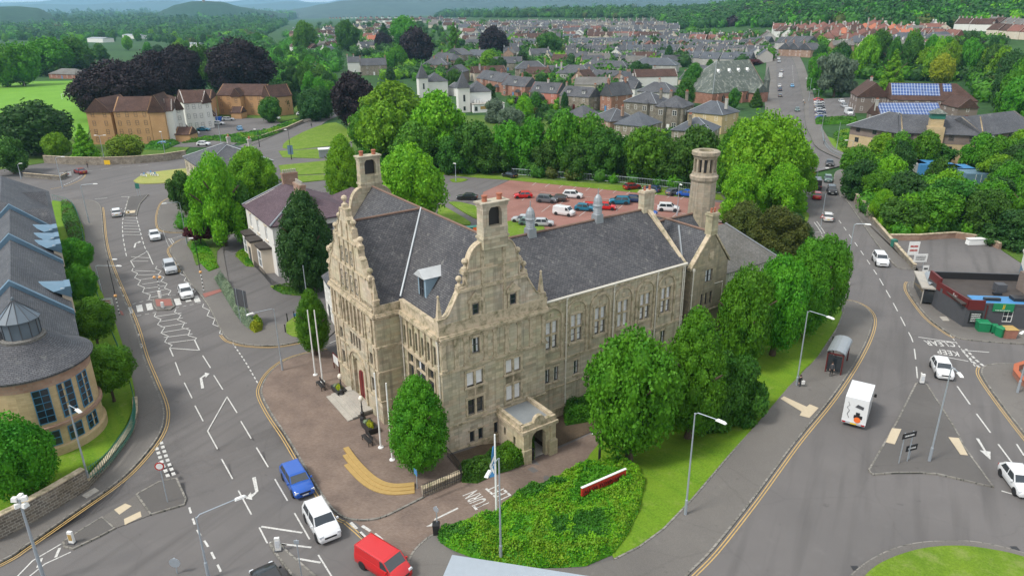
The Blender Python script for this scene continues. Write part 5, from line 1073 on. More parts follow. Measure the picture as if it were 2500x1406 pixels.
# ---------------- houses ----------------
HS=[]
def eav(A,B,h):  # two picture points on a front eave line h metres above the land -> ground corner, turn, length
    a,b=G(*A,h),G(*B,h);return a,math.atan2(b[1]-a[1],b[0]-a[0]),math.dist(a,b)
def house(A,B,h,dep,rise,wm,rm,kind='hip',desc=None,cat='house',group=None,cols=3,fl=2,chim=((.3,.5),),dorm=0,bay=(),wst='sash',side=2,frame='painted_white',porch=None,name='stone_house',base=1.2,ov=.3,door=.5,gw=None,label=None,z=None):
    if len(A)==2 and not isinstance(A[0],tuple):loc,rz,w=eav(A,B,h)
    else:loc,rz,w=A[0],A[1],B
    z0=hz(*loc) if z is None else z
    r=empty(name,(loc[0],loc[1],z0),rz,label,cat,group)
    Fr=TF(0,0,0);Rt=TF(w,0,PI/2);Lf=TF(0,dep,-PI/2);Bk=TF(w,dep,PI)
    m=MB();z1=h;m.mat(0)
    for T,L in((Fr,w),(Rt,dep),(Bk,w),(Lf,dep)):m.add([T(0,-base),T(L,-base),T(L,z1),T(0,z1)],[(0,1,2,3)])
    if kind in('gable','gableR','gableL'):
        if kind!='gableR':gable_tri(m,Rt,0,dep,h,h+rise)
        if kind!='gableL':gable_tri(m,Lf,0,dep,h,h+rise)
    if kind=='gfront':gable_tri(m,Fr,0,w,h,h+rise);gable_tri(m,Bk,0,w,h,h+rise)
    m.obj('wall',M[wm],r)
    m=MB()
    if kind=='flat':m.box(-.15,-.15,h-.05,w+.15,dep+.15,h+.22)
    elif kind=='gfront':roof_gable(m,0,w,0,dep,h,h+rise,'y',ov,.15)
    elif kind=='hip':
        k=min(w,dep)/2
        if w>=dep:roof_gable(m,0,w,0,dep,h,h+rise,'x',ov,.15,k*.98+ov,k*.98+ov)
        else:roof_gable(m,0,w,0,dep,h,h+rise,'y',ov,.15,k*.98+ov,k*.98+ov)
    else:roof_gable(m,0,w,0,dep,h,h+rise,'x',ov*.6,.15,dep/2 if kind=='gableL' else 0,dep/2 if kind=='gableR' else 0)
    ro=m.obj('roof',M[rm],r)
    if kind in('hip','gableL','gableR') and rm.startswith('slate') and h>4 and math.hypot(*loc)<520:   # lead hips
        k=(min(w,dep)/2*.98+ov) if kind=='hip' else dep/2+ov*.6;zr=h+rise+.05;rr_=.1
        if w>=dep:
            ze=h-ov*rise/(dep/2)+.05
            if kind!='gableR':
                for yy in(-ov,dep+ov):m=MB();m.tube([(-ov,yy,ze),(k-ov,dep/2,zr)],rr_,4);m.obj('hip_flashing',M['lead'],ro)
            if kind!='gableL':
                for yy in(-ov,dep+ov):m=MB();m.tube([(w+ov,yy,ze),(w+ov-k,dep/2,zr)],rr_,4);m.obj('hip_flashing',M['lead'],ro)
    for cx_,cy_ in chim:chimney(r,cx_*w,cy_*dep,h+rise*.35,h+rise+1.1,.9 if dep>6 else .7,.7,wm if 'stone' in wm or 'rubble' in wm else 'harl_grey',3,0,'clay',ro)
    fh=(h)/fl
    wh=min(1.6,fh*.55);ww=.95
    if cols:
        for f in range(fl):
            for c_ in range(cols):
                s=(c_+.5)/cols*w
                if f==0 and door is not None and abs(s/w-door)<.5/cols:continue
                window(r,Fr,s,f*fh+fh*.3,ww*(1.25 if wst=='pair' else 1),wh,wst,frame,.01)
            for T in((Rt,) if side==1 else (Rt,Lf) if side>=2 else ()):
                for c_ in range(side and max(1,int(dep/5))):window(r,T,(c_+.5)/max(1,int(dep/5))*dep,f*fh+fh*.3,ww,wh,wst,frame,.01)
        if door is not None:
            m=MB();m.box(-.5,-.06,0,.5,.02,2.1);m.obj('door',M[random.choice(['dark_grey','door_red','blue_paint','painted_white'])],r,mat=TM(Fr,door*w,0,.0))
    for i in range(dorm):
        s=(i+.5)/dorm*w;k=rise/(dep/2);yy=dep*.14;zz=h+yy*k
        d=MB();d.mat(0).box(s-.7,yy,zz-.5,s+.7,yy+1.4/k*1.2,zz+1.15);d.mat(1);d.add([(s-.9,yy-.2,zz+1.1),(s+.9,yy-.2,zz+1.1),(s,yy-.2,zz+1.75),(s-.9,yy+2.4/k,zz+1.1),(s+.9,yy+2.4/k,zz+1.1),(s,yy+2.4/k,zz+1.75)],[(0,1,2),(3,5,4),(0,2,5,3),(1,4,5,2)])
        do=d.obj('dormer',[M['render_white'],M[rm]],r);window(do,Fr,s,zz+.05,1.0,.95,'pair',frame,-yy+.04)
    for s in bay:   # canted two-storey bay with its own roof
        s*=w;m=MB();m.mat(0);P0=[(s-1.5,0.05),(s-1.0,-1.1),(s+1.0,-1.1),(s+1.5,.05)];m.prism(P0,-base,h*.97);m.mat(1);c_=len(m.v);m.add([(a,b,h*.97) for a,b in[(s-1.7,0.1),(s-1.15,-1.3),(s+1.15,-1.3),(s+1.7,.1)]]+[(s,0.6,h+1.2)],[(0,1,4),(1,2,4),(2,3,4),(3,0,4)]);b_=m.obj('bay',[M[wm],M[rm]],r)
        for f in range(fl):window(b_,TF(0,-1.1,0),s,f*fh+fh*.3,1.5,wh,'pair',frame,.02)
    if porch:
        s=porch*w;m=MB();m.mat(0).box(s-1.2,-1.6,-base,s+1.2,.05,2.5);m.mat(1);m.add([(s-1.4,-1.8,2.45),(s+1.4,-1.8,2.45),(s,-1.8,3.7),(s-1.4,.1,2.45),(s+1.4,.1,2.45),(s,.1,3.7)],[(0,1,2),(3,5,4),(0,2,5,3),(1,4,5,2)]);m.obj('porch',[M[wm],M[rm]],r)
    HS.append((r,desc or name));r['_w']=w;return r
STW=dict(rubble='rubble stone',rubble_dark='dark stone',pink_stone='pink stone',red_stone='red sandstone',cream_block='cream stone',harl_grey='grey harled',render_white='white',render_cream='cream',render_pink='salmon pink',brown_brick='orange brick',grey_brick='grey brick',ashlar='sandstone',red_brick='red brick')
RW=dict(slate='slate',slate_blue='blue slate',slate_grey='grey slate',tile_brown='brown tiled',tile_red='red tiled',tile_orange='orange tiled',slate_purple='purple slate',slate_green='green slate',slate_lichen='slate')
KD=dict(hip='hipped',gable='gabled',gfront='front gabled',gableL='half hipped',gableR='half hipped',flat='flat roofed')
def hs(A,B,h,dep,rise,wm,rm,kind,where,**k):
    o=house(A,B,h,dep,rise,wm,rm,kind,**k);HS.pop();HS.append((o,('{} house, {} {} roof'.format(STW.get(wm,'stone'),KD[kind],RW.get(rm,'slate')),where)));return o
N_='nearest the car park trees'
hs((1500,301),(1572,308),6,11,3.2,'rubble','slate_blue','hip','behind the car park tree belt',cols=4,chim=())
hs((1447,285),(1490,296),5.5,10,3,'pink_stone','slate','hip','behind the car park tree belt',chim=((.9,.5),))
hs((1375,280),(1425,286),5,10,3,'pink_stone','slate','hip','behind the car park tree belt',chim=())
hs((1640,316),(1738,322),6,11,3,'rubble','slate_blue','hip','below the church beside the belt',cols=4,chim=((.4,.2),))
hs((1679,272),(1764,280),6.5,11,3.4,'cream_block','slate_blue','hip','below the church beside the belt',cols=3,chim=((.9,.4),))
hs((1600,258),(1668,262),8,11,3,'rubble_dark','slate','hip','left of the cream house',bay=(.25,.75),cols=2,chim=((.3,.6),(.8,.8)),wst='pair')
hs((1524,247),(1602,253),7.5,11,3,'rubble_dark','slate','hip','left of the cream house',bay=(.7,),cols=4,chim=((.9,.5),))
hs((1466,230),(1493,233),6.5,12,4.5,'red_stone','slate','gfront','beside the blue grey hipped roofs',cols=2,chim=((.5,.1),(.5,.9)))
hs((1556,222),(1640,226),6,11,3.5,'harl_grey','slate','hip','in the middle of the stone houses',cols=4,chim=((.5,.5),))
hs((1366,232),(1438,238),5.5,9,3.5,'rubble','slate','gable','right of the salmon pink house',bay=(.2,),dorm=2,cols=3,chim=((.02,.5),(.98,.5)))
hs((1292,224),(1360,228),5,9,4,'render_pink','slate','gable','opposite the white hotel',dorm=2,cols=3,porch=.5,chim=((.5,.5),))
hs((1224,206),(1282,212),5.2,9,4,'red_stone','slate','gable','beside the white hotel',dorm=1,cols=3,porch=.75,chim=((.6,.5),),bay=(.2,))
hs((1163,190),(1226,201),5.2,9,4,'red_stone','slate','gable','beside the white hotel',dorm=1,cols=3,porch=.85,chim=((.05,.5),(.7,.5)),bay=(.3,))
hs((1158,179),(1237,175.5),5,9,3.5,'render_cream','tile_brown','gable','behind the red sandstone houses',cols=3,chim=((.2,.2),))
hs((1090,175),(1129,175.5),6.5,11,3.5,'grey_brick','slate','gfront','beside the white hotel',cols=0,chim=())
hs((1031,158),(1091,158.2),6,11,3.6,'pink_stone','slate','hip','behind the white hotel',cols=3,chim=((.4,.5),(.95,.5)))
hs((1050,142),(1102,150),6,10,4,'pink_stone','slate','hip','behind the white hotel',cols=2)
hs((880,160),(944,158),6.5,10,4,'rubble','slate','gable','in the trees left of the white hotel',cols=2,chim=((.02,.5),(.98,.5)))
hs((848,153),(880,152),6.5,9,3.5,'render_white','slate','gable','in the trees left of the white hotel',cols=2,chim=((.02,.5),(.5,.5)))
hs((1258,168),(1335,167),6.5,11,4,'rubble','slate','hip','with two tall bays in the middle of town',bay=(.2,.8),cols=3,chim=((.95,.5),))
hs((1358,178),(1438,180),6.5,11,4,'harl_grey','slate','hip','right of the bay fronted villa',cols=3,chim=((.05,.5),),porch=.9)
hs((1205,155),(1275,154),5,9,4,'rubble','slate','gable','behind the bay fronted villa',dorm=2,cols=3)
hs((1440,190),(1510,193),4,9,4,'render_white','slate','gable','right of the bay fronted villa',dorm=1,cols=3,chim=())
hs((1552,188),(1655,186),5,10,3.5,'render_white','tile_brown','gable','near the tall churchyard tree',dorm=0,cols=5,fl=2,chim=((.5,.5),),wst='pair')
hs((1420,162),(1530,165),5,10,3.5,'harl_grey','slate','hip','in the middle rows',cols=5)
hs((1540,158),(1650,160),5,14,4,'harl_grey','slate_blue','hip','in the middle rows',cols=5,chim=())
hs((1140,135),(1185,138),5,9,4,'harl_grey','slate_blue','gable','left of the middle rows',cols=2,chim=((.5,.5),))
hs((980,100),(1020,112),6,9,4,'rubble','slate','gable','by the large copper beech',cols=2)
hs((1085,130),(1128,138),6,9,4,'rubble','slate','gfront','by the large copper beech',cols=2)
hs((1510,215),(1550,217),5,8,3,'render_white','slate','gable','in the middle of the stone houses',cols=2)
hs((1660,196),(1715,200),5,8,3.2,'harl_grey','slate','gable','left of the church hall',cols=3,chim=((.02,.5),))
# --- rows of smaller houses, each built once and copied
PROTO={}
def proto(wm,rm,kind,h,w,dep,rise,cols,dorm):
    k=(wm,rm,kind,h,w,dep,rise,cols,dorm)
    if k not in PROTO:
        o=house(((0,-9000),0),w,h,dep,rise,wm,rm,kind,cols=cols,fl=2,side=0,dorm=dorm,door=None,chim=((.03,.5),),base=3,name='terraced_house' if kind=='gable' else 'villa',z=0);HS.pop();PROTO[k]=[o,0]
    return PROTO[k]
ROWS=[]
def rowh(a,b,n,wm,rm,kind,where,h=5.,w=10.,dep=10.,rise=4.,cols=2,dorm=0,jit=.3,turn=0,seed=0,cat='house'):
    r=random.Random(n+seed+int(a[0]));A,B=G(*a),G(*b)
    for i in range(n):
        t=(i+.5)/n;x,y=A[0]+(B[0]-A[0])*t,A[1]+(B[1]-A[1])*t;x+=r.uniform(-jit,jit)*3;y+=r.uniform(-jit,jit)*8
        wm_,rm_=(r.choice(wm) if isinstance(wm,(list,tuple)) else wm),(r.choice(rm) if isinstance(rm,(list,tuple)) else rm)
        p=proto(wm_,rm_,kind,h,w,dep,rise,cols,dorm);rz=math.atan2(B[1]-A[1],B[0]-A[0])+math.radians(turn)+r.uniform(-.06,.06)
        loc=(x,y,min(hz(x,y),hz(x+w*.7,y))-.0)
        if p[1]==0:o=p[0];o.location=loc;o.rotation_euler=(0,0,rz);p[1]=1
        else:o=dup(p[0],loc,rz)
        o['category']=cat;o['group']=where;HS.append((o,('{} house, {} roof,'.format(STW.get(wm_,'stone'),RW.get(rm_,'slate')),where)))
WR='white and grey rows at the wood edge'
rowh((1447,72),(1610,70),10,'render_white',['slate_grey','slate'],'gable','white terrace below the wood',w=12,cols=2)
rowh((1450,62),(1600,60),8,'render_white','slate_grey','gfront','top white gables below the wood',w=8,cols=1)
rowh((1200,88),(1320,86),8,['harl_grey','render_white'],'slate','gable','second grey terrace below the wood',w=12)
rowh((1254,98),(1345,94),6,'render_white',['slate','tile_brown'],'gfront','white gables by the copper beech',w=10)
rowh((1350,84),(1450,84),7,['render_cream','harl_grey'],['slate','tile_red'],'gable','second grey terrace below the wood',w=12)
rowh((1450,82),(1640,82),12,['render_white','harl_grey'],['slate','slate_grey'],'gable','row before the white terrace',w=12)
rowh((1423,101),(1540,101),7,['red_brick','render_cream'],['tile_brown','tile_red'],'gable','row left of the school',w=12)
rowh((1380,118),(1560,118),10,'harl_grey','slate_blue','gable','dormered row by the tall middle tree',w=12,dorm=1)
rowh((1370,140),(1470,140),5,'harl_grey','slate','gable','row behind the middle villas',w=13,dorm=1)
rowh((1480,140),(1640,138),8,'harl_grey',['slate','slate_blue'],'gable','row behind the middle villas',w=13,dorm=1)
rowh((1235,118),(1310,120),4,'harl_grey','slate_blue','gable','long row left of the middle tree',w=12,dorm=1)
rowh((1225,106),(1320,104),5,['harl_grey','pink_stone'],['slate','tile_brown'],'gable','long row left of the middle tree',w=10)
rowh((1640,120),(1850,116),11,['harl_grey','rubble'],['slate','slate_blue'],'gable','dormered row left of the street',w=13,dorm=1)
rowh((1640,140),(1800,140),7,'harl_grey',['slate','slate_blue'],'gable','second dormered row by the street',w=14,dorm=1)
rowh((1650,158),(1790,160),6,'harl_grey','slate_blue','gable','row directly behind the church',w=14,dorm=1)
rowh((1670,108),(1790,106),7,['red_brick','render_white'],['tile_red','tile_brown'],'gable','red roofed row left of the street',w=10)
rowh((1560,128),(1660,126),5,['harl_grey','render_white'],['slate','tile_red'],'gfront','row behind the middle villas',w=12)
rowh((800,46),(1085,46),20,['render_white','render_pink'],['tile_brown','tile_brown','slate'],'gable','long row on the left skyline',w=11)
rowh((860,58),(1075,54),12,['render_white','render_cream'],['slate','tile_brown'],'gfront','second row on the left skyline',w=12)
rowh((770,92),(830,90),4,'render_white',['slate','tile_brown'],'gfront','group left of the poplars',w=12)
rowh((795,128),(860,118),3,'render_cream',['slate_blue','tile_brown'],'gable','group left of the poplars',w=10)
rowh((905,92),(990,90),5,['render_cream','render_white'],['tile_brown','slate'],'gable','between the tall trees',w=12)
rowh((895,110),(925,108),2,'render_white','tile_orange','gable','between the tall trees',w=12)
rowh((700,125),(760,132),3,'render_white','tile_brown','gable','at the edge of the flats wood',w=12)
rowh((1880,92),(1922,92),3,'render_white','tile_brown','gable','blocks above the red roofs',w=13,h=5.5)
for i,(a,b,n) in enumerate([((1915,86),(2060,90),7),((1925,100),(2110,104),9),((1960,112),(2120,114),7),((2040,86),(2200,90),8),((2060,98),(2230,102),8),((2100,76),(2190,80),5)]):rowh(a,b,n,['render_white','render_cream'],['tile_red','tile_red','tile_brown','tile_orange','tile_red','tile_brown'],'hip','%s red roofed line, right hillside'%ORD[i],w=11,seed=i)
rowh((2235,102),(2300,106),4,['render_white'],'tile_red','gable','short line, right hillside',w=10)
rowh((2322,74),(2385,76),6,'render_white','tile_brown','gable','white terrace on the hill meadow',w=12)
rowh((2395,70),(2520,84),9,'render_white',['slate_grey','tile_brown'],'gable','white terrace at the right hill edge',w=12)
rowh((2400,90),(2520,100),5,'render_cream',['tile_red','tile_brown'],'gable','lower row at the right hill edge',w=10)
rowh((2055,122),(2115,124),3,'render_cream','slate_blue','hip','low row behind the street trees',w=15)
rowh((2156,114),(2290,112),5,'render_cream','slate_blue','hip','low row behind the street trees',w=14)
rowh((2180,140),(2250,138),2,'cream_block','slate_grey','gable','sheds behind the care home wood',w=16)
rowh((1885,122),(1950,120),4,'harl_grey','slate','gable','lining the far street',w=12)
rowh((1890,138),(1955,140),3,'pink_stone','slate','gfront','lining the far street',w=12)
rowh((0,88),(110,86),3,'red_brick','tile_brown','gable','beyond the playing field woods',w=18,cols=2)
# --- longer blocks
def blk(A,B,h,dep,rise,wm,rm,kind,label,name='building',cat='building',**k):
    o=house(A,B,h,dep,rise,wm,rm,kind,name=name,cat=cat,label=label,**k);HS.pop();return o
blk((1547,92),(1625,91),5.5,14,5,'render_white','tile_brown','hip','long white school building with brown roof and two small white turrets','school_building',cols=8,chim=((.02,.5),(.98,.5)))
for A,B,h,dep,rise,wm,rm,l in (((212,94),(250,95),6,18,1.6,'render_white','lead','low white pavilion nearest the playing field woods'),((298,86),(334,87),6,18,1.6,'render_white','lead','white shed roof beyond the low white pavilion'),((428,108),(480,109),6,14,1.6,'render_white','lead','long white shed behind the copper beeches'),((0,64),(22,64),12,40,1,'render_white','lead','white shed at the far left of the plain'),((440,38),(510,39),10,80,1,'harl_grey','lead','vast pale factory roof on the far plain'),((515,38),(560,39),10,60,1,'harl_grey','lead','right pale factory roof on the far plain'),((590,40),(640,41),10,50,1,'render_white','lead','white factory shed at the foot of the far hills')):blk(A,B,h,dep,rise,wm,rm,'gable',l,'shed','shed',cols=0,chim=(),door=None,side=0)
blk((118,180),(182,181),3.2,12,3,'red_brick','slate_grey','hip','low red brick sports pavilion with grey hipped roof by the playing field','sports_pavilion','pavilion',cols=5,fl=1,chim=())
blk((1773,664),(1899,627),4.8,11,4.6,'harl_grey','slate_grey','gableR','grey slate hipped house behind the gabled end block of the town hall','stone_house','house',cols=5,fl=2,chim=((-.03,.5),),dorm=0,wst='grid')
o=bpy.data.objects[[k.name for k in COL.objects if k.name.startswith('stone_house')][-1]]
# care home and sheltered housing
blk((2095,234.6),(2173,236),6.5,16,5,'grey_brick','tile_brown','gfront','grey brown brick care home wing with a broad front gable and tilted solar panels','care_home',cols=3,fl=2,chim=((.5,.6),))
c1=blk((2174,243),(2388,247),6,13,5.5,'grey_brick','tile_brown','gableR','long care home range with two bands of blue solar panels on its brown roof','care_home',cols=8,fl=2,chim=(),wst='pair')
def solar(r,x0,x1,h,dep,rise,t0,t1,name='solar_panels'):
    m=MB();k=rise/(dep/2);f=lambda t:(dep/2*t,h+rise*t+.12);a,b=f(t0),f(t1);m.add([(x0,a[0],a[1]),(x1,a[0],a[1]),(x1,b[0],b[1]),(x0,b[0],b[1]),(x0,a[0],a[1]-.1),(x1,a[0],a[1]-.1),(x1,b[0],b[1]-.1),(x0,b[0],b[1]-.1)],[(0,1,2,3),(0,4,5,1),(1,5,6,2),(3,2,6,7),(0,3,7,4)]);return m.obj(name,M['solar'],r)
w_=c1['_w'];solar(c1,w_*.02,w_*.58,6,13,5.5,.25,.95);solar(c1,w_*.62,w_*.72,6,13,5.5,.5,.95)
c2=blk((2149,286),(2306,286.5),3,12,4.2,'grey_brick','tile_brown','gable','low front range of the care home almost covered by solar panels','care_home',cols=5,fl=1,chim=((.0,.4),));w_=c2['_w'];solar(c2,w_*.02,w_*.98,3,12,4.2,.15,.95)
blk((2340,262),(2389,262),5,12,3,'grey_brick','tile_brown','gfront','right gabled end of the solar roofed care home','care_home',cols=1,fl=2,chim=())
def two_tone(o,w,h):   # grey upper storey over cream brick
    m=MB();m.box(-.03,-.03,h*.66,w+.03,13,h-.05);m.obj('upper_wall',M['grey_brick'],o)
for A,B,lab in(((2078,303),(2201,321),'left end of the curved sheltered housing block with dark hipped roof'),((2201,321),(2402,329),'middle of the curved sheltered housing block with clock tower'),((2402,329),(2530,311),'right end of the curved sheltered housing block with satellite dish')):
    o=blk(A,B,8.2,13,3.6,'cream_block','slate_grey' if 0 else 'slate','hip' if 'left' in lab else 'gable',lab,'housing_block',cols=0,fl=3,chim=(),ov=.8,door=None,side=0);w_=o['_w'];two_tone(o,w_,8.2)
    for f in range(3):
        for c_ in range(max(3,int(w_/4.2))):window(o,TF(0,0,0),(c_+.5)/max(3,int(w_/4.2))*w_,f*2.73+.9,1.2,1.25,'pair','dark_grey',.05)
    if 'middle' in lab:
        s=w_*.42;m=MB();m.box(s-1.9,-.6,-1,s+1.9,3,9.6);t=m.obj('clock_tower',M['cream_block'],o);m=MB();m.box(s-1.5,.2,9.6,s+1.5,3.2,11.6);m.obj('tower_band',M['cream_block'],t);m=MB();m.box(s-1.6,.1,11.6,s+1.6,3.3,12.9);m.obj('louvre',M['green_metal'],t);m=MB();m.add([(s-2,-.3,12.9),(s+2,-.3,12.9),(s+2,3.7,12.9),(s-2,3.7,12.9),(s,1.7,14.2)],[(0,1,4),(1,2,4),(2,3,4),(3,0,4),(3,2,1,0)]);m.obj('tower_roof',M['slate_green'],t)
        m=MB();m.lathe([(.95,0),(.95,.08),(.7,.1)],20);m.obj('clock_face',M['sign_white'],t,mat=TM(TF(0,0,0),s,6.2,.62)@Matrix.Rotation(PI/2,4,'X'))
        m=MB();x0,x1=w_*.02,w_*.22;m.box(x0,-1.4,5.2,x1,0,5.35)
        for q in range(14):x=x0+(x1-x0)*q/13;m.box(x-.03,-1.4,5.35,x+.03,-1.34,6.4)
        m.box(x0,-1.42,6.35,x1,-1.32,6.45);m.obj('balcony',M['black_paint'],o)
    if 'right' in lab:m=MB();m.lathe([(.05,0),(.5,.08),(.75,.25)],14);m.obj('satellite_dish',M['painted_white'],o,mat=TM(TF(0,0,0),3.2,7,.3)@Matrix.Rotation(PI/2,4,'X'))
# church, its hall and spirelet
ch=blk((1740,228),(1872,218),5,24,12,'red_stone','slate_green','gableL','large red sandstone church with a huge steep green slate roof and small dormers','church','church',cols=0,fl=1,chim=(),door=None,side=0)
w_=ch['_w']
for s in(.2,.42,.64,.86):
    m=MB();T=TF(0,0,0);m.ext(T,[(s*w_-.75,1.2),(s*w_+.75,1.2),(s*w_+.75,3.0),(s*w_,4.3),(s*w_-.75,3.0)],-.1,.06);f_=m.obj('window',M['glass'],ch);m=MB();m.box(s*w_-.05,-.12,1.2,s*w_+.05,-.06,4.0);m.obj('mullion',M['trim_stone'],f_)
for s in(.3,.5,.67,.84):
    m=MB();yy,zz=7.2,5+7.2;m.box(s*w_-.5,yy,zz-.3,s*w_+.5,yy+1,zz+.8);m.add([(s*w_-.7,yy-.1,zz+.7),(s*w_+.7,yy-.1,zz+.7),(s*w_,yy-.1,zz+1.7),(s*w_,yy+1.6,zz+1.7),(s*w_-.7,yy+1,zz+.7),(s*w_+.7,yy+1,zz+.7)],[(0,1,2),(0,2,3,4),(1,5,3,2)]);m.obj('dormer',M['painted_white'],ch)
for s in(.08,.3,.53,.75,.99):m=MB();m.box(s*w_-.35,-.9,-1,s*w_+.35,.05,3.6);m.add([(s*w_-.35,-.9,3.6),(s*w_+.35,-.9,3.6),(s*w_+.35,.05,4.7),(s*w_-.35,.05,4.7)],[(0,1,2,3)]);m.obj('buttress',M['red_stone'],ch)
m=MB();m.lathe([(1.3,-1),(1.3,8.5),(1.5,8.6),(0.05,14.5)],8,w_+.6,1.0);m.obj('spirelet',M['slate_green'],ch);m=MB();m.box(w_-.2,5,-1,w_+.3,19,7);m.obj('end_wall',M['red_stone'],ch)
m=MB();m.mat(0).box(w_*.66,-4,-1,w_*.9,0,4.2);m.mat(1);m.add([(w_*.64,-4.2,4.2),(w_*.92,-4.2,4.2),(w_*.78,-4.2,7.6),(w_*.64,.5,4.2),(w_*.92,.5,4.2),(w_*.78,2,7.6)],[(0,1,2),(3,5,4),(0,2,5,3),(1,4,5,2)]);m.obj('transept',[M['red_stone'],M['slate_green']],ch)
hl=blk((1656,193),(1726,205),6.5,14,7,'ashlar','slate','gable','sandstone church hall with a steep gable and dark round window','church_hall','church hall',cols=3,fl=1,chim=(),door=None,side=0)
w_=hl['_w'];m=MB();m.lathe([(1.5,0),(1.5,.1)],18);m.obj('round_window',M['glass'],hl,mat=TM(TF(w_,0,PI/2),7,8.3,.02)@Matrix.Rotation(PI/2,4,'X'))
for s in(3.4,10.6):m=MB();m.ext(TF(w_,0,PI/2),[(s-.6,1.5),(s+.6,1.5),(s+.6,4.4),(s,5.6),(s-.6,4.4)],-.05,.05);m.obj('window',M['glass'],hl)
# white turreted hotel
ht=blk((1044,199),(1093,197),7.5,11,3.6,'render_white','slate','hip','left block of the white hotel with a pointed slate turret','hotel','hotel',cols=1,fl=2,chim=(),side=1,name_=0) if 0 else blk((1044,199),(1093,197),7.5,11,3.6,'render_white','slate','hip','left block of the white hotel with a pointed slate turret','hotel','hotel',cols=1,fl=2,chim=(),side=1)
def turret(r,x,y,w,h,hr):
    m=MB();m.box(x-w/2,y-w/2,-1,x+w/2,y+w/2,h);t=m.obj('turret',M['render_white'],r);m=MB();k=w/2+.35;m.add([(x-k,y-k,h),(x+k,y-k,h),(x+k,y+k,h),(x-k,y+k,h),(x,y,h+hr)],[(0,1,4),(1,2,4),(2,3,4),(3,0,4),(3,2,1,0)]);m.obj('turret_roof',M['slate'],t);m=MB();m.lathe([(.1,h+hr-.3),(.12,h+hr+.2),(.02,h+hr+.9)],6,x,y);m.obj('finial',M['lead'],t)
    window(t,TF(0,y-w/2,0),x,h*.45,.8,2.6,'grid','dark_grey',.03);window(t,TF(0,y-w/2,0),x,.8,.9,1.6,'plain','dark_grey',.03)
turret(ht,-2.3,1.2,4.6,9,6.5)
h2=blk((1146,224),(1199,222),8,11,3.6,'painted_white','slate','hip','right block of the white hotel with a pointed turret and single storey bar front','hotel','hotel',cols=0,fl=2,chim=(),side=0,door=None)
turret(h2,-2.6,.6,4.8,9.6,6.2);w_=h2['_w'];m=MB();m.box(.5,-4.5,-1,w_+4.5,0,3.2);b_=m.obj('bar_front',M['painted_white'],h2);m=MB();m.box(.3,-4.7,3.2,w_+4.7,-.03,3.45);m.obj('flat_roof',M['concrete'],b_)
for s,ww in((1.6,1.2),(w_-1.5,1.3),(w_+2.7,2.2)):window(b_,TF(0,-4.5,0),s,.7,ww,1.7,'pair','dark_grey',.02)
m=MB();m.box(3.4,-4.56,1.3,6.4,-4.5,2.5);m.obj('sign_board',M['step_yellow'],b_)
for q in range(3):m=MB();m.box(1.6+q*1.15,-1.2,3.45,2.5+q*1.15,-.5,4.6);m.obj('air_unit',M['sign_white'],b_)
blk((1093,212),(1118,216),4,8,2,'render_white','slate','gable','low white link with small windows between the two hotel blocks','hotel_link','hotel',cols=4,fl=1,chim=(),side=0,door=None)
# brick and white flats
def flats(A,B,h,dep,rise,wm,kind,lab,cols,fl,**k):return blk(A,B,h,dep,rise,wm,'tile_brown',kind,lab,'apartment_block','flats',cols=cols,fl=fl,chim=(),wst='sash',frame='dark_grey',side=0,door=None,**k)
flats((209,272),(268,272),10.4,13,3.8,'brown_brick','gfront','left gable of the four storey orange brick flats by the playing field',2,4)
flats((276,272),(361,270),10.4,11,3.8,'brown_brick','gable','middle range of the four storey orange brick flats',4,4)
flats((362,270),(399,269),10.4,11,4.6,'brown_brick','gfront','blank tall gable at the right end of the four storey brick flats',0,4)
flats((399,271),(420,270),10.0,10,3.2,'render_white','gable','narrow white flats attached to the tall brick gable',0,4)
flats((422,264),(446,262),9.6,11,3.4,'render_white','gfront','white flats with a front gable beside the narrow white ones',1,4)
flats((448,252),(494,249),9.6,12,3.6,'render_white','gable','widest block of white flats with slit windows',3,3)
flats((494,249),(514,246),9.6,12,3.6,'render_white','gfront','white gabled end next to the right hand brick flats',1,3)
flats((512,244),(527,232),8,10,3,'brown_brick','gfront','dark recessed gable between white and brick flats',0,3)
flats((528,232),(640,233),8,12,3.8,'brown_brick','gable','three storey orange brick flats facing their car park',6,3)
flats((563,233),(585,233),8.3,5,2.6,'brown_brick','gfront','stair gable in the middle of the three storey brick flats',1,2)
flats((640,234),(658,236),8,10,4,'brown_brick','gfront','right hand end gable of the three storey brick flats',0,3)
for a,b,wm,l in(((427,328),(463,328),'brown_brick','orange brick bin store with brown tiled roof by the tall brick gable'),((440,311),(458,309),'render_white','small white porch building below the white flats'),((502,282),(524,281),'render_white','white entrance porch at the right end of the white flats'),((563,275),(588,275),'brown_brick','orange brick bin store in front of the three storey flats')):blk(a,b,2.6,5,2,wm,'tile_brown','gfront' if 'white' in wm else 'gable',l,'outbuilding','outbuilding',cols=0,fl=1,chim=(),side=0)
label_by_order([(o,dict(a=d[0],b=d[1])) for o,d in HS if not o.get('label')],'{a} {b}')
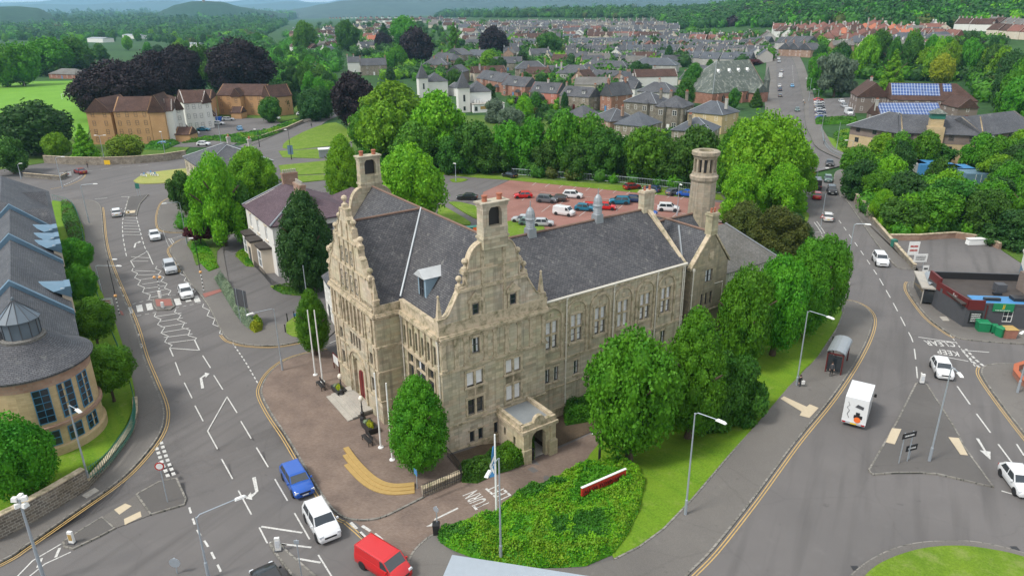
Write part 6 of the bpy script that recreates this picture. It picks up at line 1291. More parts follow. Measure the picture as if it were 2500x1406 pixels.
# white villa with purple slate roof
vl=bld('villa',(-44.9,117,0),math.radians(-56.6),'white two storey villa with purple slate roof, big stone chimneys and black topped bays','villa')
w_,dp,h=15.6,14,8.3;m=MB();Fr=TF(0,0,0);V=[(2.6,4.9,1.1,2.3),(6.9,4.9,1.1,2.3),(11.6,4.9,1.1,2.3)]
wall(m,Fr,0,w_,-1,h,V,.25);wall(m,TF(w_,0,PI/2),0,dp,-1,h,[(3.5,4.9,1.1,2.2),(3.5,1,1.1,2.2),(9,4.9,1.1,2.2),(9,1,1.1,2.2)],.2);wall(m,TF(w_,dp,PI),0,w_,-1,h);wall(m,TF(0,dp,-PI/2),0,dp,-1,h);gable_tri(m,TF(0,dp,-PI/2),0,dp,h,10.9);m.obj('wall',M['render_white'],vl)
for s,z,ww,hh in V:window(vl,Fr,s,z,ww,hh,'sashc','painted_white',-.15);m=MB();band(m,Fr,s-ww/2-.25,s+ww/2+.25,z+hh,z+hh+.2,0,.12);band(m,Fr,s-ww/2-.25,s+ww/2+.25,z-.2,z,0,.15);m.obj('surround',M['render_cream'],vl)
for s in(3.5,9):
    for z in(1,4.9):window(vl,TF(w_,0,PI/2),s,z,1.1,2.2,'sash','painted_white',-.12)
m=MB();roof_gable(m,0,w_,0,dp,h,10.9,'x',.4,.2,0,8);vr=m.obj('roof',M['slate_purple'],vl);m=MB();m.tube([(w_+.4,-.4,h-.05),(w_-7.6,dp/2,10.95)],.13,5);m.tube([(-.3,-.4,h-.05),(-.3,dp/2,10.98)],.13,5);m.obj('hip_flashing',M['lead'],vr)
chimney(vl,.1,dp/2+1,9,12.6,.9,2.6,'pink_stone',7,0,'concrete',vr);chimney(vl,10.5,dp/2-.6,9.4,12.8,3.4,.9,'pink_stone',7,0,'concrete',vr)
for s in(3,11.7):
    m=MB();m.prism([(s-1.9,.05),(s-1.25,-1.5),(s+1.25,-1.5),(s+1.9,.05)],-1,3.9);b_=m.obj('bay',M['render_cream'],vl);m=MB();m.prism([(s-2.1,.05),(s-1.4,-1.75),(s+1.4,-1.75),(s+2.1,.05)],3.9,4.25);m.obj('bay_roof',M['flat_roof'],b_);window(b_,TF(0,-1.5,0),s,.9,2.1,2.6,'pairc','painted_white',.03)
m=MB();m.box(6.0,-1.9,-1,8.6,.05,4.0);b_=m.obj('porch',M['render_cream'],vl);m=MB();m.box(5.8,-2.1,4.0,8.8,0,4.3);m.obj('porch_roof',M['flat_roof'],b_);m=MB();m.box(6.7,-1.95,.1,7.9,-1.88,3);m.obj('door',M['dark_grey'],b_)
m=MB();m.box(2,dp,-1,w_,dp+9,7);o_=m.obj('rear_wing',M['render_white'],vl);m=MB();roof_gable(m,2,w_,dp-4,dp+9,7,10.2,'x',.3,.2,5,6);m.obj('rear_roof',M['slate_purple'],o_)
# stone house with hipped slate roof by the roundabout
a_=eav((449,382),(493,412),7.5);sh=house(((G(449,382,7.5)[0],G(449,382,7.5)[1]),a_[1]),a_[2],7.5,15,3.2,'ashlar','slate','hip',cols=4,fl=2,chim=((.35,.6),(.7,.8)),label='tall sandstone house with grey hipped roof and white ridges by the roundabout',name='stone_house',wst='sash',frame='dark_grey');HS.pop()
blk((788,672),(806,700),5.5,8,2,'render_white','slate','gable','white house squeezed behind the left corner of the town hall','white_house','house',cols=2,fl=2,chim=())
# court building with curved corner and lantern
CA=math.radians(33.3);ct=bld('court_building',(-42.1,62.6,.4),CA,'long court building with dark slate roofs, blue edged gables and a round glazed lantern','court building')
m=MB();FEt=TF(0,0,PI/2)
ew=[(s,3.6,1.3,2.2) for s in(3,6.5,12,16,21,25.5,32,36,41,46)]+[(s,.6,1.3,1.6) for s in(3,6.5,12,16,21,25.5,32,36,41,46)]
wall(m,FEt,0,52,-1,8,ew,.2);wall(m,TF(-9.5,0,0),0,9.5,-1,8);m.ext(TF(0,0,PI/2),[(52.01,-1),(82,-1),(82,7.2),(52.01,7.2)],-12,0);m.obj('wall',M['render_cream'],ct)
for s,z,ww,hh in ew:window(ct,FEt,s,z,ww,hh,'grid','blue_frame',-.12)
for s0,s1,zr in((-1.5,9.2,12.2),(9.2,29.2,12.0),(29.2,47,12.1)):m=MB();roof_gable(m,-9.4,0,s0,s1,8,zr,'y',.12,.25);m.obj('roof',M['slate'],ct)
m=MB();roof_gable(m,-12,0,51.5,82,7.3,11.6,'y',.4,.25,5,5);m.obj('roof',M['slate'],ct)
for yy in(56,69.5):m=MB();m.add([(-.1,yy-2.3,7.2),(-.1,yy+2.3,7.2),(-.1,yy,9.6),(-5,yy,9.9),(-2.2,yy-2.5,8.0),(-2.2,yy+2.5,8.0)],[(0,1,2),(0,2,3,4),(1,5,3,2)]);m.obj('cross_gable',M['slate'],ct)
for s0 in(9.2,29.2,47):
    m=MB();T=TF(0,s0,0)
    m.ext(TF(-9.6,s0,0),[(0,7.7),(4.9,11.9),(9.8,7.7),(9.8,8.3),(4.9,12.75),(0,8.3)],-.35,.25);m.obj('gable_coping',M['zinc_blue'],ct)
for yy in(14.5,33.5,37.5,42.5):
    m=MB();m.box(-.6,yy-1.1,6.5,.25,yy+1.1,9.6);d_=m.obj('wall_dormer',M['render_cream'],ct);m=MB();m.add([(.3,yy-1.25,9.6),(.3,yy+1.25,9.6),(-2.9,yy+1.25,10.2),(-1.3,yy-1.25,9.4),(.3,yy-1.25,8.4),(.3,yy+1.25,8.4),(-1.8,yy+1.25,9.5)],[(0,1,2,3),(1,5,6,2),(0,3,4)]);m.box(-.2,yy-1.3,8.9,.4,yy+1.3,9.75);m.obj('blue_cheek',M['zinc_blue'],d_)
# round corner: world centre (-44.8,59.2)
cx_,cy_=(-44.8+42.1)*math.cos(CA)+(59.2-62.6)*math.sin(CA),-(-44.8+42.1)*math.sin(CA)+(59.2-62.6)*math.cos(CA)
R_=4.7;m=MB();m.lathe([(R_+.25,-1),(R_+.25,.9),(R_+.02,1.0),(R_+.02,8.0),(R_-.3,8.0)],40,cx_,cy_);tw=m.obj('round_corner',M['cream_block'],ct)
m=MB();m.lathe([(R_+.3,2.9),(R_+.3,3.15),(R_+.05,3.2),(R_+.05,2.85)],40,cx_,cy_);m.obj('string_course',M['pink_stone'],tw);m=MB();m.lathe([(R_+.04,6.9),(R_+.05,8.05),(R_-.1,8.1)],40,cx_,cy_);m.obj('frieze',M['pink_stone'],tw)
m=MB();m.lathe([(R_+.45,7.95),(R_+.5,8.15),(3.4,9.1),(1.75,10.3),(1.5,10.45)],48,cx_,cy_);m.obj('cone_roof',M['slate'],tw)
m=MB();m.lathe([(1.8,10.1),(1.85,10.5),(1.55,10.6)],24,cx_,cy_);l_=m.obj('lantern',M['slate_grey'],tw);m=MB();m.lathe([(1.5,10.4),(1.5,12.2)],12,cx_,cy_);m.obj('lantern_glass',M['lantern_grey'],tw)
m=MB();m.lathe([(1.75,12.15),(1.78,12.25),(.1,13.9),(.12,14.2),(.02,14.3)],12,cx_,cy_);m.obj('lantern_roof',M['lantern_grey'],tw)
for i in range(12):
    a=2*PI*i/12;m=MB();m.tube([(cx_+1.53*math.cos(a),cy_+1.53*math.sin(a),10.5),(cx_+1.53*math.cos(a),cy_+1.53*math.sin(a),12.2)],.04,4);m.tube([(cx_+1.76*math.cos(a),cy_+1.76*math.sin(a),12.28),(cx_+.1*math.cos(a),cy_+.1*math.sin(a),13.95)],.03,4);m.obj('glazing_bar',M['dark_grey'],tw)
for dg in(-52,-28,-5):
    a=math.radians(dg)-CA
    for z,hh in((3.5,3.4),(1.1,1.5)):
        mt=Matrix.Translation((cx_+(R_+.03)*math.cos(a),cy_+(R_+.03)*math.sin(a),z))@Matrix.Rotation(a+PI/2,4,'Z');k=('rw',hh)
        if k not in WMC:WMC[k]=winmesh(1.35,hh,'grid').mesh('window',[M['blue_frame'],M['glass'],M['curtain']])
        link('window',WMC[k],tw,mt)
m=MB();m.box(-16,-4.5,-1,-7.5,3,6.6);wl=m.obj('west_wing',M['render_cream'],ct);m=MB();m.add([(-16.3,-5,6.4),(-5.6,-5,6.4),(-3.5,-2,9),(-9,3,10),(-16.3,3,10)],[(0,1,2,3,4)]);m.add([(-16.3,-5,6.2),(-5.6,-5,6.2),(-5.6,-5,6.4),(-16.3,-5,6.4)],[(0,1,2,3)]);m.obj('lean_to_roof',M['slate'],wl)
m=MB();m.tube([(.12,.1,0),(.12,.1,8)],.07,6);m.obj('drainpipe',M['black_paint'],ct)
# roadside pub, right
pb=bld('pub',(57.3,82.4,.1),math.radians(-7.7),'single storey dark grey pub with maroon corner fascia and flat roof','pub')
m=MB();Fr=TF(0,0,0);wall(m,Fr,0,14,-.2,3.1,[(5.0,.9,1.15,1.5),(8.3,.9,1.15,1.5)],.15);wall(m,TF(-.9,5.6,-math.radians(80)),0,5.7,-.2,3.1);m.box(-.9,5.6,-.2,1,9.6,3.1);m.box(14,0,-.2,14.1,9,3.1);m.box(-.9,9.5,-.2,14,9.6,3.1);m.obj('wall',M['dark_grey'],pb)
m=MB();m.box(-.7,.15,3.0,14,9.5,3.15);m.obj('flat_roof',M['flat_roof'],pb);m=MB();m.box(1.2,.4,3.15,7.4,3.0,3.2);m.obj('blue_membrane',M['blue_paint'],pb)
m=MB();m.box(.1,-.12,2.4,2.0,.08,3.7);m.obj('fascia',M['maroon'],pb);m=MB();m.ext(TF(-1.0,6.6,-math.radians(81)),[(0,2.6),(6.7,2.6),(6.7,3.7),(0,3.7)],-.15,.05);m.obj('fascia',M['maroon'],pb)
m=MB();m.box(-.9,6.2,3.1,-.6,9.5,4.2);m.obj('parapet',M['maroon'],pb);m=MB();m.box(-.6,9.2,3.1,13.9,9.5,4.1);m.obj('parapet',M['black_paint'],pb);m=MB();m.box(2,-.06,3.1,14,.1,3.35);m.obj('parapet',M['dark_grey'],pb)
for s in(5.0,8.3):window(pb,Fr,s,.9,1.15,1.5,'grid','painted_white',-.08,cur='curtain')
for a,b,c_,d_,z in((2.5,1.2,4.4,1.7,.35),(6.0,1.3,8.2,2.6,.4),(5.4,4.5,6.6,5.6,1.0),(4.6,3.4,5.6,3.9,.3),(9.4,1.5,11.4,2.6,.4)):m=MB();m.box(a,b,3.2,c_,d_,3.2+z);m.obj('roof_vent',M['black_paint'] if z<.9 else M['dark_grey'],pb)
m=MB();m.box(8.7,4.2,3.1,11,6.4,5.6);cb=m.obj('chimney_block',M['grey_brick'],pb);m=MB();m.lathe([(.25,5.6),(.22,6.3),(.28,6.35)],8,9.9,5.3);m.obj('chimney_pot',M['clay'],cb)
m=MB();m.box(3.0,-.16,2.35,5.4,-.03,3.4);sg=m.obj('sign_board',M['green_bin'],pb)
def text(txt,mat,root,s,z,d,size,T=None,name='lettering',sx=1,ext=.01):
    cu=bpy.data.curves.new(name,'FONT');cu.body=txt;cu.size=size;cu.extrude=ext;cu.align_x='CENTER';cu.materials.append(M[mat]);o=link(name,cu,root);o.matrix_basis=TM(T or TF(0,0,0),s,z,d)@Matrix.Rotation(PI/2,4,'X')@Matrix.Diagonal((sx,1,1,1));return tomesh(o)
def bars(mat,root,s,z,d,w,h,n):   # rows of small illegible lettering
    m=MB();r=random.Random(n)
    for i in range(n):
        zz=z+h/2-(i+.5)*h/n;x=-w/2
        while x<w/2-.05:
            k=min(w/2-x,r.uniform(.05,.16)*w);m.box(s+x,-d-.004,zz-h/n*.22,s+x+k,-d,zz+h/n*.22);x+=k+w*.035
    return m.obj('lettering',M[mat],root)
text('JJ','yellow',sg,4.2,2.85,.19,.6);bars('sign_white',sg,4.2,2.5,.165,1.8,.16,1);m=MB();m.box(.5,-.08,.6,2.0,-.02,2.1);bd=m.obj('menu_board',M['black_paint'],pb);bars('sign_white',bd,1.25,1.35,.085,1.1,1.2,5)
m=MB();T=TF(-1.0,6.6,-math.radians(81));m.tube([T(3.6,3.1,.1),T(3.8,3.5,.1),T(3.9,3.0,.1),T(4.1,3.3,.1),T(4.3,3.0,.1),T(4.5,3.4,.1)],.03,4);m.obj('lettering',M['sign_white'],pb)
m=MB();m.tube([(2.35,-.1,0),(2.35,-.1,3.1)],.06,6);m.tube([(10.3,-.1,0),(10.3,-.1,3.1)],.06,6);m.obj('drainpipe',M['maroon'],pb)
g=G(2490,700);kb=bld('building',(g[0]+1,g[1]+1,.1),math.radians(60),'white and blue painted building end at the edge of the pub car park');m=MB();m.box(-1,-10,-.1,6,0,1.3);m.obj('blue_wall',M['zinc_blue'],kb);m=MB();m.box(-1,-10,1.3,6,0,3.2);m.obj('wall',M['render_white'],kb);m=MB();m.box(-1.2,-10.2,3.2,6.2,.2,3.5);m.obj('roof',M['harl_grey'],kb)

# the rest of the town beyond the countable houses: one mass
def far_town(polys,seed=3):
    r=random.Random(seed);m=MB();mats=['render_white','render_cream','harl_grey','pink_stone','slate','slate_blue','slate_grey','tile_brown','tile_red'];ex=[tuple(o.location[:2]) for o,_ in HS];pts=list(ex)
    for poly,n,wW,wR,an in polys:
        x0,x1=min(p[0] for p in poly),max(p[0] for p in poly);y0,y1=min(p[1] for p in poly),max(p[1] for p in poly);c=tr=0
        while c<n and tr<n*25:
            tr+=1;px,py=r.uniform(x0,x1),r.uniform(y0,y1)
            if not inpoly(px,py,poly):continue
            g=G(px,py)
            if any(abs(g[0]-q[0])<13 and abs(g[1]-q[1])<13 for q in pts):continue
            pts.append(g);c+=1;z=hz(*g);w,d,h,rs=r.uniform(9,17),r.uniform(8,10),r.uniform(4,5.6),r.uniform(2.8,4);a=math.radians(r.choice(an))+r.uniform(-.08,.08);T=Matrix.Translation((g[0],g[1],z))@Matrix.Rotation(a,4,'Z');k=len(m.v)
            m.mat(r.choices(range(4),wW)[0]);m.box(-w/2,-d/2,-3,w/2,d/2,h);m.add([(-w/2,-d/2,h),(-w/2,d/2,h),(-w/2,0,h+rs),(w/2,-d/2,h),(w/2,d/2,h),(w/2,0,h+rs)],[(0,2,1),(3,4,5)])
            for q in(-w/2+.5,w/2-.5):m.bx(q,0,h+rs+.3,.7,.9,1.6)
            m.mat(4+r.choices(range(5),wR)[0]);e=.35;m.add([(-w/2-.2,-d/2-e,h-.25),(w/2+.2,-d/2-e,h-.25),(w/2+.2,0,h+rs+.08),(-w/2-.2,0,h+rs+.08),(w/2+.2,d/2+e,h-.25),(-w/2-.2,d/2+e,h-.25)],[(0,1,2,3),(3,2,4,5)])
            for i in range(len(m.v)-k):v=T@Vector(m.v[k+i]);m.v[k+i]=tuple(v)
    o=m.obj('distant_houses',[M[x] for x in mats]);o['kind']='stuff';o['label']='dense mass of small far houses filling the middle of the town'
far_town([([(1130,72),(1450,66),(1640,72),(1650,112),(1560,118),(1380,112),(1130,118)],120,(6,3,4,1),(5,3,3,2,.7),(-8,-5,80)),([(1130,66),(1450,62),(1450,70),(1130,74)],40,(4,3,4,1),(5,3,3,1,.2),(-8,)),([(1200,118),(1650,116),(1650,170),(1450,172),(1280,150),(1200,140)],45,(2,2,6,2),(6,3,2,1,.3),(-20,10,75)),([(1640,100),(1880,98),(1880,150),(1640,160)],50,(3,3,5,2),(5,3,2,2,1),(-10,78)),([(1000,50),(1130,50),(1130,75),(1060,72)],14,(6,4,2,1),(3,1,2,5,1),(0,)),([(700,80),(950,70),(1000,110),(930,135),(800,140)],30,(6,3,3,1),(4,3,2,3,.5),(-20,60)),([(1900,80),(2300,80),(2320,106),(2140,112),(1960,116),(1900,105)],60,(7,4,1,1),(1,1,1,3,6),(-15,70)),([(2040,108),(2300,104),(2300,132),(2050,134)],16,(3,3,4,1),(3,4,3,2,1),(0,)),([(1280,190),(1500,196),(1560,240),(1450,240),(1300,200)],10,(3,2,4,2),(5,2,1,1,0),(-15,60))])
# ---------------- vehicles ----------------
# side profiles: (x, z) front at +x ; lower body stations (x, half width, z top), cabin outline
SPEC=dict(
 hatch=dict(L=4.1,W=1.78,H=1.48,hood=.98,belt=.92,f=(1.02,.42),r=(-1.85,-1.35),wb=2.52,wr=.31),
 estate=dict(L=4.65,W=1.82,H=1.48,hood=.98,belt=.93,f=(1.15,.5),r=(-2.2,-1.75),wb=2.7,wr=.32),
 saloon=dict(L=4.6,W=1.84,H=1.44,hood=.95,belt=.92,f=(1.05,.35),r=(-1.85,-1.05),wb=2.75,wr=.33),
 suv=dict(L=4.45,W=1.88,H=1.7,hood=1.12,belt=1.06,f=(1.15,.55),r=(-2.08,-1.75),wb=2.62,wr=.36),
 van=dict(L=4.4,W=1.84,H=1.85,hood=1.15,belt=1.15,f=(1.6,.95),r=(-2.15,-2.08),wb=2.7,wr=.32,van=1),
 bigvan=dict(L=5.4,W=2.0,H=2.5,hood=1.3,belt=1.3,f=(2.2,1.55),r=(-2.65,-2.6),wb=3.3,wr=.36,van=1))
CM={}
def carparts(kind):
    if kind in CM:return CM[kind]
    d=SPEC[kind];L,W,H=d['L'],d['W'],d['H'];h=L/2;w=W/2;zb=.22;hz_,bz=d['hood'],d['belt'];fx,ftop=d['f'];rx,rtop=d['r'];out={}
    van=d.get('van')
    # body: loft across stations
    st=[(h,.78,.42,.62),(h-.06,.88,.25,.72),(h-.35,.97,zb,hz_*.9),(fx,.99,zb,hz_),(fx-.05,1.0,zb,bz+.02),(0,1.0,zb,bz),(rx+.2,1.0,zb,bz+.03),(rx-.02,.98,zb,bz+.05 if kind!='saloon' else bz+.04),(-h+.08,.93,zb+.02,bz-.02 if kind!='saloon' else bz-.02),(-h,.84,.4,bz-.22)]
    def loft(st,sec):
        m=MB();k=None
        for a in st:
            p=sec(*a);k=len(p);m.v+=[(a[0],y,z) for y,z in p]
        for i in range(len(st)-1):
            for j in range(k):m.f.append((i*k+j,i*k+(j+1)%k,(i+1)*k+(j+1)%k,(i+1)*k+j));m.mi.append(0)
        m.f.append(tuple(range(k))[::-1]);m.f.append(tuple((len(st)-1)*k+j for j in range(k)));m.mi+=[0,0];return m
    def sec(x,s,z0,z1):
        a=w*s;return [(-a*.9,z0),(-a,z0+.12),(-a,z0+(z1-z0)*.62),(-a*.95,z1-.03),(-a*.8,z1+.03),(0,z1+.06),(a*.8,z1+.03),(a*.95,z1-.03),(a,z0+(z1-z0)*.62),(a,z0+.12),(a*.9,z0)]
    m=loft(st,sec)
    out['body']=m
    # cabin glasshouse: a closed dark volume, then roof and pillars over it
    b0,b1=(fx,rx);t0,t1=(ftop,rtop);wt=w*(.78 if not van else .9);wb_=w*.93
    g=MB();zt=H-.05
    g.add([(b0,-wb_,bz),(b0,wb_,bz),(b1,wb_,bz),(b1,-wb_,bz),(t0,-wt,zt),(t0,wt,zt),(t1,wt,zt),(t1,-wt,zt)],[(0,1,5,4),(1,2,6,5),(2,3,7,6),(3,0,4,7),(4,5,6,7),(3,2,1,0)])
    out['window']=g
    r=MB();r.add([(t0+.06,-wt-.02,zt-.02),(t0+.06,wt+.02,zt-.02),(t1-.06,wt+.02,zt-.02),(t1-.06,-wt-.02,zt-.02),(t0-.15,-wt*.86,H),(t0-.15,wt*.86,H),(t1+.12,wt*.86,H),(t1+.12,-wt*.86,H)],[(0,1,5,4),(1,2,6,5),(2,3,7,6),(3,0,4,7),(4,5,6,7),(3,2,1,0)])
    for sg in(-1,1):
        def pil(xb,xt,wd):r.add([(xb-wd,sg*(wb_+.012),bz),(xb+wd,sg*(wb_+.012),bz),(xt+wd*.8,sg*(wt+.012),zt),(xt-wd*.8,sg*(wt+.012),zt)],[(0,1,2,3) if sg<0 else (3,2,1,0)])
        pil(b0-.04,t0-.02,.05);mid=(b0+b1)/2
        if not van:pil(mid+.1,(t0+t1)/2+.1,.05);pil(b1+.14,t1+.1,.13)
        else:
            x=b0-1.0;r.add([(x,sg*(wb_+.012),bz),(b1,sg*(wb_+.012),bz),(t1,sg*(wt+.012),zt),(x,sg*(wt+.012),zt)],[(3,2,1,0) if sg<0 else (0,1,2,3)])
        r.add([(b0+.012,sg*wb_,bz),(b0+.012,sg*(wb_-.07),bz),(t0+.012,sg*(wt-.06),zt),(t0+.012,sg*wt,zt)],[(0,1,2,3)])
    if van:r.add([(b1-.012,-wb_,bz),(b1-.012,wb_,bz),(t1-.012,wt,zt),(t1-.012,-wt,zt)],[(0,1,2,3)])
    out['roof']=r
    wl=MB();n=14;R=d['wr']
    wl.mat(0).lathe([(R*.6,-.1),(R*.97,-.1),(R,-.06),(R,.06),(R*.97,.1),(R*.66,.1)],18);wl.mat(1).lathe([(R*.66,.06),(R*.66,.095),(.06,.075)],10)
    out['wheel']=wl
    hl=MB();hl.bx(0,0,0,.16,.34,.15,0,.2);out['headlight']=hl
    mi=MB();mi.bx(0,0,0,.14,.2,.13,0,.2);out['mirror']=mi
    pl=MB();pl.bx(0,0,0,.03,.52,.11);out['number_plate']=pl
    gr=MB();gr.bx(0,0,0,.05,W*.5,.14);out['grille']=gr
    CM[kind]={k:v for k,v in out.items()};return CM[kind]
MESHC={}
def mesh_(k,mb,mats,smooth=False):
    if k not in MESHC:
        MESHC[k]=mb.mesh(k[0],mats,smooth or k[0] in('body','wheel'))
        if k[0] in('body','wheel'):MESHC[k].set_sharp_from_angle(angle=math.radians(42))
    return MESHC[k]
def car(x,y,tx,ty,kind,col,label,group=None,z=None,arch=True,g=None):
    p=g or G(x,y);q=G(tx,ty) if g is None else (tx,ty);rz=math.atan2(q[1]-p[1],q[0]-p[0]);d=SPEC[kind];P_=carparts(kind);c=M['p_'+col]
    nm={'hatch':'parked_car','estate':'estate_car','saloon':'saloon_car','suv':'sport_utility_car','van':'small_van','bigvan':'large_van'}[kind]
    if nm=='parked_car' and group!='cars in the red car park':nm='hatchback_car'
    r=empty(nm,(p[0],p[1],hz(*p)+(.02 if z is None else z)),rz,label,'van' if 'van' in kind else 'car',group)
    link('body',mesh_(('body',kind,col),P_['body'],c),r);link('window',mesh_(('window',kind),P_['window'],M['car_glass']),r);link('roof',mesh_(('roof',kind,col),P_['roof'],c if not(col=='white' and 'black roof' in label) else M['p_black']),r)
    h,w,R=d['L']/2,d['W']/2,d['wr']
    for sx in(-1,1):
        for sy in(-1,1):
            X=sx*d['wb']/2+(.1 if sx>0 else 0);wh=link('wheel',mesh_(('wheel',kind),P_['wheel'],[M['rubber'],M['alloy']]),r);wh.matrix_basis=Matrix.Translation((X,sy*(w-.07),R))@Matrix.Rotation(-sy*PI/2,4,'X')
            if arch:
                a=mesh_(('wheel_arch',kind),MB().lathe([(R*1.2,0),(R*1.2,.02)],16),M['black_paint']);o=link('wheel_arch',a,r);o.matrix_basis=Matrix.Translation((X,sy*(w-.012),R+.03))@Matrix.Rotation(-sy*PI/2,4,'X')
    for sy in(-1,1):
        o=link('headlight',mesh_(('headlight',),P_['headlight'],M['lens']),r);o.location=(h-.12,sy*w*.74,d['hood']*.72)
        o=link('tail_light',mesh_(('tail_light',),MB().bx(0,0,0,.1,.28,.2),M['lens_red']),r);o.location=(-h+.06,sy*w*.76,d['belt']*.82)
        o=link('mirror',mesh_(('mirror',col),P_['mirror'],c),r);o.location=(d['f'][0]-.25,sy*(w+.08),d['belt']+.08)
    o=link('number_plate',mesh_(('number_plate',),P_['number_plate'],M['sign_white']),r);o.location=(h+.0,0,.46)
    o=link('number_plate',mesh_(('number_plate_rear',),P_['number_plate'],M['plate_yellow']),r);o.location=(-h-.0,0,.62)
    o=link('grille',mesh_(('grille',kind),P_['grille'],M['black_paint']),r);o.location=(h-.01,0,.64)
    return r
near=[((727,1183),(752,1225),'estate','blue','metallic blue estate car heading down beside the plaza kerb'),
((787,1287),(812,1330),'suv','white','white sport utility car following ahead of the blue estate'),
((938,1392),(1000,1432),'van','red','bright red post van at the bottom edge'),
((665,1448),(600,1330),'suv','black','black car cut by the bottom edge beside the central island'),
((455,722),(466,748),'hatch','white','white hatchback with dark trim driving over the zebra crossing'),
((417,662),(428,690),'suv','silver','silver blue sport utility car approaching the zebra crossing'),
((379,582),(386,602),'saloon','white','white saloon passing the side road junction'),
((286,526),(283,500),'hatch','white','white hatchback with black roof leaving towards the small roundabout'),
((197,424),(180,419),'saloon','maroon','dark red car entering the roundabout at far left'),
((2297,910),(2312,940),'hatch','white','white hatchback waiting past the KEEP CLEAR marking'),
((2483,1186),(2510,1222),'hatch','white','small rounded white car leaving at the right edge'),
((2148,643),(2164,668),'suv','white','white sport utility car passing the bus stops'),
((2020,537),(2015,515),'hatch','pearl','pale car with black roof driving away past the yews'),
((2030,472),(2037,492),'suv','black','black car nearest the stone wall in the queue'),
((2021,443),(2024,462),'hatch','green','grey green car behind the black one in the queue'),
((2025,404),(2026,422),'saloon','black','black saloon at the give way triangle'),
((1993,484),(1990,465),'hatch','red','red car partly behind the street trees'),
((1992,461),(1989,440),'bigvan','black','black van ahead of the red car by the trees'),
((1978,427),(1974,410),'suv','maroon','dark red car turning beside the white triangle'),
((1946,272),(1947,285),'hatch','green','dark green car alone on the long street'),
((1934,213),(1935,224),'hatch','lightblue','pale blue car at the pedestrian crossing on the long street'),
((1905,190),(1905,172),'bigvan','white','white van parked at the kerb of the long street'),
((1903,213),(1903,203),'hatch','white','white car parked behind the crossing on the long street'),
((1904,222),(1904,212),'hatch','darkblue','dark blue car parked on the long street'),
((1904,237),(1904,228),'hatch','grey','grey car parked nearest the church on the long street'),
((1901,146),(1901,150),'hatch','white','white car far up the long street'),((1902,153),(1902,158),'hatch','silver','silver car far up the long street'),
((1908,176),(1907,168),'hatch','silver','silver car ahead of the parked white van')]
for a,b,k,c,l in near:car(*a,*b,k,c,l)
cp=[(1277,484,-1,.1,'hatch','red','bright red hatchback alone near the left of the red car park'),(1335,495,1,.35,'suv','grey','grey sport utility car beside the brown one in the car park'),(1361,492,-1,-.2,'hatch','brown','dark brown hatchback touching the grey car in the car park'),(1398,484,1,.25,'suv','white','white sport utility car behind the two dark cars in the car park'),(1377,526,1,.6,'van','white','white van parked between the two roof ventilators'),(1427,515,1,.3,'hatch','teal','blue hatchback right of the white van in the car park'),(1444,512,1,.35,'hatch','red','red car next to the blue hatchback in the car park'),(1480,512,1,.3,'hatch','red','red car just right of the second ventilator'),(1512,499,-1,-.1,'suv','teal','teal blue car by the hall chimney'),(1550,494,1,.3,'hatch','darkblue','dark blue car just behind the hall chimney'),(1543,463,1,-.4,'hatch','maroon','maroon car parked at the green back edge of the car park'),(1591,469,-1,-.8,'hatch','darkblue','navy car beside the maroon one at the back edge'),(1646,476,1,-.5,'hatch','grey','dark grey car near the lamp post at the back edge'),(1675,480,-1,-.5,'hatch','blue','bright blue car left of the chimney tower'),(1631,516,1,.25,'suv','white','white car with sloping roof at the front of the tower'),(1579,526,1,.5,'hatch','blue','blue car mostly hidden behind the hall roof gable'),(1275,543,-1,-.3,'hatch','silver','silver car next to the first ventilator'),(1292,550,1,.2,'hatch','green','green grey car by the grass beside the first ventilator'),(1326,552,1,.1,'hatch','silver','silver car right behind the first ventilator'),(1750,543,-1,-.3,'suv','white','white car seen right of the chimney tower'),(1245,434,-1,-1,'hatch','black','black car alone at the top left corner of the red paving'),(1141,488,-1,-.1,'saloon','black','black car on the grey forecourt by the grass wedge'),(1795,500,1,.3,'hatch','black','black car half hidden by the bright trees at the car park end')]
for x,y,dx,dy,k,c,l in cp:
    g=G(x,y);car(0,0,g[0]+dx,g[1]-dy,k,c,l,'cars in the red car park',.07,g=g)
for i,(x,y,dx,dy,k,c,l) in enumerate([(402,358,1,0,'hatch','lightblue','bright blue car by the blue bin shelter'),(472,330,1,-.3,'hatch','white','white car behind the brick bin store'),(498,321,1,.05,'saloon','teal','teal car in the middle of the flats car park'),(534,306,1,.1,'saloon','white','white car nearest the white flats'),(558,296,1,-.1,'estate','silver','silver estate car nearest the white flats'),(586,319,-.5,-1,'hatch','lightblue','pale blue hatchback on the road side of the flats car park'),(672,293,1,.3,'hatch','white','white car under the young tree by the flats'),(737,283,1,.1,'hatch','white','white car at the far end of the flats car park'),(498,357,1,.1,'hatch','white','white car behind the grey hipped roof')]):
    g=G(x,y);car(0,0,g[0]+dx,g[1]-dy,k,c,l,'cars at the flats',.13,g=g)
cols=['red','white','silver','grey','white','darkblue','silver','blue']
for i in range(8):
    g=G(1998+i*.9,248+i*6.4);car(0,0,g[0]+1,g[1]+.1,'hatch',cols[i],'%s car, %s from the top of the left row by the care home'%(cols[i].replace('darkblue','dark blue'),ordn(i)),'cars at the care home',.17,g=g,arch=False)
for i,(x,y,k,c) in enumerate([(2054,252,'hatch','white'),(2061,264,'suv','silver'),(2071,281,'bigvan','white')]):
    g=G(x,y);car(0,0,g[0]-.15,g[1]-1,k,c,'%s %s, %s from the top of the right row by the care home'%(c,'van' if 'van' in k else 'car',ordn(i)),'cars at the care home',.17,g=g,arch=False)
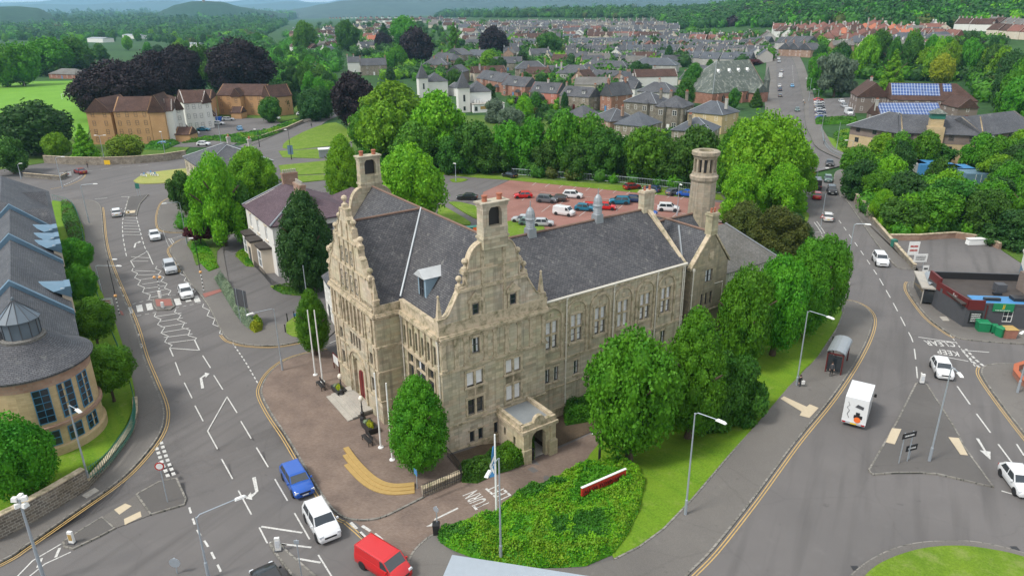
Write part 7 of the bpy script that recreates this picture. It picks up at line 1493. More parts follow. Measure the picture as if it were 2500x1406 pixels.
# box bodied van
p=G(2092,1012);q=G(2112,955);rz=math.atan2(q[1]-p[1],q[0]-p[0]);r=empty('box_van',(p[0],p[1],.02),rz,'white box van with black and orange artwork on its rear doors','van')
m=MB();m.bx(-.9,0,1.85,3.9,2.15,2.65,0,.02);bx_=m.obj('box_body',M['p_white'],r)
m=MB();m.bx(1.6,0,1.15,1.3,1.95,1.4,0,.05);m.bx(2.35,0,.85,.9,1.9,.85,0,.1);m.obj('cab',M['p_white'],r)
m=MB();m.add([(2.0,-.9,1.25),(2.0,.9,1.25),(1.55,.8,2.0),(1.55,-.8,2.0)],[(0,1,2,3)]);m.bx(1.45,0,1.65,.7,2.0,.5);m.obj('window',M['car_glass'],r)
for sx in(-1.7,1.8):
    for sy in(-1,1):o=link('wheel',mesh_(('wheel','bigvan'),carparts('bigvan')['wheel'],[M['rubber'],M['alloy']]),r);o.matrix_basis=Matrix.Translation((sx,sy*.95,.36))@Matrix.Rotation(-sy*PI/2,4,'X')
m=MB();m.box(-2.95,-1.05,.42,-2.85,1.05,.62);bp=m.obj('bumper',M['p_silver'],r)
for sy in(-.85,.85):m=MB();m.bx(-2.97,sy,.55,.05,.3,.12);m.obj('tail_light',M['lens_red'],r)
m=MB();m.bx(-2.98,0,.52,.04,.55,.12);m.obj('number_plate',M['plate_yellow'],r)
TB=TF(-2.86,1.07,-PI/2);m=MB();m.lathe([(.3,0),(.3,.02)],16);m.obj('orange_disc',M['orange_paint'],r,mat=TM(TB,1.35,.95,.01)@Matrix.Rotation(PI/2,4,'X'))
m=MB();band(m,TB,1.0,1.75,1.1,1.45,0,.02);band(m,TB,1.15,1.5,1.45,1.75,0,.02);m.obj('black_artwork',M['black_paint'],r);m=MB();m.ext(TB,[(1.0,2.3),(1.7,2.15),(1.75,2.45),(1.2,2.6)],0,.02);m.obj('blue_artwork',M['dark_grey'],r)
m=MB();m.tube([TB(.35,2.7,.02),TB(.5,2.4,.02),TB(.3,2.1,.02),TB(.55,1.8,.02),TB(.4,1.4,.02),TB(.6,1.0,.02)],.02,4);m.obj('black_line',M['black_paint'],r)
for sy in(-1,1):m=MB();m.bx(2.1,sy*1.2,1.5,.12,.22,.35);m.tube([(2.1,sy*.9,1.4),(2.1,sy*1.2,1.4)],.03,4);m.obj('mirror',M['black_paint'],r)
# lorry roof at the bottom edge
a,b=G(1105,1356,3.7),G(1445,1409,3.7);rz=math.atan2(b[1]-a[1],b[0]-a[0]);r=empty('lorry',(a[0],a[1],0.02),rz,'white lorry seen from above at the bottom edge','lorry');Lh=math.dist(a,b)
m=MB();m.box(0,-2.5,1.1,Lh,0,3.7,.03);m.obj('box_body',M['painted_white'],r);m=MB();m.box(-.04,-2.53,3.66,Lh+.04,.03,3.74);m.obj('edge_rail',M['steel'],r);m=MB();m.box(Lh+.2,-2.4,.6,Lh+2.1,-.1,3.0,.1);m.obj('cab',M['painted_white'],r);m=MB();m.box(.3,-2.2,.7,Lh,-.3,1.1);m.obj('chassis',M['black_paint'],r);m=MB();m.box(Lh+1.9,-2.2,1.7,Lh+2.12,-.3,2.7,.05);m.obj('window',M['car_glass'],r)
for sx in(1.2,2.3,Lh+1.1):
    for sy in(-2.35,-.15):m=MB();m.lathe([(.48,-.14),(.48,.14),(.2,.14)],16);o=m.obj('wheel',M['rubber'],r);o.matrix_basis=Matrix.Translation((sx,sy,.48))@Matrix.Rotation(PI/2,4,'X')
# ---------------- street furniture ----------------
def lamp(base,top,arm,label,mat='steel',z=0.,double=None,grp='street lamps'):
    g=G(*base,z);z0=hz(*g)+z;h=ZH(g,top[1],z0);r=empty('street_lamp',(g[0],g[1],z0),0,label,'street lamp',grp)
    k=math.hypot(*g)>150
    m=MB();m.tube([(0,0,-.05),(0,0,1.5),(0,0,1.55),(0,0,h)],[.13,.12,.085,.05],8);m.obj('pole',M[mat],r)
    for a_ in [arm]+([double] if double else []):
        if not a_:continue
        hh=h+.25;q=G(a_[0],a_[1],hh) if not k else None
        if q is None or math.dist(q,g)>6:
            s=(a_[0]-top[0])/scale_at(g,h);q=(g[0]+s,g[1]+.2)
        d=Vector((q[0]-g[0],q[1]-g[1],0));n=d.normalized() if d.length>.01 else Vector((1,0,0))
        m=MB();m.tube([(0,0,h-.1),tuple(n*.25+Vector((0,0,h+.12))),tuple(d-n*.5+Vector((0,0,hh)))],[.045,.04,.035],6);m.obj('arm',M[mat],r)
        m=MB();m.bx(*(d-n*.15+Vector((0,0,hh))),.85,.28,.13,math.atan2(n.y,n.x),.3);m.obj('lamp_head',M['sign_white'],r)
    return r
LM=[((1673,1257),(1690,1008),(1765,1030),'lamp post at the lawn edge opposite the large round lime'),((1943,950),(1970,760),(2032,768),'lamp post beside the person with the carrier bag'),((2060,700),(2085,548),(2122,548),'lamp post at the road end of the lime row'),((2268,1127),(2322,897),(2346,916),'lamp post on the triangular island'),((1223,1370),(1218,1118),(1190,1158),'lamp post in the front hedge with the head turned left'),((220,1185),(170,990),(193,1003),'lamp post at the stone wall of the court building'),((510,1412),(482,1262),(592,1212),'lamp post at the bottom edge with a long arm over the road'),((690,905),(665,755),(608,767),'lamp post at the plaza kerb near the side road'),((249,717),(236,650),(292,649),'lamp post behind the clipped trees left of the crossing'),((457,596),(439,495),(399,497),'lamp post with a small blue sign at the side road corner'),((218,545),(198,453),(235,449),'lamp post on the left pavement near the splitter island'),((153,459),(134,386),(153,385),'lamp post by the banner at the small roundabout'),((52,437),(42,402),(50,403),'lamp post behind the railing at the far left'),((255,390),(245,333),(233,332),'two armed lamp post by the yellow grit bin'),((405,388),(393,324),(390,324),'lamp post in front of the tall brick gable'),((541,358),(531,265),None,'tall slim post behind the hipped stone house'),((798,269),(795,225),(790,243),'lamp post where the street bends by the dark beech'),((1974,248),(1979,193),(1966,193),'lamp post at the care home entrance'),((1992,275),(1991,220),(1978,219),'lamp post inside the care home parking'),((2005,323),(2012,270),None,'slim post at the corner hedge of the street'),((2042,365),(2053,299),None,'tall post on the fenced green corner'),((2075,399),(2080,345),(2062,347),'lamp post where the side road meets the green corner'),((1988,480),(1994,414),(2018,415),'lamp post by the queue of traffic'),((1652,536),(1659,452),(1663,451),'lamp post in the red car park by the tower'),((1113,444),(1111,402),(1108,401),'lamp post on the little grass island of the forecourt'),((2483,960),(2512,800),(2495,812),'lamp post at the right edge by the red brick planter'),((757,790),(750,648),None,'short post beside the dark tree of the villa')]
for b,t,a,l in LM:lamp(b,t,a,l,double=(258,338) if 'two armed' in l else None)
for b,t,l in(((634,360),(629,318),'black lamp post by the white road edge near the statue green'),((712,390),(706,319),'black lamp post beside the blue grey sign at the green corner'),((1463,1130),(1459,1056),'black lantern post under the large round lime')):
    lamp(b,t,(t[0]-8,t[1]),l,'black_paint',grp='black lamp posts')
g=G(110,1420);h=ZH(g,1218);r=empty('floodlight_mast',(g[0],g[1],0),0,'tall mast with a cluster of white floodlights at the bottom left','mast');m=MB();m.tube([(0,0,0),(0,0,h)],[.13,.07],8);m.obj('pole',M['steel'],r)
for i,(a,b,c) in enumerate(((-.3,0,0),(.3,.1,0),(-.15,-.1,-.45),(.3,0,-.5),(0,.2,.1))):m=MB();m.bx(a,b,h+c,.4,.32,.3,.4*i,.2);m.obj('floodlight',M['sign_white'],r)
def pole(name,base,topy,rad,mat,label,cat,z=.1,grp=None):
    g=G(*base,z);h=ZH(g,topy,z+hz(*g));r=empty(name,(g[0],g[1],z+hz(*g)),0,label,cat,grp);m=MB();m.tube([(0,0,-.1),(0,0,h)],[rad,rad*.7],8);m.obj('pole',M[mat],r);return r,h
for b,ty,l in(((770,915),757,'white flagpole nearest the side road'),((788,932),757,'white flagpole beside the bench near the notice board'),((930,1092),910,'taller white flagpole by the oval street tree'),((958,1122),935,'white flagpole half hidden by the oval street tree'),((1212,1258),1060,'white flagpole with a furled blue and white flag')):
    r,h=pole('flagpole',b,ty,.09,'painted_white',l,'flagpole',.1,'white flagpoles');m=MB();m.lathe([(.28,-.05),(.26,.08),(.1,.12)],12);m.obj('base_plate',M['painted_white'],r)
    if 'flag' in l[-6:]:
        m=MB();m.mat(0).add([(-.08,0,h-1.0),(-.08,.05,h-3.9),(-.5,.15,h-4.1),(-.32,-.1,h-2.2),(-.2,0,h-1.1),(-.4,.12,h-3.0)],[(0,1,2,3),(0,3,4)]);m.mat(1).add([(-.1,-.03,h-1.9),(-.12,-.05,h-2.3),(-.42,-.12,h-3.2),(-.36,-.14,h-2.6)],[(0,1,2,3)]);m.add([(-.12,-.04,h-3.6),(-.1,-.04,h-3.3),(-.4,-.12,h-2.5),(-.45,-.1,h-2.9)],[(0,1,2,3)]);m.obj('flag',[M['blue_paint'],M['painted_white']],r)
# belisha beacons
def beacon(base,ball,label,tall=None,two=False):
    r,h=pole('belisha_beacon',base,ball,.07,'black_paint',label,'beacon',.1,'zebra crossing beacons')
    for i in range(5):m=MB();m.lathe([(.085,.15+i*h/5.4),(.085,.15+(i+.5)*h/5.4)],8);m.obj('white_band',M['painted_white'],r)
    for sx in((-.4,.4) if two else (0,)):
        m=MB();m.lathe([(.02,-.22),(.16,-.14),(.22,0),(.16,.15),(.02,.22)],12,sx,0);m.obj('globe',M['orange_globe'],r,smooth=True,mat=Matrix.Translation((0,0,h+(.2 if not tall else 0))))
    if tall:
        H=ZH((r.location.x,r.location.y),tall[0],.1);m=MB();m.tube([(0,0,h),(0,0,H)],[.06,.05],6);m.tube([(0,0,H),(tall[1],0,H+.15)],[.04,.03],5);m.obj('tall_pole',M['black_paint'],r);m=MB();m.bx(tall[1],0,H+.15,.6,.22,.12);m.obj('lamp_head',M['sign_white'],r)
    if two:m=MB();m.tube([(-.4,0,h+.1),(.4,0,h+.1)],.04,5);m.obj('crossbar',M['black_paint'],r);m=MB();m.bx(.1,-.4,.55,.35,.3,1.1);m.obj('bollard_box',M['painted_white'],r)
beacon((292,768),722,'beacon with tall black lamp pole on the left side of the crossing',(636,1.0));beacon((498,712),664,'beacon with tall black lamp pole on the right side of the crossing',(584,-.5));beacon((393,725),680,'twin globed beacon on the middle island of the crossing',None,True)
# bollards
def bollard(p,label,h=1.05,yel=False,z=.12):
    g=G(*p,z);r=empty('traffic_bollard',(g[0],g[1],z),random.uniform(-.3,.3),label,'bollard',None);m=MB();m.bx(0,0,h/2,.42,.22,h,0,.12);m.obj('body',M['sign_white'],r);m=MB();m.bx(0,0,.04,.55,.4,.08);m.obj('base',M['dark_grey'],r)
    m=MB();m.bx(0,-.115,h*.55,.3,.02,h*.5);m.obj('panel',M['step_yellow' if yel else 'lens'],r)
bollard((177,1325),'white bollard with yellow panel on the lower left island',1.1,True);bollard((680,1343),'white bollard on the island at the bottom centre',1.2);bollard((2250,935),'white bollard on the tip of the triangular island',1.1);bollard((315,524),'yellow and white bollard on the upper splitter island',.9,True);bollard((398,752),'small blue and white bollard on the crossing island',.9)
for i,(p,l) in enumerate((((702,783),'black bollard left of the small green'),((697,810),'black bollard near the side road corner'),((719,778),'dark post beside the small green'))):
    r,h=pole('black_bollard',p,p[1]-16,.09,'black_paint',l,'bollard',.12);m=MB();m.lathe([(.11,h),(.08,h+.12),(.01,h+.15)],8);m.obj('cap',M['black_paint'],r)
# signs on poles
def sign(base,topy,shape,label,w=.7,h=.7,col='sign_white',face=(0,-1),txt=None,tc='black_paint',back=False,z=.1,poles=1,ring=None,sz=None,mh=None):
    g=G(*base,z);H=ZH(g,topy,z+hz(*g));r=empty('road_sign',(g[0],g[1],z+hz(*g)),math.atan2(face[0],-face[1]),label,'road sign')
    for i in range(poles):
        x=0 if poles==1 else (-w*.3,w*.3)[i];m=MB();m.tube([(x,.03,-.1),(x,.03,H)],.045,6);m.obj('pole',M['steel'],r)
    m=MB();zc=(mh if mh else H)-h/2
    if shape=='disc':m.lathe([(w/2,0),(w/2,.03)],20);o=m.obj('sign_face',M[col],r,mat=Matrix.Translation((0,-.01,zc))@Matrix.Rotation(PI/2,4,'X'))
    elif shape=='tri':m.ext(TF(0,0,0),[(-w/2,zc-h/2),(w/2,zc-h/2),(0,zc+h/2)],.0,.04);o=m.obj('sign_face',M[col],r)
    else:m.bx(0,-.03,zc,w,.04,h);o=m.obj('sign_face',M[col],r)
    if ring:
        m=MB()
        if shape=='disc':m.lathe([(w*.36,0),(w*.36,.01)],20);m.obj('sign_centre',M[ring],r,mat=Matrix.Translation((0,-.045,zc))@Matrix.Rotation(PI/2,4,'X'))
        else:m.ext(TF(0,0,0),[(-w*.3,zc-h*.36),(w*.3,zc-h*.36),(0,zc+h*.25)] if shape=='tri' else [(-w*.44,zc-h*.42),(w*.44,zc-h*.42),(w*.44,zc+h*.42),(-w*.44,zc+h*.42)],.05,.055);m.obj('sign_centre',M[ring],r)
    if txt:bars(tc,r,0,zc,.07,w*.7,h*.6,txt)
    return r
sign((2205,1128),1055,'arrow','black and white direction sign on twin posts of the triangular island',1.6,.55,'black_paint',(.35,-1),1,'sign_white',poles=2,ring=None,z=.12,sz=.25);sign((2219,1100+20),1085,'arrow','lower chevron direction sign on the triangular island',1.3,.6,'black_paint',(.35,-1),1,'sign_white',z=.12,sz=.3)
sign((409,1225),1128,'disc','round no entry style sign on the lower left island',.75,.75,'sign_red',(.2,-1),ring='sign_white',z=.12);sign((433,1400),1362,'disc','grey backed round sign at the bottom left road',.8,.8,'steel',(0,-1),z=0)
sign((737,1412),1318,'box','small grey camera post on the bottom centre island',.35,.3,'steel',z=.12)
sign((1068,1300),1236,'disc','grey backed round sign above the litter bin at the access road',.5,.5,'steel',(-.6,-1))
sign((2003,560),473,'tri','red bordered warning triangle at the side access',.8,.7,'sign_red',(0,-1),ring='sign_white',mh=2.9);
sign((1018,1192),1146,'box','small blue sign on a black post by the railings',.6,.5,'blue_paint',(-1,-.6),z=.1);sign((720,770),768-3,'box','blue map sign on a black post on the small green',.4,.5,'blue_paint',z=.12)
sign((264,756),728,'box','white information board with a red circle in front of the clipped trees',1.7,1.1,'sign_white',(.1,-1),2,'sign_red',z=.1,sz=.25,poles=2);sign((597,790),707,'box','large grey backed direction sign above the lavender hedge',2.3,2.4,'dark_grey',(.6,1),z=.1,poles=2)
sign((340,480),448,'box','green direction sign on the splitter island',.9,1.2,'green_metal',(0,-1),poles=2);sign((428,452),432,'box','white banner board on the roundabout edge by the trees',1.4,1.8,'sign_white',(-.5,-1),1,'blue_paint',sz=.35,z=.15);sign((161,432),421,'box','red and white banner on the railing by the small roundabout',2.6,1.0,'sign_white',(.6,-1),1,'sign_red',sz=.5)
sign((711,386),355,'box','blue grey sign board below the black lamp at the green corner',1.5,2.6,'zinc_blue',(0,-1));sign((263,404),397,'box','bright yellow grit bin sign board at the stone boundary wall',1.6,1.2,'yellow',(0,-1),mh=1.4)
for x,y in((352,433),(368,428),(378,432)):
    g=G(x,y,.15);r=empty('chevron_sign',(g[0],g[1],.15),random.uniform(-.5,.5),'black and white chevron board, %s on the small roundabout'%{352:'left one',368:'upper one',378:'right one'}[x],'road sign','chevron boards on the small roundabout');m=MB();m.bx(0,0,.5,2.3,.08,.45);b_=m.obj('board',M['sign_white'],r)
    for i in range(4):m=MB();m.ext(TF(0,0,0),[(-1+i*.5,.3),(-.78+i*.5,.3),(-.62+i*.5,.5),(-.78+i*.5,.7),(-1+i*.5,.7),(-.84+i*.5,.5)],.045,.055);m.obj('chevron',M['black_paint'],b_)
    m=MB();m.lathe([(.25,0),(.25,.03)],14);m.obj('blue_disc',M['blue_paint'],r,mat=Matrix.Translation((.3,-.06,1.0))@Matrix.Rotation(PI/2,4,'X'))
# notice board, benches, planters, ornate lamps on the plaza
def plaza_obj(name,p,label,cat,rz=HA,z=.12,grp=None):g=G(*p,z);return empty(name,(g[0],g[1],z),rz,label,cat,grp)
r=plaza_obj('notice_board',(822,905),'framed white notice board against the town hall wall','notice board',HA-PI/2)
m=MB();m.box(-.9,0,0,-.8,.1,2);m.box(.8,0,0,.9,.1,2);m.box(-.9,.01,1.9,.9,.09,2.0);m.obj('frame',M['maroon'],r);m=MB();m.box(-.8,.03,.8,.8,.07,1.9);m.obj('panel',M['sign_white'],r)
for p,l in(((788,945),'black bench below the flagpole near the notice board'),((902,1078),'black bench between the planter and the tall flagpole')):
    r=plaza_obj('park_bench',p,l,'bench',HA-PI/2,grp='black benches on the plaza')
    m=MB();[m.box(-.85,y,.44,.85,y+.12,.48) for y in(-.45,-.3,-.15)];m.box(-.85,-.45,.42,-.8,0,.46);m.box(.8,-.45,.42,.85,0,.46);m.obj('seat',M['black_paint'],r);m=MB();[m.box(-.85,.0,z,.85,.04,z+.1) for z in(.55,.7,.85)];m.box(-.8,.04,.4,-.75,.07,.95);m.box(.75,.04,.4,.8,.07,.95);m.obj('backrest',M['black_paint'],r)
    for x in(-.8,.74):
        for y in(-.42,-.04):m=MB();m.box(x,y,-.02,x+.06,y+.06,.44);m.obj('leg',M['black_paint'],r)
LFM={}
def leafball(n,s,mat,seed,flat=.7):
    k=(n,mat,seed)
    if k not in LFM:
        r=rng(seed);d=r.normal(0,1,(n,3));d[:,2]=abs(d[:,2])*.9;d/=np.linalg.norm(d,axis=1)[:,None];rad=(.8+.25*np.sin(d[:,0]*6+seed)*np.cos(d[:,1]*5))*r.uniform(.85,1.05,n);p=d*rad[:,None]*np.array([1,1,flat]);cv=ICO2[0]*np.array([1,1,flat])*.72;LFM[k]=leafmesh('foliage',p,d,s,seed,mat,(cv,[tuple(f) for f in ICO2[1]]))
    return LFM[k]
for p,l in(((828,958),'black planter of yellow flowers beside the first ornate lamp'),((903,1048),'black planter of yellow and white flowers beside the second ornate lamp')):
    r=plaza_obj('flower_planter',p,l,'planter',HA-PI/2,grp='black planters on the plaza');m=MB();m.box(-.95,-.45,0,.95,.45,.6,-.08);m.obj('box',M['black_paint'],r);link('flowers',leafball(500,.12,'leaf_yellow',3),r,Matrix.Translation((.15,0,.55))@Matrix.Diagonal((.85,.42,.75,1)));link('flowers',leafball(300,.1,'leaf_pale',5),r,Matrix.Translation((-.6,-.1,.5))@Matrix.Diagonal((.4,.4,.6,1)))
for p,t,l in(((835,969),918,'ornate black lamp left of the entrance steps'),((886,1025),972,'ornate black lamp right of the entrance steps')):
    g=G(*p,.12);h=ZH(g,t,.12);r=empty('ornate_lamp',(g[0],g[1],.12),0,l,'lamp','ornate lamps at the entrance');m=MB();m.lathe([(.3,0),(.3,.3),(.18,.5),(.2,.9),(.09,1.0),(.07,h*.6),(.11,h*.62),(.06,h*.66),(.05,h-.35),(.14,h-.3)],10);m.obj('pole',M['black_paint'],r);m=MB();m.lathe([(.12,h-.3),(.24,h-.1),(.25,h+.05),(.15,h+.22),(.03,h+.3)],12);m.obj('globe',M['globe_white'],r,smooth=True)
# litter bins, wheelie bins, post box
def lbin(p,label,mat='black_paint',z=.1,h=1.05,w=.5,lid=None,cat='bin',name='litter_bin'):
    g=G(*p,z);r=empty(name,(g[0],g[1],z+hz(*g)),random.uniform(-.3,.3),label,cat);m=MB();m.bx(0,0,h*.45,w,w*.9,h*.9,0,-.12);m.obj('body',M[mat],r);m=MB();m.bx(0,0,h*.95,w*1.2,w*1.1,h*.12,0,.25);m.obj('lid',M[lid or mat],r);return r
lbin((1066,1302),'black litter bin on the sign post at the access road');lbin((1297,1118),'black bin left of the side porch');lbin((2037,842),'black bin on the verge behind the maroon bus shelter')
for p,l,w,h in(((2397,806),'large green wheeled bin nearest the pub board',1.25,1.3),((2425,812),'narrow green wheeled bin between the larger two',.6,1.15),((2443,820),'second large green wheeled bin beside the brown crate',.95,1.25)):
    r=lbin(p,l,'green_bin',.12,h,w,None,'wheeled bin','wheeled_bin')
    for sx in(-1,1):m=MB();m.lathe([(.09,-.03),(.09,.03)],8);m.obj('wheel',M['rubber'],r,mat=Matrix.Translation((sx*w*.35,-.3,.09))@Matrix.Rotation(PI/2,4,'X'))
lbin((2460,822),'brown wooden crate like bin with a tan lid beside the green bins','red_brick',.12,1.3,1.3,'step_yellow');lbin((2181,602),'green cabinet on the pavement by the car park entrance','green_metal',.12,1.3,.7)
# telephone box like red canopy object and post box near the pub shelter
g=G(2327,727,.12);r=empty('red_umbrella_box',(g[0],g[1],.12),0,'small red sign box on a black post beside the blue bus shelter','sign');m=MB();m.tube([(0,0,0),(0,0,2)],.05,6);m.obj('pole',M['black_paint'],r);m=MB();m.bx(0,0,2.1,.8,.5,.7);m.obj('box',M['sign_red'],r);r.name='sign_box'
# bus shelters
def shelter(p,q,label,frame,h=2.4,dep=1.5,barrel=True,z=.12,name='bus_shelter'):
    a,b=G(*p,z),G(*q,z);rz=math.atan2(b[1]-a[1],b[0]-a[0]);L=math.dist(a,b);r=empty(name,(a[0],a[1],z),rz,label,'bus shelter')
    for x in(0,L):
        for y in(0,dep):m=MB();m.box(x-.06,y-.06,0,x+.06,y+.06,h);m.obj('post',M[frame],r)
    m=MB();n=8
    if barrel:
        pr=[(dep/2-dep*.62*math.cos(PI*i/n),h+.5*math.sin(PI*i/n)) for i in range(n+1)];m.v=[(x,y,z_) for x in(-.25,L+.25) for y,z_ in pr];m.f=[(i,i+1,n+2+i,n+1+i) for i in range(n)];m.mi=[0]*n;m.add([(x,y,z_-.05) for x in(-.25,L+.25) for y,z_ in pr],[(i,n+1+i,n+2+i,i+1) for i in range(n)])
    else:m.box(-.3,-.3,h,L+.3,dep+.3,h+.18)
    m.obj('roof',M['lead' if barrel else 'concrete'],r);m=MB();m.box(-.1,-.05,h-.12,L+.1,.05,h);m.box(-.1,dep-.05,h-.12,L+.1,dep+.05,h)
    for x in (0,L):m.box(x-.05,0,h-.12,x+.05,dep,h)
    m.obj('frame',M[frame],r);m=MB();m.box(0,dep-.02,.3,L,dep+.02,h-.3);m.box(-.02,.1,.3,.02,dep,h-.3);m.obj('glass_panel',M['zinc_blue' if frame!='maroon' else 'maroon'] if 0 else M['glass'],r);m=MB();m.box(.3,dep-.5,.5,L-.3,dep-.2,.56);m.obj('seat',M[frame],r)
shelter((2052,915),(2030,862) if 0 else (2068,880),'maroon framed bus shelter with a barrel roof on the lawn side pavement','maroon',2.4,1.6)
shelter((2296,740),(2285,712),'blue framed bus shelter with a barrel roof next to the pub','blue_paint',2.4,1.7);shelter((2280,745),(2260,705),'old concrete bus shelter beside the blue framed one','concrete',2.3,1.6,False)
# pub car park boards
for p,t,w,h,l,tx,c in(((2224,640),590,1.7,2.2,'tall black and white board with red lettering at the car park entrance',2,'sign_red'),((2242,655),620,2.1,1.3,'white board with a black arrow beside the taller board',3,'black_paint'),((2258,665),648,.9,1.0,'small white board at the car park corner',1,'black_paint')):
    sign(p,t,'box',l,w,h,'sign_white',(0,-1),tx,c,z=.15,poles=2,sz=h*.22)
r=empty('container',(*G(2382,597,.15),.15),0.05,'low white tank at the back of the pub car park','tank');m=MB();m.bx(0,0,.55,3.2,1.0,1.0,0,.05);m.obj('body',M['painted_white'],r);m=MB();m.bx(0,0,1.08,3.3,1.1,.08);m.obj('lid',M['painted_white'],r)
# town sign in the shrubs
a,b=G(1420,1212,.9),G(1527,1165,.9);rz=math.atan2(b[1]-a[1],b[0]-a[0]);L_=math.dist(a,b);r=empty('town_hall_sign',(a[0],a[1],hz(*a)),rz,'long red sign lettered ALLOA TOWN HALL standing in the shrubs','sign');m=MB();m.box(0,-.05,.95,L_,.12,1.75);bd=m.obj('board',M['sign_red'],r);m=MB();m.box(-.03,-.07,1.75,L_+.03,.14,1.81);m.obj('cap',M['painted_white'],r);text('ALLOA TOWN HALL','maroon',bd,L_/2,1.13,.08,.5,sx=L_*.92/4.6,ext=.03)
for x in(.4,L_-.4):m=MB();m.box(x-.05,0,-.1,x+.05,.08,.95);m.obj('leg',M['black_paint'],r)
# ---------------- walls, fences, hedges ----------------
def wallrun(name,pts,h,th,mat,label,cope='trim_stone',z=.08,cat='wall',base=0):
    c=GP(pts,base);r=empty(name,(c[0][0],c[0][1],0),0,label,cat);o=(c[0][0],c[0][1]);c=[(a-o[0],b-o[1]) for a,b in c];
    def rb(m,w_,z0,z1):
        a=off(c,-w_/2);b=off(c,w_/2);n=len(c);hh=[hz(x+o[0],y+o[1])+base for x,y in c]
        vs=[]
        for i in range(n):vs+=[(*a[i],hh[i]+z0),(*a[i],hh[i]+z1),(*b[i],hh[i]+z1),(*b[i],hh[i]+z0)]
        m.add(vs,[(4*i+k,4*i+4+k,4*i+4+(k+1)%4,4*i+(k+1)%4) for i in range(n-1) for k in range(4)]+[(0,1,2,3),(4*n-4,4*n-1,4*n-2,4*n-3)])
    m=MB();rb(m,th,-.3,h);m.obj('wall_body',M[mat],r)
    if cope:m=MB();rb(m,th+.12,h,h+.1);m.obj('coping',M[cope],r)
    return r
wallrun('stone_wall',[(-30,1330),(60,1284),(140,1238),(215,1192)],2.0,.5,'rubble_dark','high rubble stone wall below the court building lawn')
wallrun('stone_wall',[(215,1192),(262,1140),(300,1092),(324,1055),(334,1018),(333,985)],.75,.35,'rubble_dark','low curved stone wall under the green railing')
wallrun('stone_wall',[(110,398),(180,402),(255,403),(330,400),(400,394),(455,385)],2.0,.5,'rubble','long rubble stone boundary wall in front of the orange flats')
wallrun('stone_wall',[(60,432),(110,437),(150,440),(165,432)],1.0,.4,'rubble_dark','low stone wall under the railing at the far left roundabout')
wallrun('stone_wall',[(2074,478),(2092,500),(2114,522),(2128,540)],1.9,.45,'rubble','tall stone wall between the main road and the wood')
wallrun('stone_wall',[(2130,543),(2165,584),(2200,625),(2232,660)],.9,.35,'rubble_dark','low stone wall between the main road and the pub car park')
wallrun('stone_wall',[(2172,588),(2240,588),(2330,582),(2400,592),(2440,610)],1.1,.5,'pink_stone','crumbling stone wall behind the pub car park')
wallrun('stone_wall',[(600,345),(640,338),(700,318),(740,300)],1.0,.4,'rubble','low stone wall along the road below the flats car park')
wallrun('retaining_wall',[(1032,1210),(1080,1190),(1128,1168)],.75,.4,'rubble','low stone wall with railings beside the yellow steps',z=.1)
m_=wallrun('brick_planter',[(2540,900),(2500,898),(2478,905),(2476,918),(2490,936),(2540,975)],.7,.4,'red_brick','curved red brick planter at the right edge','tile_orange')
def fence(name,pts,h,step,mat,label,base=0,rails=(.15,.9),bar=.03,cat='railing',panel=False):
    c=sm(GP(pts,base),4);o=c[0];r=empty(name,(o[0],o[1],base),0,label,cat);c=[(a-o[0],b-o[1]) for a,b in c];d=[0]
    for a,b in zip(c,c[1:]):d.append(d[-1]+math.dist(a,b))
    n=max(4,int(d[-1]/step));q=res(c,n);m=MB()
    for k in rails:m.tube([(x,y,h*k+hz(x+o[0],y+o[1])) for x,y in q],bar,4,False)
    m.obj('rail',M[mat],r);m=MB()
    for x,y in q:m.box(x-bar*.6,y-bar*.6,-.1+hz(x+o[0],y+o[1]),x+bar*.6,y+bar*.6,h+hz(x+o[0],y+o[1]))
    m.obj('railing_bars',M[mat],r)['kind']='stuff';return r
fence('green_railing',[(222,1168),(262,1138),(300,1090),(322,1055),(331,1018),(330,985),(318,940)],1.3,.25,'green_metal','curved green railing around the court building lawn',.75)
fence('green_railing',[(318,940),(300,880),(278,830),(240,730),(215,650),(200,560),(176,505),(130,490)],1.4,.8,'green_metal','long green mesh fence behind the clipped street trees',.1)
fence('black_railing',[(1034,1208),(1080,1188),(1128,1165),(1092,1115)],1.1,.2,'black_paint','black iron railing on the low stone wall by the yellow steps',.75)
fence('black_railing',[(60,428),(110,433),(150,437),(166,428)],1.2,.5,'black_paint','black railing curving round the far left corner',1.0)
fence('black_railing',[(612,640),(640,668),(670,700),(710,712),(760,708)],1.0,.35,'black_paint','black railing in front of the white villa',.12)
fence('pedestrian_guardrail',[(2008,325),(2012,350),(2030,372),(2062,386)],1.1,.5,'steel','grey guard rail around the green corner opposite the church',.15)
fence('palisade_fence',[(1250,428),(1420,440),(1560,452),(1760,474)],1.8,.4,'steel','grey palisade fence along the back of the red car park',.1)
fence('palisade_fence',[(1760,520),(1850,528),(1880,530)],1.8,.4,'steel','grey fence panels behind the chimney tower',.1)
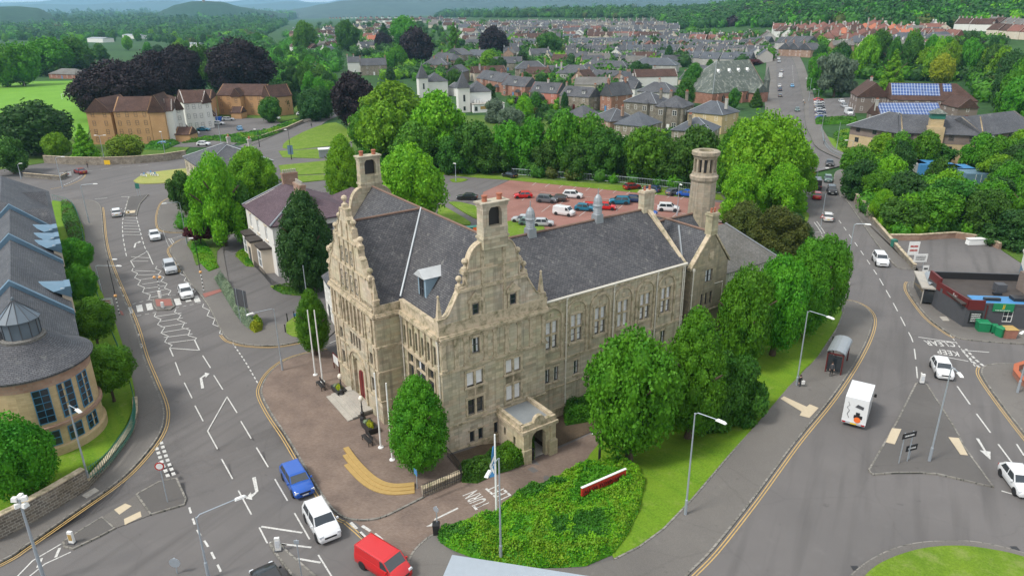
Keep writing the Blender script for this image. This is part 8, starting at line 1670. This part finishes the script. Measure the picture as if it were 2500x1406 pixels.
# hedges and beds of leaves: patches sampled over a ground polygon
def bed(name,pts,h,n,size,mats,label,seed=1,edge=.8,bump=.25,cat=None,kind='stuff',flat=False):
    poly=GP(pts);r=rng(seed);x0,x1=min(p[0] for p in poly),max(p[0] for p in poly);y0,y1=min(p[1] for p in poly),max(p[1] for p in poly);P_=[];N_=[];K_=[]
    def dist(x,y):
        b=9
        for a,c in zip(poly,poly[1:]+poly[:1]):
            dx,dy=c[0]-a[0],c[1]-a[1];t=max(0,min(1,((x-a[0])*dx+(y-a[1])*dy)/(dx*dx+dy*dy+1e-9)));b=min(b,math.hypot(x-a[0]-t*dx,y-a[1]-t*dy))
        return b
    tr=0
    while len(P_)<n and tr<n*6:
        tr+=1;x,y=r.uniform(x0,x1),r.uniform(y0,y1)
        if not inpoly(x,y,poly):continue
        d=dist(x,y);f=min(1,d/edge);f=math.sqrt(1-(1-f)**2);q=Vector((x*.6,y*.6,seed));nn=noise.noise(q)+.5*noise.noise(q*2.7);z=h*f*(1+bump*nn)*(r.uniform(.75,1.02) if r.uniform()<.75 else r.uniform(.2,.8))
        P_.append((x,y,z+hz(x,y)));N_.append((r.normal(0,.3),r.normal(0,.3),.9));K_.append(noise.noise(Vector((x*.19,y*.19,seed+5)))+.35*noise.noise(Vector((x*.8,y*.8,seed))))
    P_=np.array(P_);N_=np.array(N_);K_=np.array(K_);nm=len(mats);qs=np.quantile(K_,[i/nm for i in range(nm+1)]);ob=None
    me=leafmesh('foliage',P_,N_,size,seed,mats[0],None)
    for k in mats[1:]:me.materials.append(M[k])
    idx=np.clip(np.searchsorted(qs,K_+r.normal(0,.06,len(K_)))-1,0,nm-1).astype(np.int32);me.polygons.foreach_set('material_index',idx[:len(me.polygons)]);o=link(name,me)
    m=MB();m.prism(poly,-.3,h*.0+.12);core=m
    o['label']=label
    if kind:o['kind']=kind
    if cat:o['category']=cat
    # solid undergrowth below the leaf layer
    v,f_=[],[];g=.5;pts2=[Vector((x,y)) for x in np.arange(x0,x1,g) for y in np.arange(y0,y1,g) if inpoly(x,y,poly)];vv,e,ff,_,_,_=delaunay_2d_cdt([Vector(p) for p in poly]+pts2,[],[list(range(len(poly)))],1,1e-4);m=MB()
    m.add([(p.x,p.y,hz(p.x,p.y)+.02+h*.72*math.sqrt(max(0,1-(1-min(1,dist(p.x,p.y)/edge))**2))*(1+bump*(noise.noise(Vector((p.x*.6,p.y*.6,seed)))+.5*noise.noise(Vector((p.x*1.62,p.y*1.62,seed*2.7)))))) for p in vv],[tuple(t) for t in ff]);c_=m.obj('undergrowth',M[mats[0]],o);return o
SH=[(1068,1310),(1080,1296),(1125,1278),(1200,1262),(1235,1232),(1300,1190),(1370,1160),(1440,1133),(1510,1128),(1560,1145),(1575,1180),(1560,1250),(1530,1310),(1500,1352),(1430,1382),(1300,1390),(1180,1372),(1110,1345),(1072,1325)]
bed('shrub_bed',SH,.95,42000,.125,['leaf_green','leaf_bright','leaf_lime','leaf_lime','leaf_bright','leaf_mid'],'large mixed bed of low yellow green and green shrubs around the red sign',3,.8,.75)
bed('shrub_bed',[(1120,1150),(1180,1130),(1240,1090),(1280,1060),(1305,1075),(1305,1120),(1240,1150),(1165,1180),(1128,1178)],1.3,12000,.13,['leaf_mid','leaf_green','leaf_green'],'glossy green shrubs below the side gable windows',4,.6,.3)
bed('shrub_bed',[(1345,975),(1400,950),(1450,940),(1470,985),(1440,1030),(1380,1040),(1372,1000)],1.5,10000,.13,['leaf_mid','leaf_green'],'green shrubs right of the side porch',5,.6,.3)
bed('lavender_hedge',[(522,680),(540,674),(562,700),(590,745),(612,775),(632,800),(622,812),(600,800),(575,770),(548,725)],1.1,9000,.1,['leaf_grey','leaf_pale','leaf_pale'],'grey green lavender hedge along the pavement',6,.7,1.1)
bed('shrub',[(612,790),(630,778),(642,790),(640,808),(622,815),(610,805)],1.1,1500,.14,['leaf_yellow','leaf_lime'],'bright yellow green shrub at the end of the lavender hedge',7,.6,.2,'shrub',None)
bed('hedge',[(150,500),(178,505),(206,565),(214,640),(190,650),(170,590),(152,545)],1.6,5000,.2,['leaf_mid','leaf_olive','leaf_green'],'tall rough hedge behind the green fence by the court building',8,.7,.3,'hedge',None)
bed('flower_bed',[(470,585),(500,590),(520,620),(535,655),(510,665),(485,640),(465,610)],.5,3000,.16,['leaf_green','leaf_bright','leaf_lime'],'rose bed and ground cover by the side road',9,.5,.4)
bed('hedge',[(665,705),(700,698),(750,702),(768,714),(730,722),(690,718)],.7,2500,.14,['leaf_mid','leaf_green'],'low curved hedge below the dark villa tree',10,.5,.2,'hedge',None)
bed('hedge',[(575,625),(600,612),(625,640),(620,652),(600,650)],.8,1800,.15,['leaf_lime','leaf_green'],'small clipped hedge by the villa drive',11,.5,.2,'hedge',None)
bed('hedge',[(440,352),(520,345),(600,352),(660,335),(700,318),(735,300),(720,296),(650,322),(560,335),(500,340)],1.2,6000,.35,['leaf_mid','leaf_green','leaf_lime'],'long mixed hedge between the flats car park and the road',12,1.5,.3,'hedge',None)
bed('hedge',[(370,350),(420,345),(440,352),(400,368),(350,366)],1.2,2500,.3,['leaf_mid','leaf_green'],'hedge behind the long stone boundary wall',13,1.2,.3,'hedge',None)
bed('hedge',[(1990,296),(2090,292),(2094,302),(1992,306)],1.6,3000,.3,['leaf_green','leaf_mid'],'neat dark hedge at the front of the care home car park',14,.8,.1,'hedge',None)
bed('shrub_bed',[(2035,330),(2075,325),(2100,350),(2100,372),(2060,372),(2040,350)],1.5,2500,.4,['leaf_lime','leaf_green','leaf_mid'],'yellow and green garden shrubs by the sheltered housing',15,1,.5)
bed('shrub_bed',[(460,280),(500,275),(520,284),(480,300),(460,296)],1.5,2000,.35,['leaf_lime','leaf_green'],'bright shrubs below the white flats',16,1,.3)
# ivy on the sunken bank behind the villa garden is left to the undergrowth
# shipping containers in the wood
for i,(x,y,c,l) in enumerate(((2232,425,'harl_grey','grey site container at the left end of the row in the wood'),(2270,428,'blue_paint','dark blue container beside the grey one in the wood'),(2318,436,'blue_paint','middle blue container half hidden by trees'),(2352,440,'blue_paint','blue container second from the right end'),(2384,452,'zinc_blue','pale blue container with its doors facing out at the right end'))):
    g=G(x,y,.1);r=empty('shipping_container',(g[0],g[1],.1),-.1,l,'container','containers in the wood');m=MB();m.box(-2.6,-.1,0,2.6,6,2.6);m.obj('body',M[c],r)
    for s in(-1,1):m=MB();m.box(min(0,s*2.5)+.05,-.16,.1,max(0,s*2.5)-.05,-.11,2.5);d_=m.obj('door',M[c],r);m=MB();m.box(s*.6-.03,-.22,.1,s*.6+.03,-.17,2.5);m.obj('lock_bar',M['sign_white'],d_)
# statue, kiosk, bins by the flats, goal posts
g=G(860,333);r=empty('statue',(g[0],g[1],hz(*g)),.2,'stone statue on a tall pedestal at the green corner','statue');m=MB();m.bx(0,0,.3,3,3,.6);m.bx(0,0,2.2,1.8,1.8,3.4,0,.1);m.bx(0,0,4.0,2.1,2.1,.3);m.obj('pedestal',M['trim_stone'],r);m=MB();m.lathe([(.5,4.1),(.45,5.0),(.32,5.5),(.42,5.9),(.2,6.15),(.18,6.3),(.22,6.5),(.02,6.75)],10);m.obj('figure',M['trim_stone'],r,smooth=True)
a,b=G(780,386,.1),G(812,384,.1);r=empty('kiosk',(a[0],a[1],.1),math.atan2(b[1]-a[1],b[0]-a[0]),'low white flat roofed kiosk on the grass verge','kiosk');L_=math.dist(a,b);m=MB();m.box(0,0,0,L_,2.4,2.2);m.obj('wall',M['zinc_blue'] if 0 else M['lead'],r);m=MB();m.box(-.15,-.15,2.2,L_+.15,2.55,2.4);m.obj('roof',M['sign_white'],r)
for x,y,l in((402,348,'blue bin enclosure beside the tall brick gable'),(530,296,'small blue bin store near the white flats'),(675,280,'row of blue recycling bins by the young tree')):
    g=G(x,y,.1);r=empty('bin_enclosure',(g[0],g[1],.1+hz(*g)),0,l,'bin store');m=MB();m.box(-1.8,-1,0,1.8,1,1.5);m.obj('body',M['p_blue'],r);m=MB();m.box(-1.85,-1.05,1.5,1.85,1.05,1.6);m.obj('lid',M['p_blue'],r)
for x0,y0,x1,y1,l in((27,213,61,212,'farther white goal frame on the playing field'),(152,243,186,240,'nearer white goal frame on the playing field')):
    a,b=G(x0,y0,.15),G(x1,y1,.15);r=empty('goal_posts',(a[0],a[1],.15),math.atan2(b[1]-a[1],b[0]-a[0]),l,'goal');L_=math.dist(a,b);m=MB();m.tube([(0,0,0),(0,0,2.4)],.1,5);m.tube([(L_,0,0),(L_,0,2.4)],.1,5);m.tube([(0,0,2.4),(L_,0,2.4)],.1,5);m.obj('frame',M['painted_white'],r)
g=G(1152,572);r=empty('storage_box',(g[0],g[1],.1),.3,'green and orange storage box behind the town hall','box');m=MB();m.bx(0,0,.7,2.6,1.2,1.4);m.obj('body',M['green_metal'],r);m=MB();m.bx(.6,-.62,.7,1.0,.03,1.2);m.obj('door',M['orange_paint'],r)
# ---------------- people ----------------
def person(p,label,top='black_paint',legs='dark_grey',hair='hair_dark',face=-PI/2,pose=0,bag=None,z=.12,h=1.72,grp=None):
    g=G(*p,z);r=bpy.data.meshes.new('person');k=h/1.75
    V=[(0,0,.95),(0,0,1.1),(0,0,1.3),(0,0,1.46),(.0,.01,1.53),(0,.02,1.66)];E_=[(0,1),(1,2),(2,3),(3,4),(4,5)];R_=[(.15,.12),(.14,.11),(.17,.12),(.1,.09),(.055,.055),(.09,.1)]
    def ch(s,pts,rs):
        b=s
        for q,rr in zip(pts,rs):V.append(q);R_.append((rr,rr));E_.append((b,len(V)-1));b=len(V)-1
        return b
    for s in(-1,1):
        ch(0,[(s*.09,0,.86),(s*.1,.03 if s*pose>0 else 0,.5),(s*.1,-.0+.05*s*pose,.1),(s*.11,.12+.05*s*pose,.04)],[.09,.062,.042,.035])
        w_=ch(3,[(s*.17,0,1.42),(s*.22,-.02,1.16),(s*.23,.06,.93),(s*.235,.08,.85)],[.055,.043,.033,.026])
        for q in range(4):ch(w_,[(s*(.225+.012*q-.018),.1+.01*q,.8),(s*(.222+.012*q-.018),.115+.01*q,.755-.01*(q%2))],[.0095,.008])
        ch(w_,[(s*.205,.12,.83),(s*.2,.14,.8)],[.01,.009])
    V=[(a*k,b*k,c*k) for a,b,c in V];r.from_pydata(V,E_,[]);o=bpy.data.objects.new('person',r);COL.objects.link(o);md=o.modifiers.new('s','SKIN')
    for i,(a,b) in enumerate(R_):r.skin_vertices[0].data[i].radius=(a*k,b*k)
    r.skin_vertices[0].data[0].use_root=True;md.use_smooth_shade=True;s2=o.modifiers.new('d','SUBSURF');s2.levels=s2.render_levels=1
    bpy.context.view_layer.update();me=bpy.data.meshes.new_from_object(o.evaluated_get(bpy.context.evaluated_depsgraph_get()));bpy.data.objects.remove(o)
    for q in(top,legs,'skin','rubber'):me.materials.append(M[q])
    for f in me.polygons:
        c=f.center;zz=c.z/k;f.material_index=2 if zz>1.5 or (abs(c.x)>.17*k and zz<.93 and zz>.7) else 0 if zz>.93 or abs(c.x)>.19*k else 1 if zz>.09 else 3
        f.use_smooth=True
    o=link('person',me);o.location=(g[0],g[1],z+hz(*g));o.rotation_euler=(0,0,face-PI/2);tag(o,label,'person',grp)
    m=MB();m.lathe([(.03,1.58),(.105,1.62),(.11,1.7),(.08,1.77),(.01,1.79)],12,0,-.0);m.v=[(a*k,(b-.02)*k,c*k) for a,b,c in m.v];m.obj('hair',M[hair],o,smooth=True)
    for s in(-.035,.035):m=MB();m.bx(s*k,.115*k,1.675*k,.02,.012,.012);m.obj('eye',M['black_paint'],o)
    m=MB();m.bx(0,.128*k,1.645*k,.022,.03,.035,0,.4);m.obj('nose',M['skin'],o)
    if bag:
        b=empty('carrier_bag',(g[0]+.27,g[1]-.12,z+.3),0,'white carrier bag held by the person beside the lamp post','bag');m=MB();m.bx(0,0,.2,.3,.14,.38,0,-.15);m.obj('bag_body',M['sign_white'],b);m=MB();m.tube([(-.08,0,.38),(-.03,0,.5),(.03,0,.5),(.08,0,.38)],.012,4);m.obj('handle',M['sign_white'],b)
    return o
person((1951,950),'person in a dark jacket walking with a white carrier bag by the lamp post',face=-PI/2+.3,pose=1,bag=1)
person((2028,918),'person in dark clothes with arms at their sides waiting by the maroon bus shelter',top='dark_grey',legs='black_paint',face=-PI/2-.2)
person((215,412),'person in black walking on the pavement behind the dark red car',face=0,pose=1,z=.02);person((761,312),'person in dark clothes walking up the road near the green corner',face=PI/2,pose=1,z=.1);person((806,296),'person in a dark coat on the pavement by the dark beech',face=0,pose=1,z=.1)
person((1961,252),'left one of two people walking beside the care home car park',top='render_white',face=-PI/2,pose=1,z=.2);person((1964,258),'lower one of two people walking beside the care home car park',top='wood',face=PI/2,pose=1,z=.2);person((2011,352),'person in light blue at the guard rail of the green corner',top='zinc_blue',face=PI,z=.2)
# drains and covers in the carriageway
for i,(x,y,l) in enumerate(((393,1003,'drain grate'),(728,1113,'drain grate'),(1909,1112,'drain grate'),(2031,955,'drain grate'),(2088,1386,'drain grate'),(2478,1338,'drain grate'))):
    g=G(x,y);m=MB();m.bx(0,0,0,.5,.45,.012);o=m.obj('drain_cover',M['black_paint']);o.location=(g[0],g[1],.012);struct(o)
# ---------------- haze ----------------
m=MB();m.box(-19000,-400,-60,19000,21500,1500);hb=m.obj('haze',[]);hb.data.materials.clear()
hm=bpy.data.materials.new('haze');hm.use_nodes=True;t=hm.node_tree;t.nodes.clear();o=t.nodes.new('ShaderNodeOutputMaterial');v=t.nodes.new('ShaderNodeVolumePrincipled')
v.inputs['Density'].default_value=8e-5;v.inputs['Color'].default_value=(.42,.72,1,1);v.inputs['Anisotropy'].default_value=.2;t.links.new(v.outputs[0],o.inputs['Volume']);hb.data.materials.append(hm);hb['kind']='stuff';hb['label']='pale blue haze over the far plain and hills'
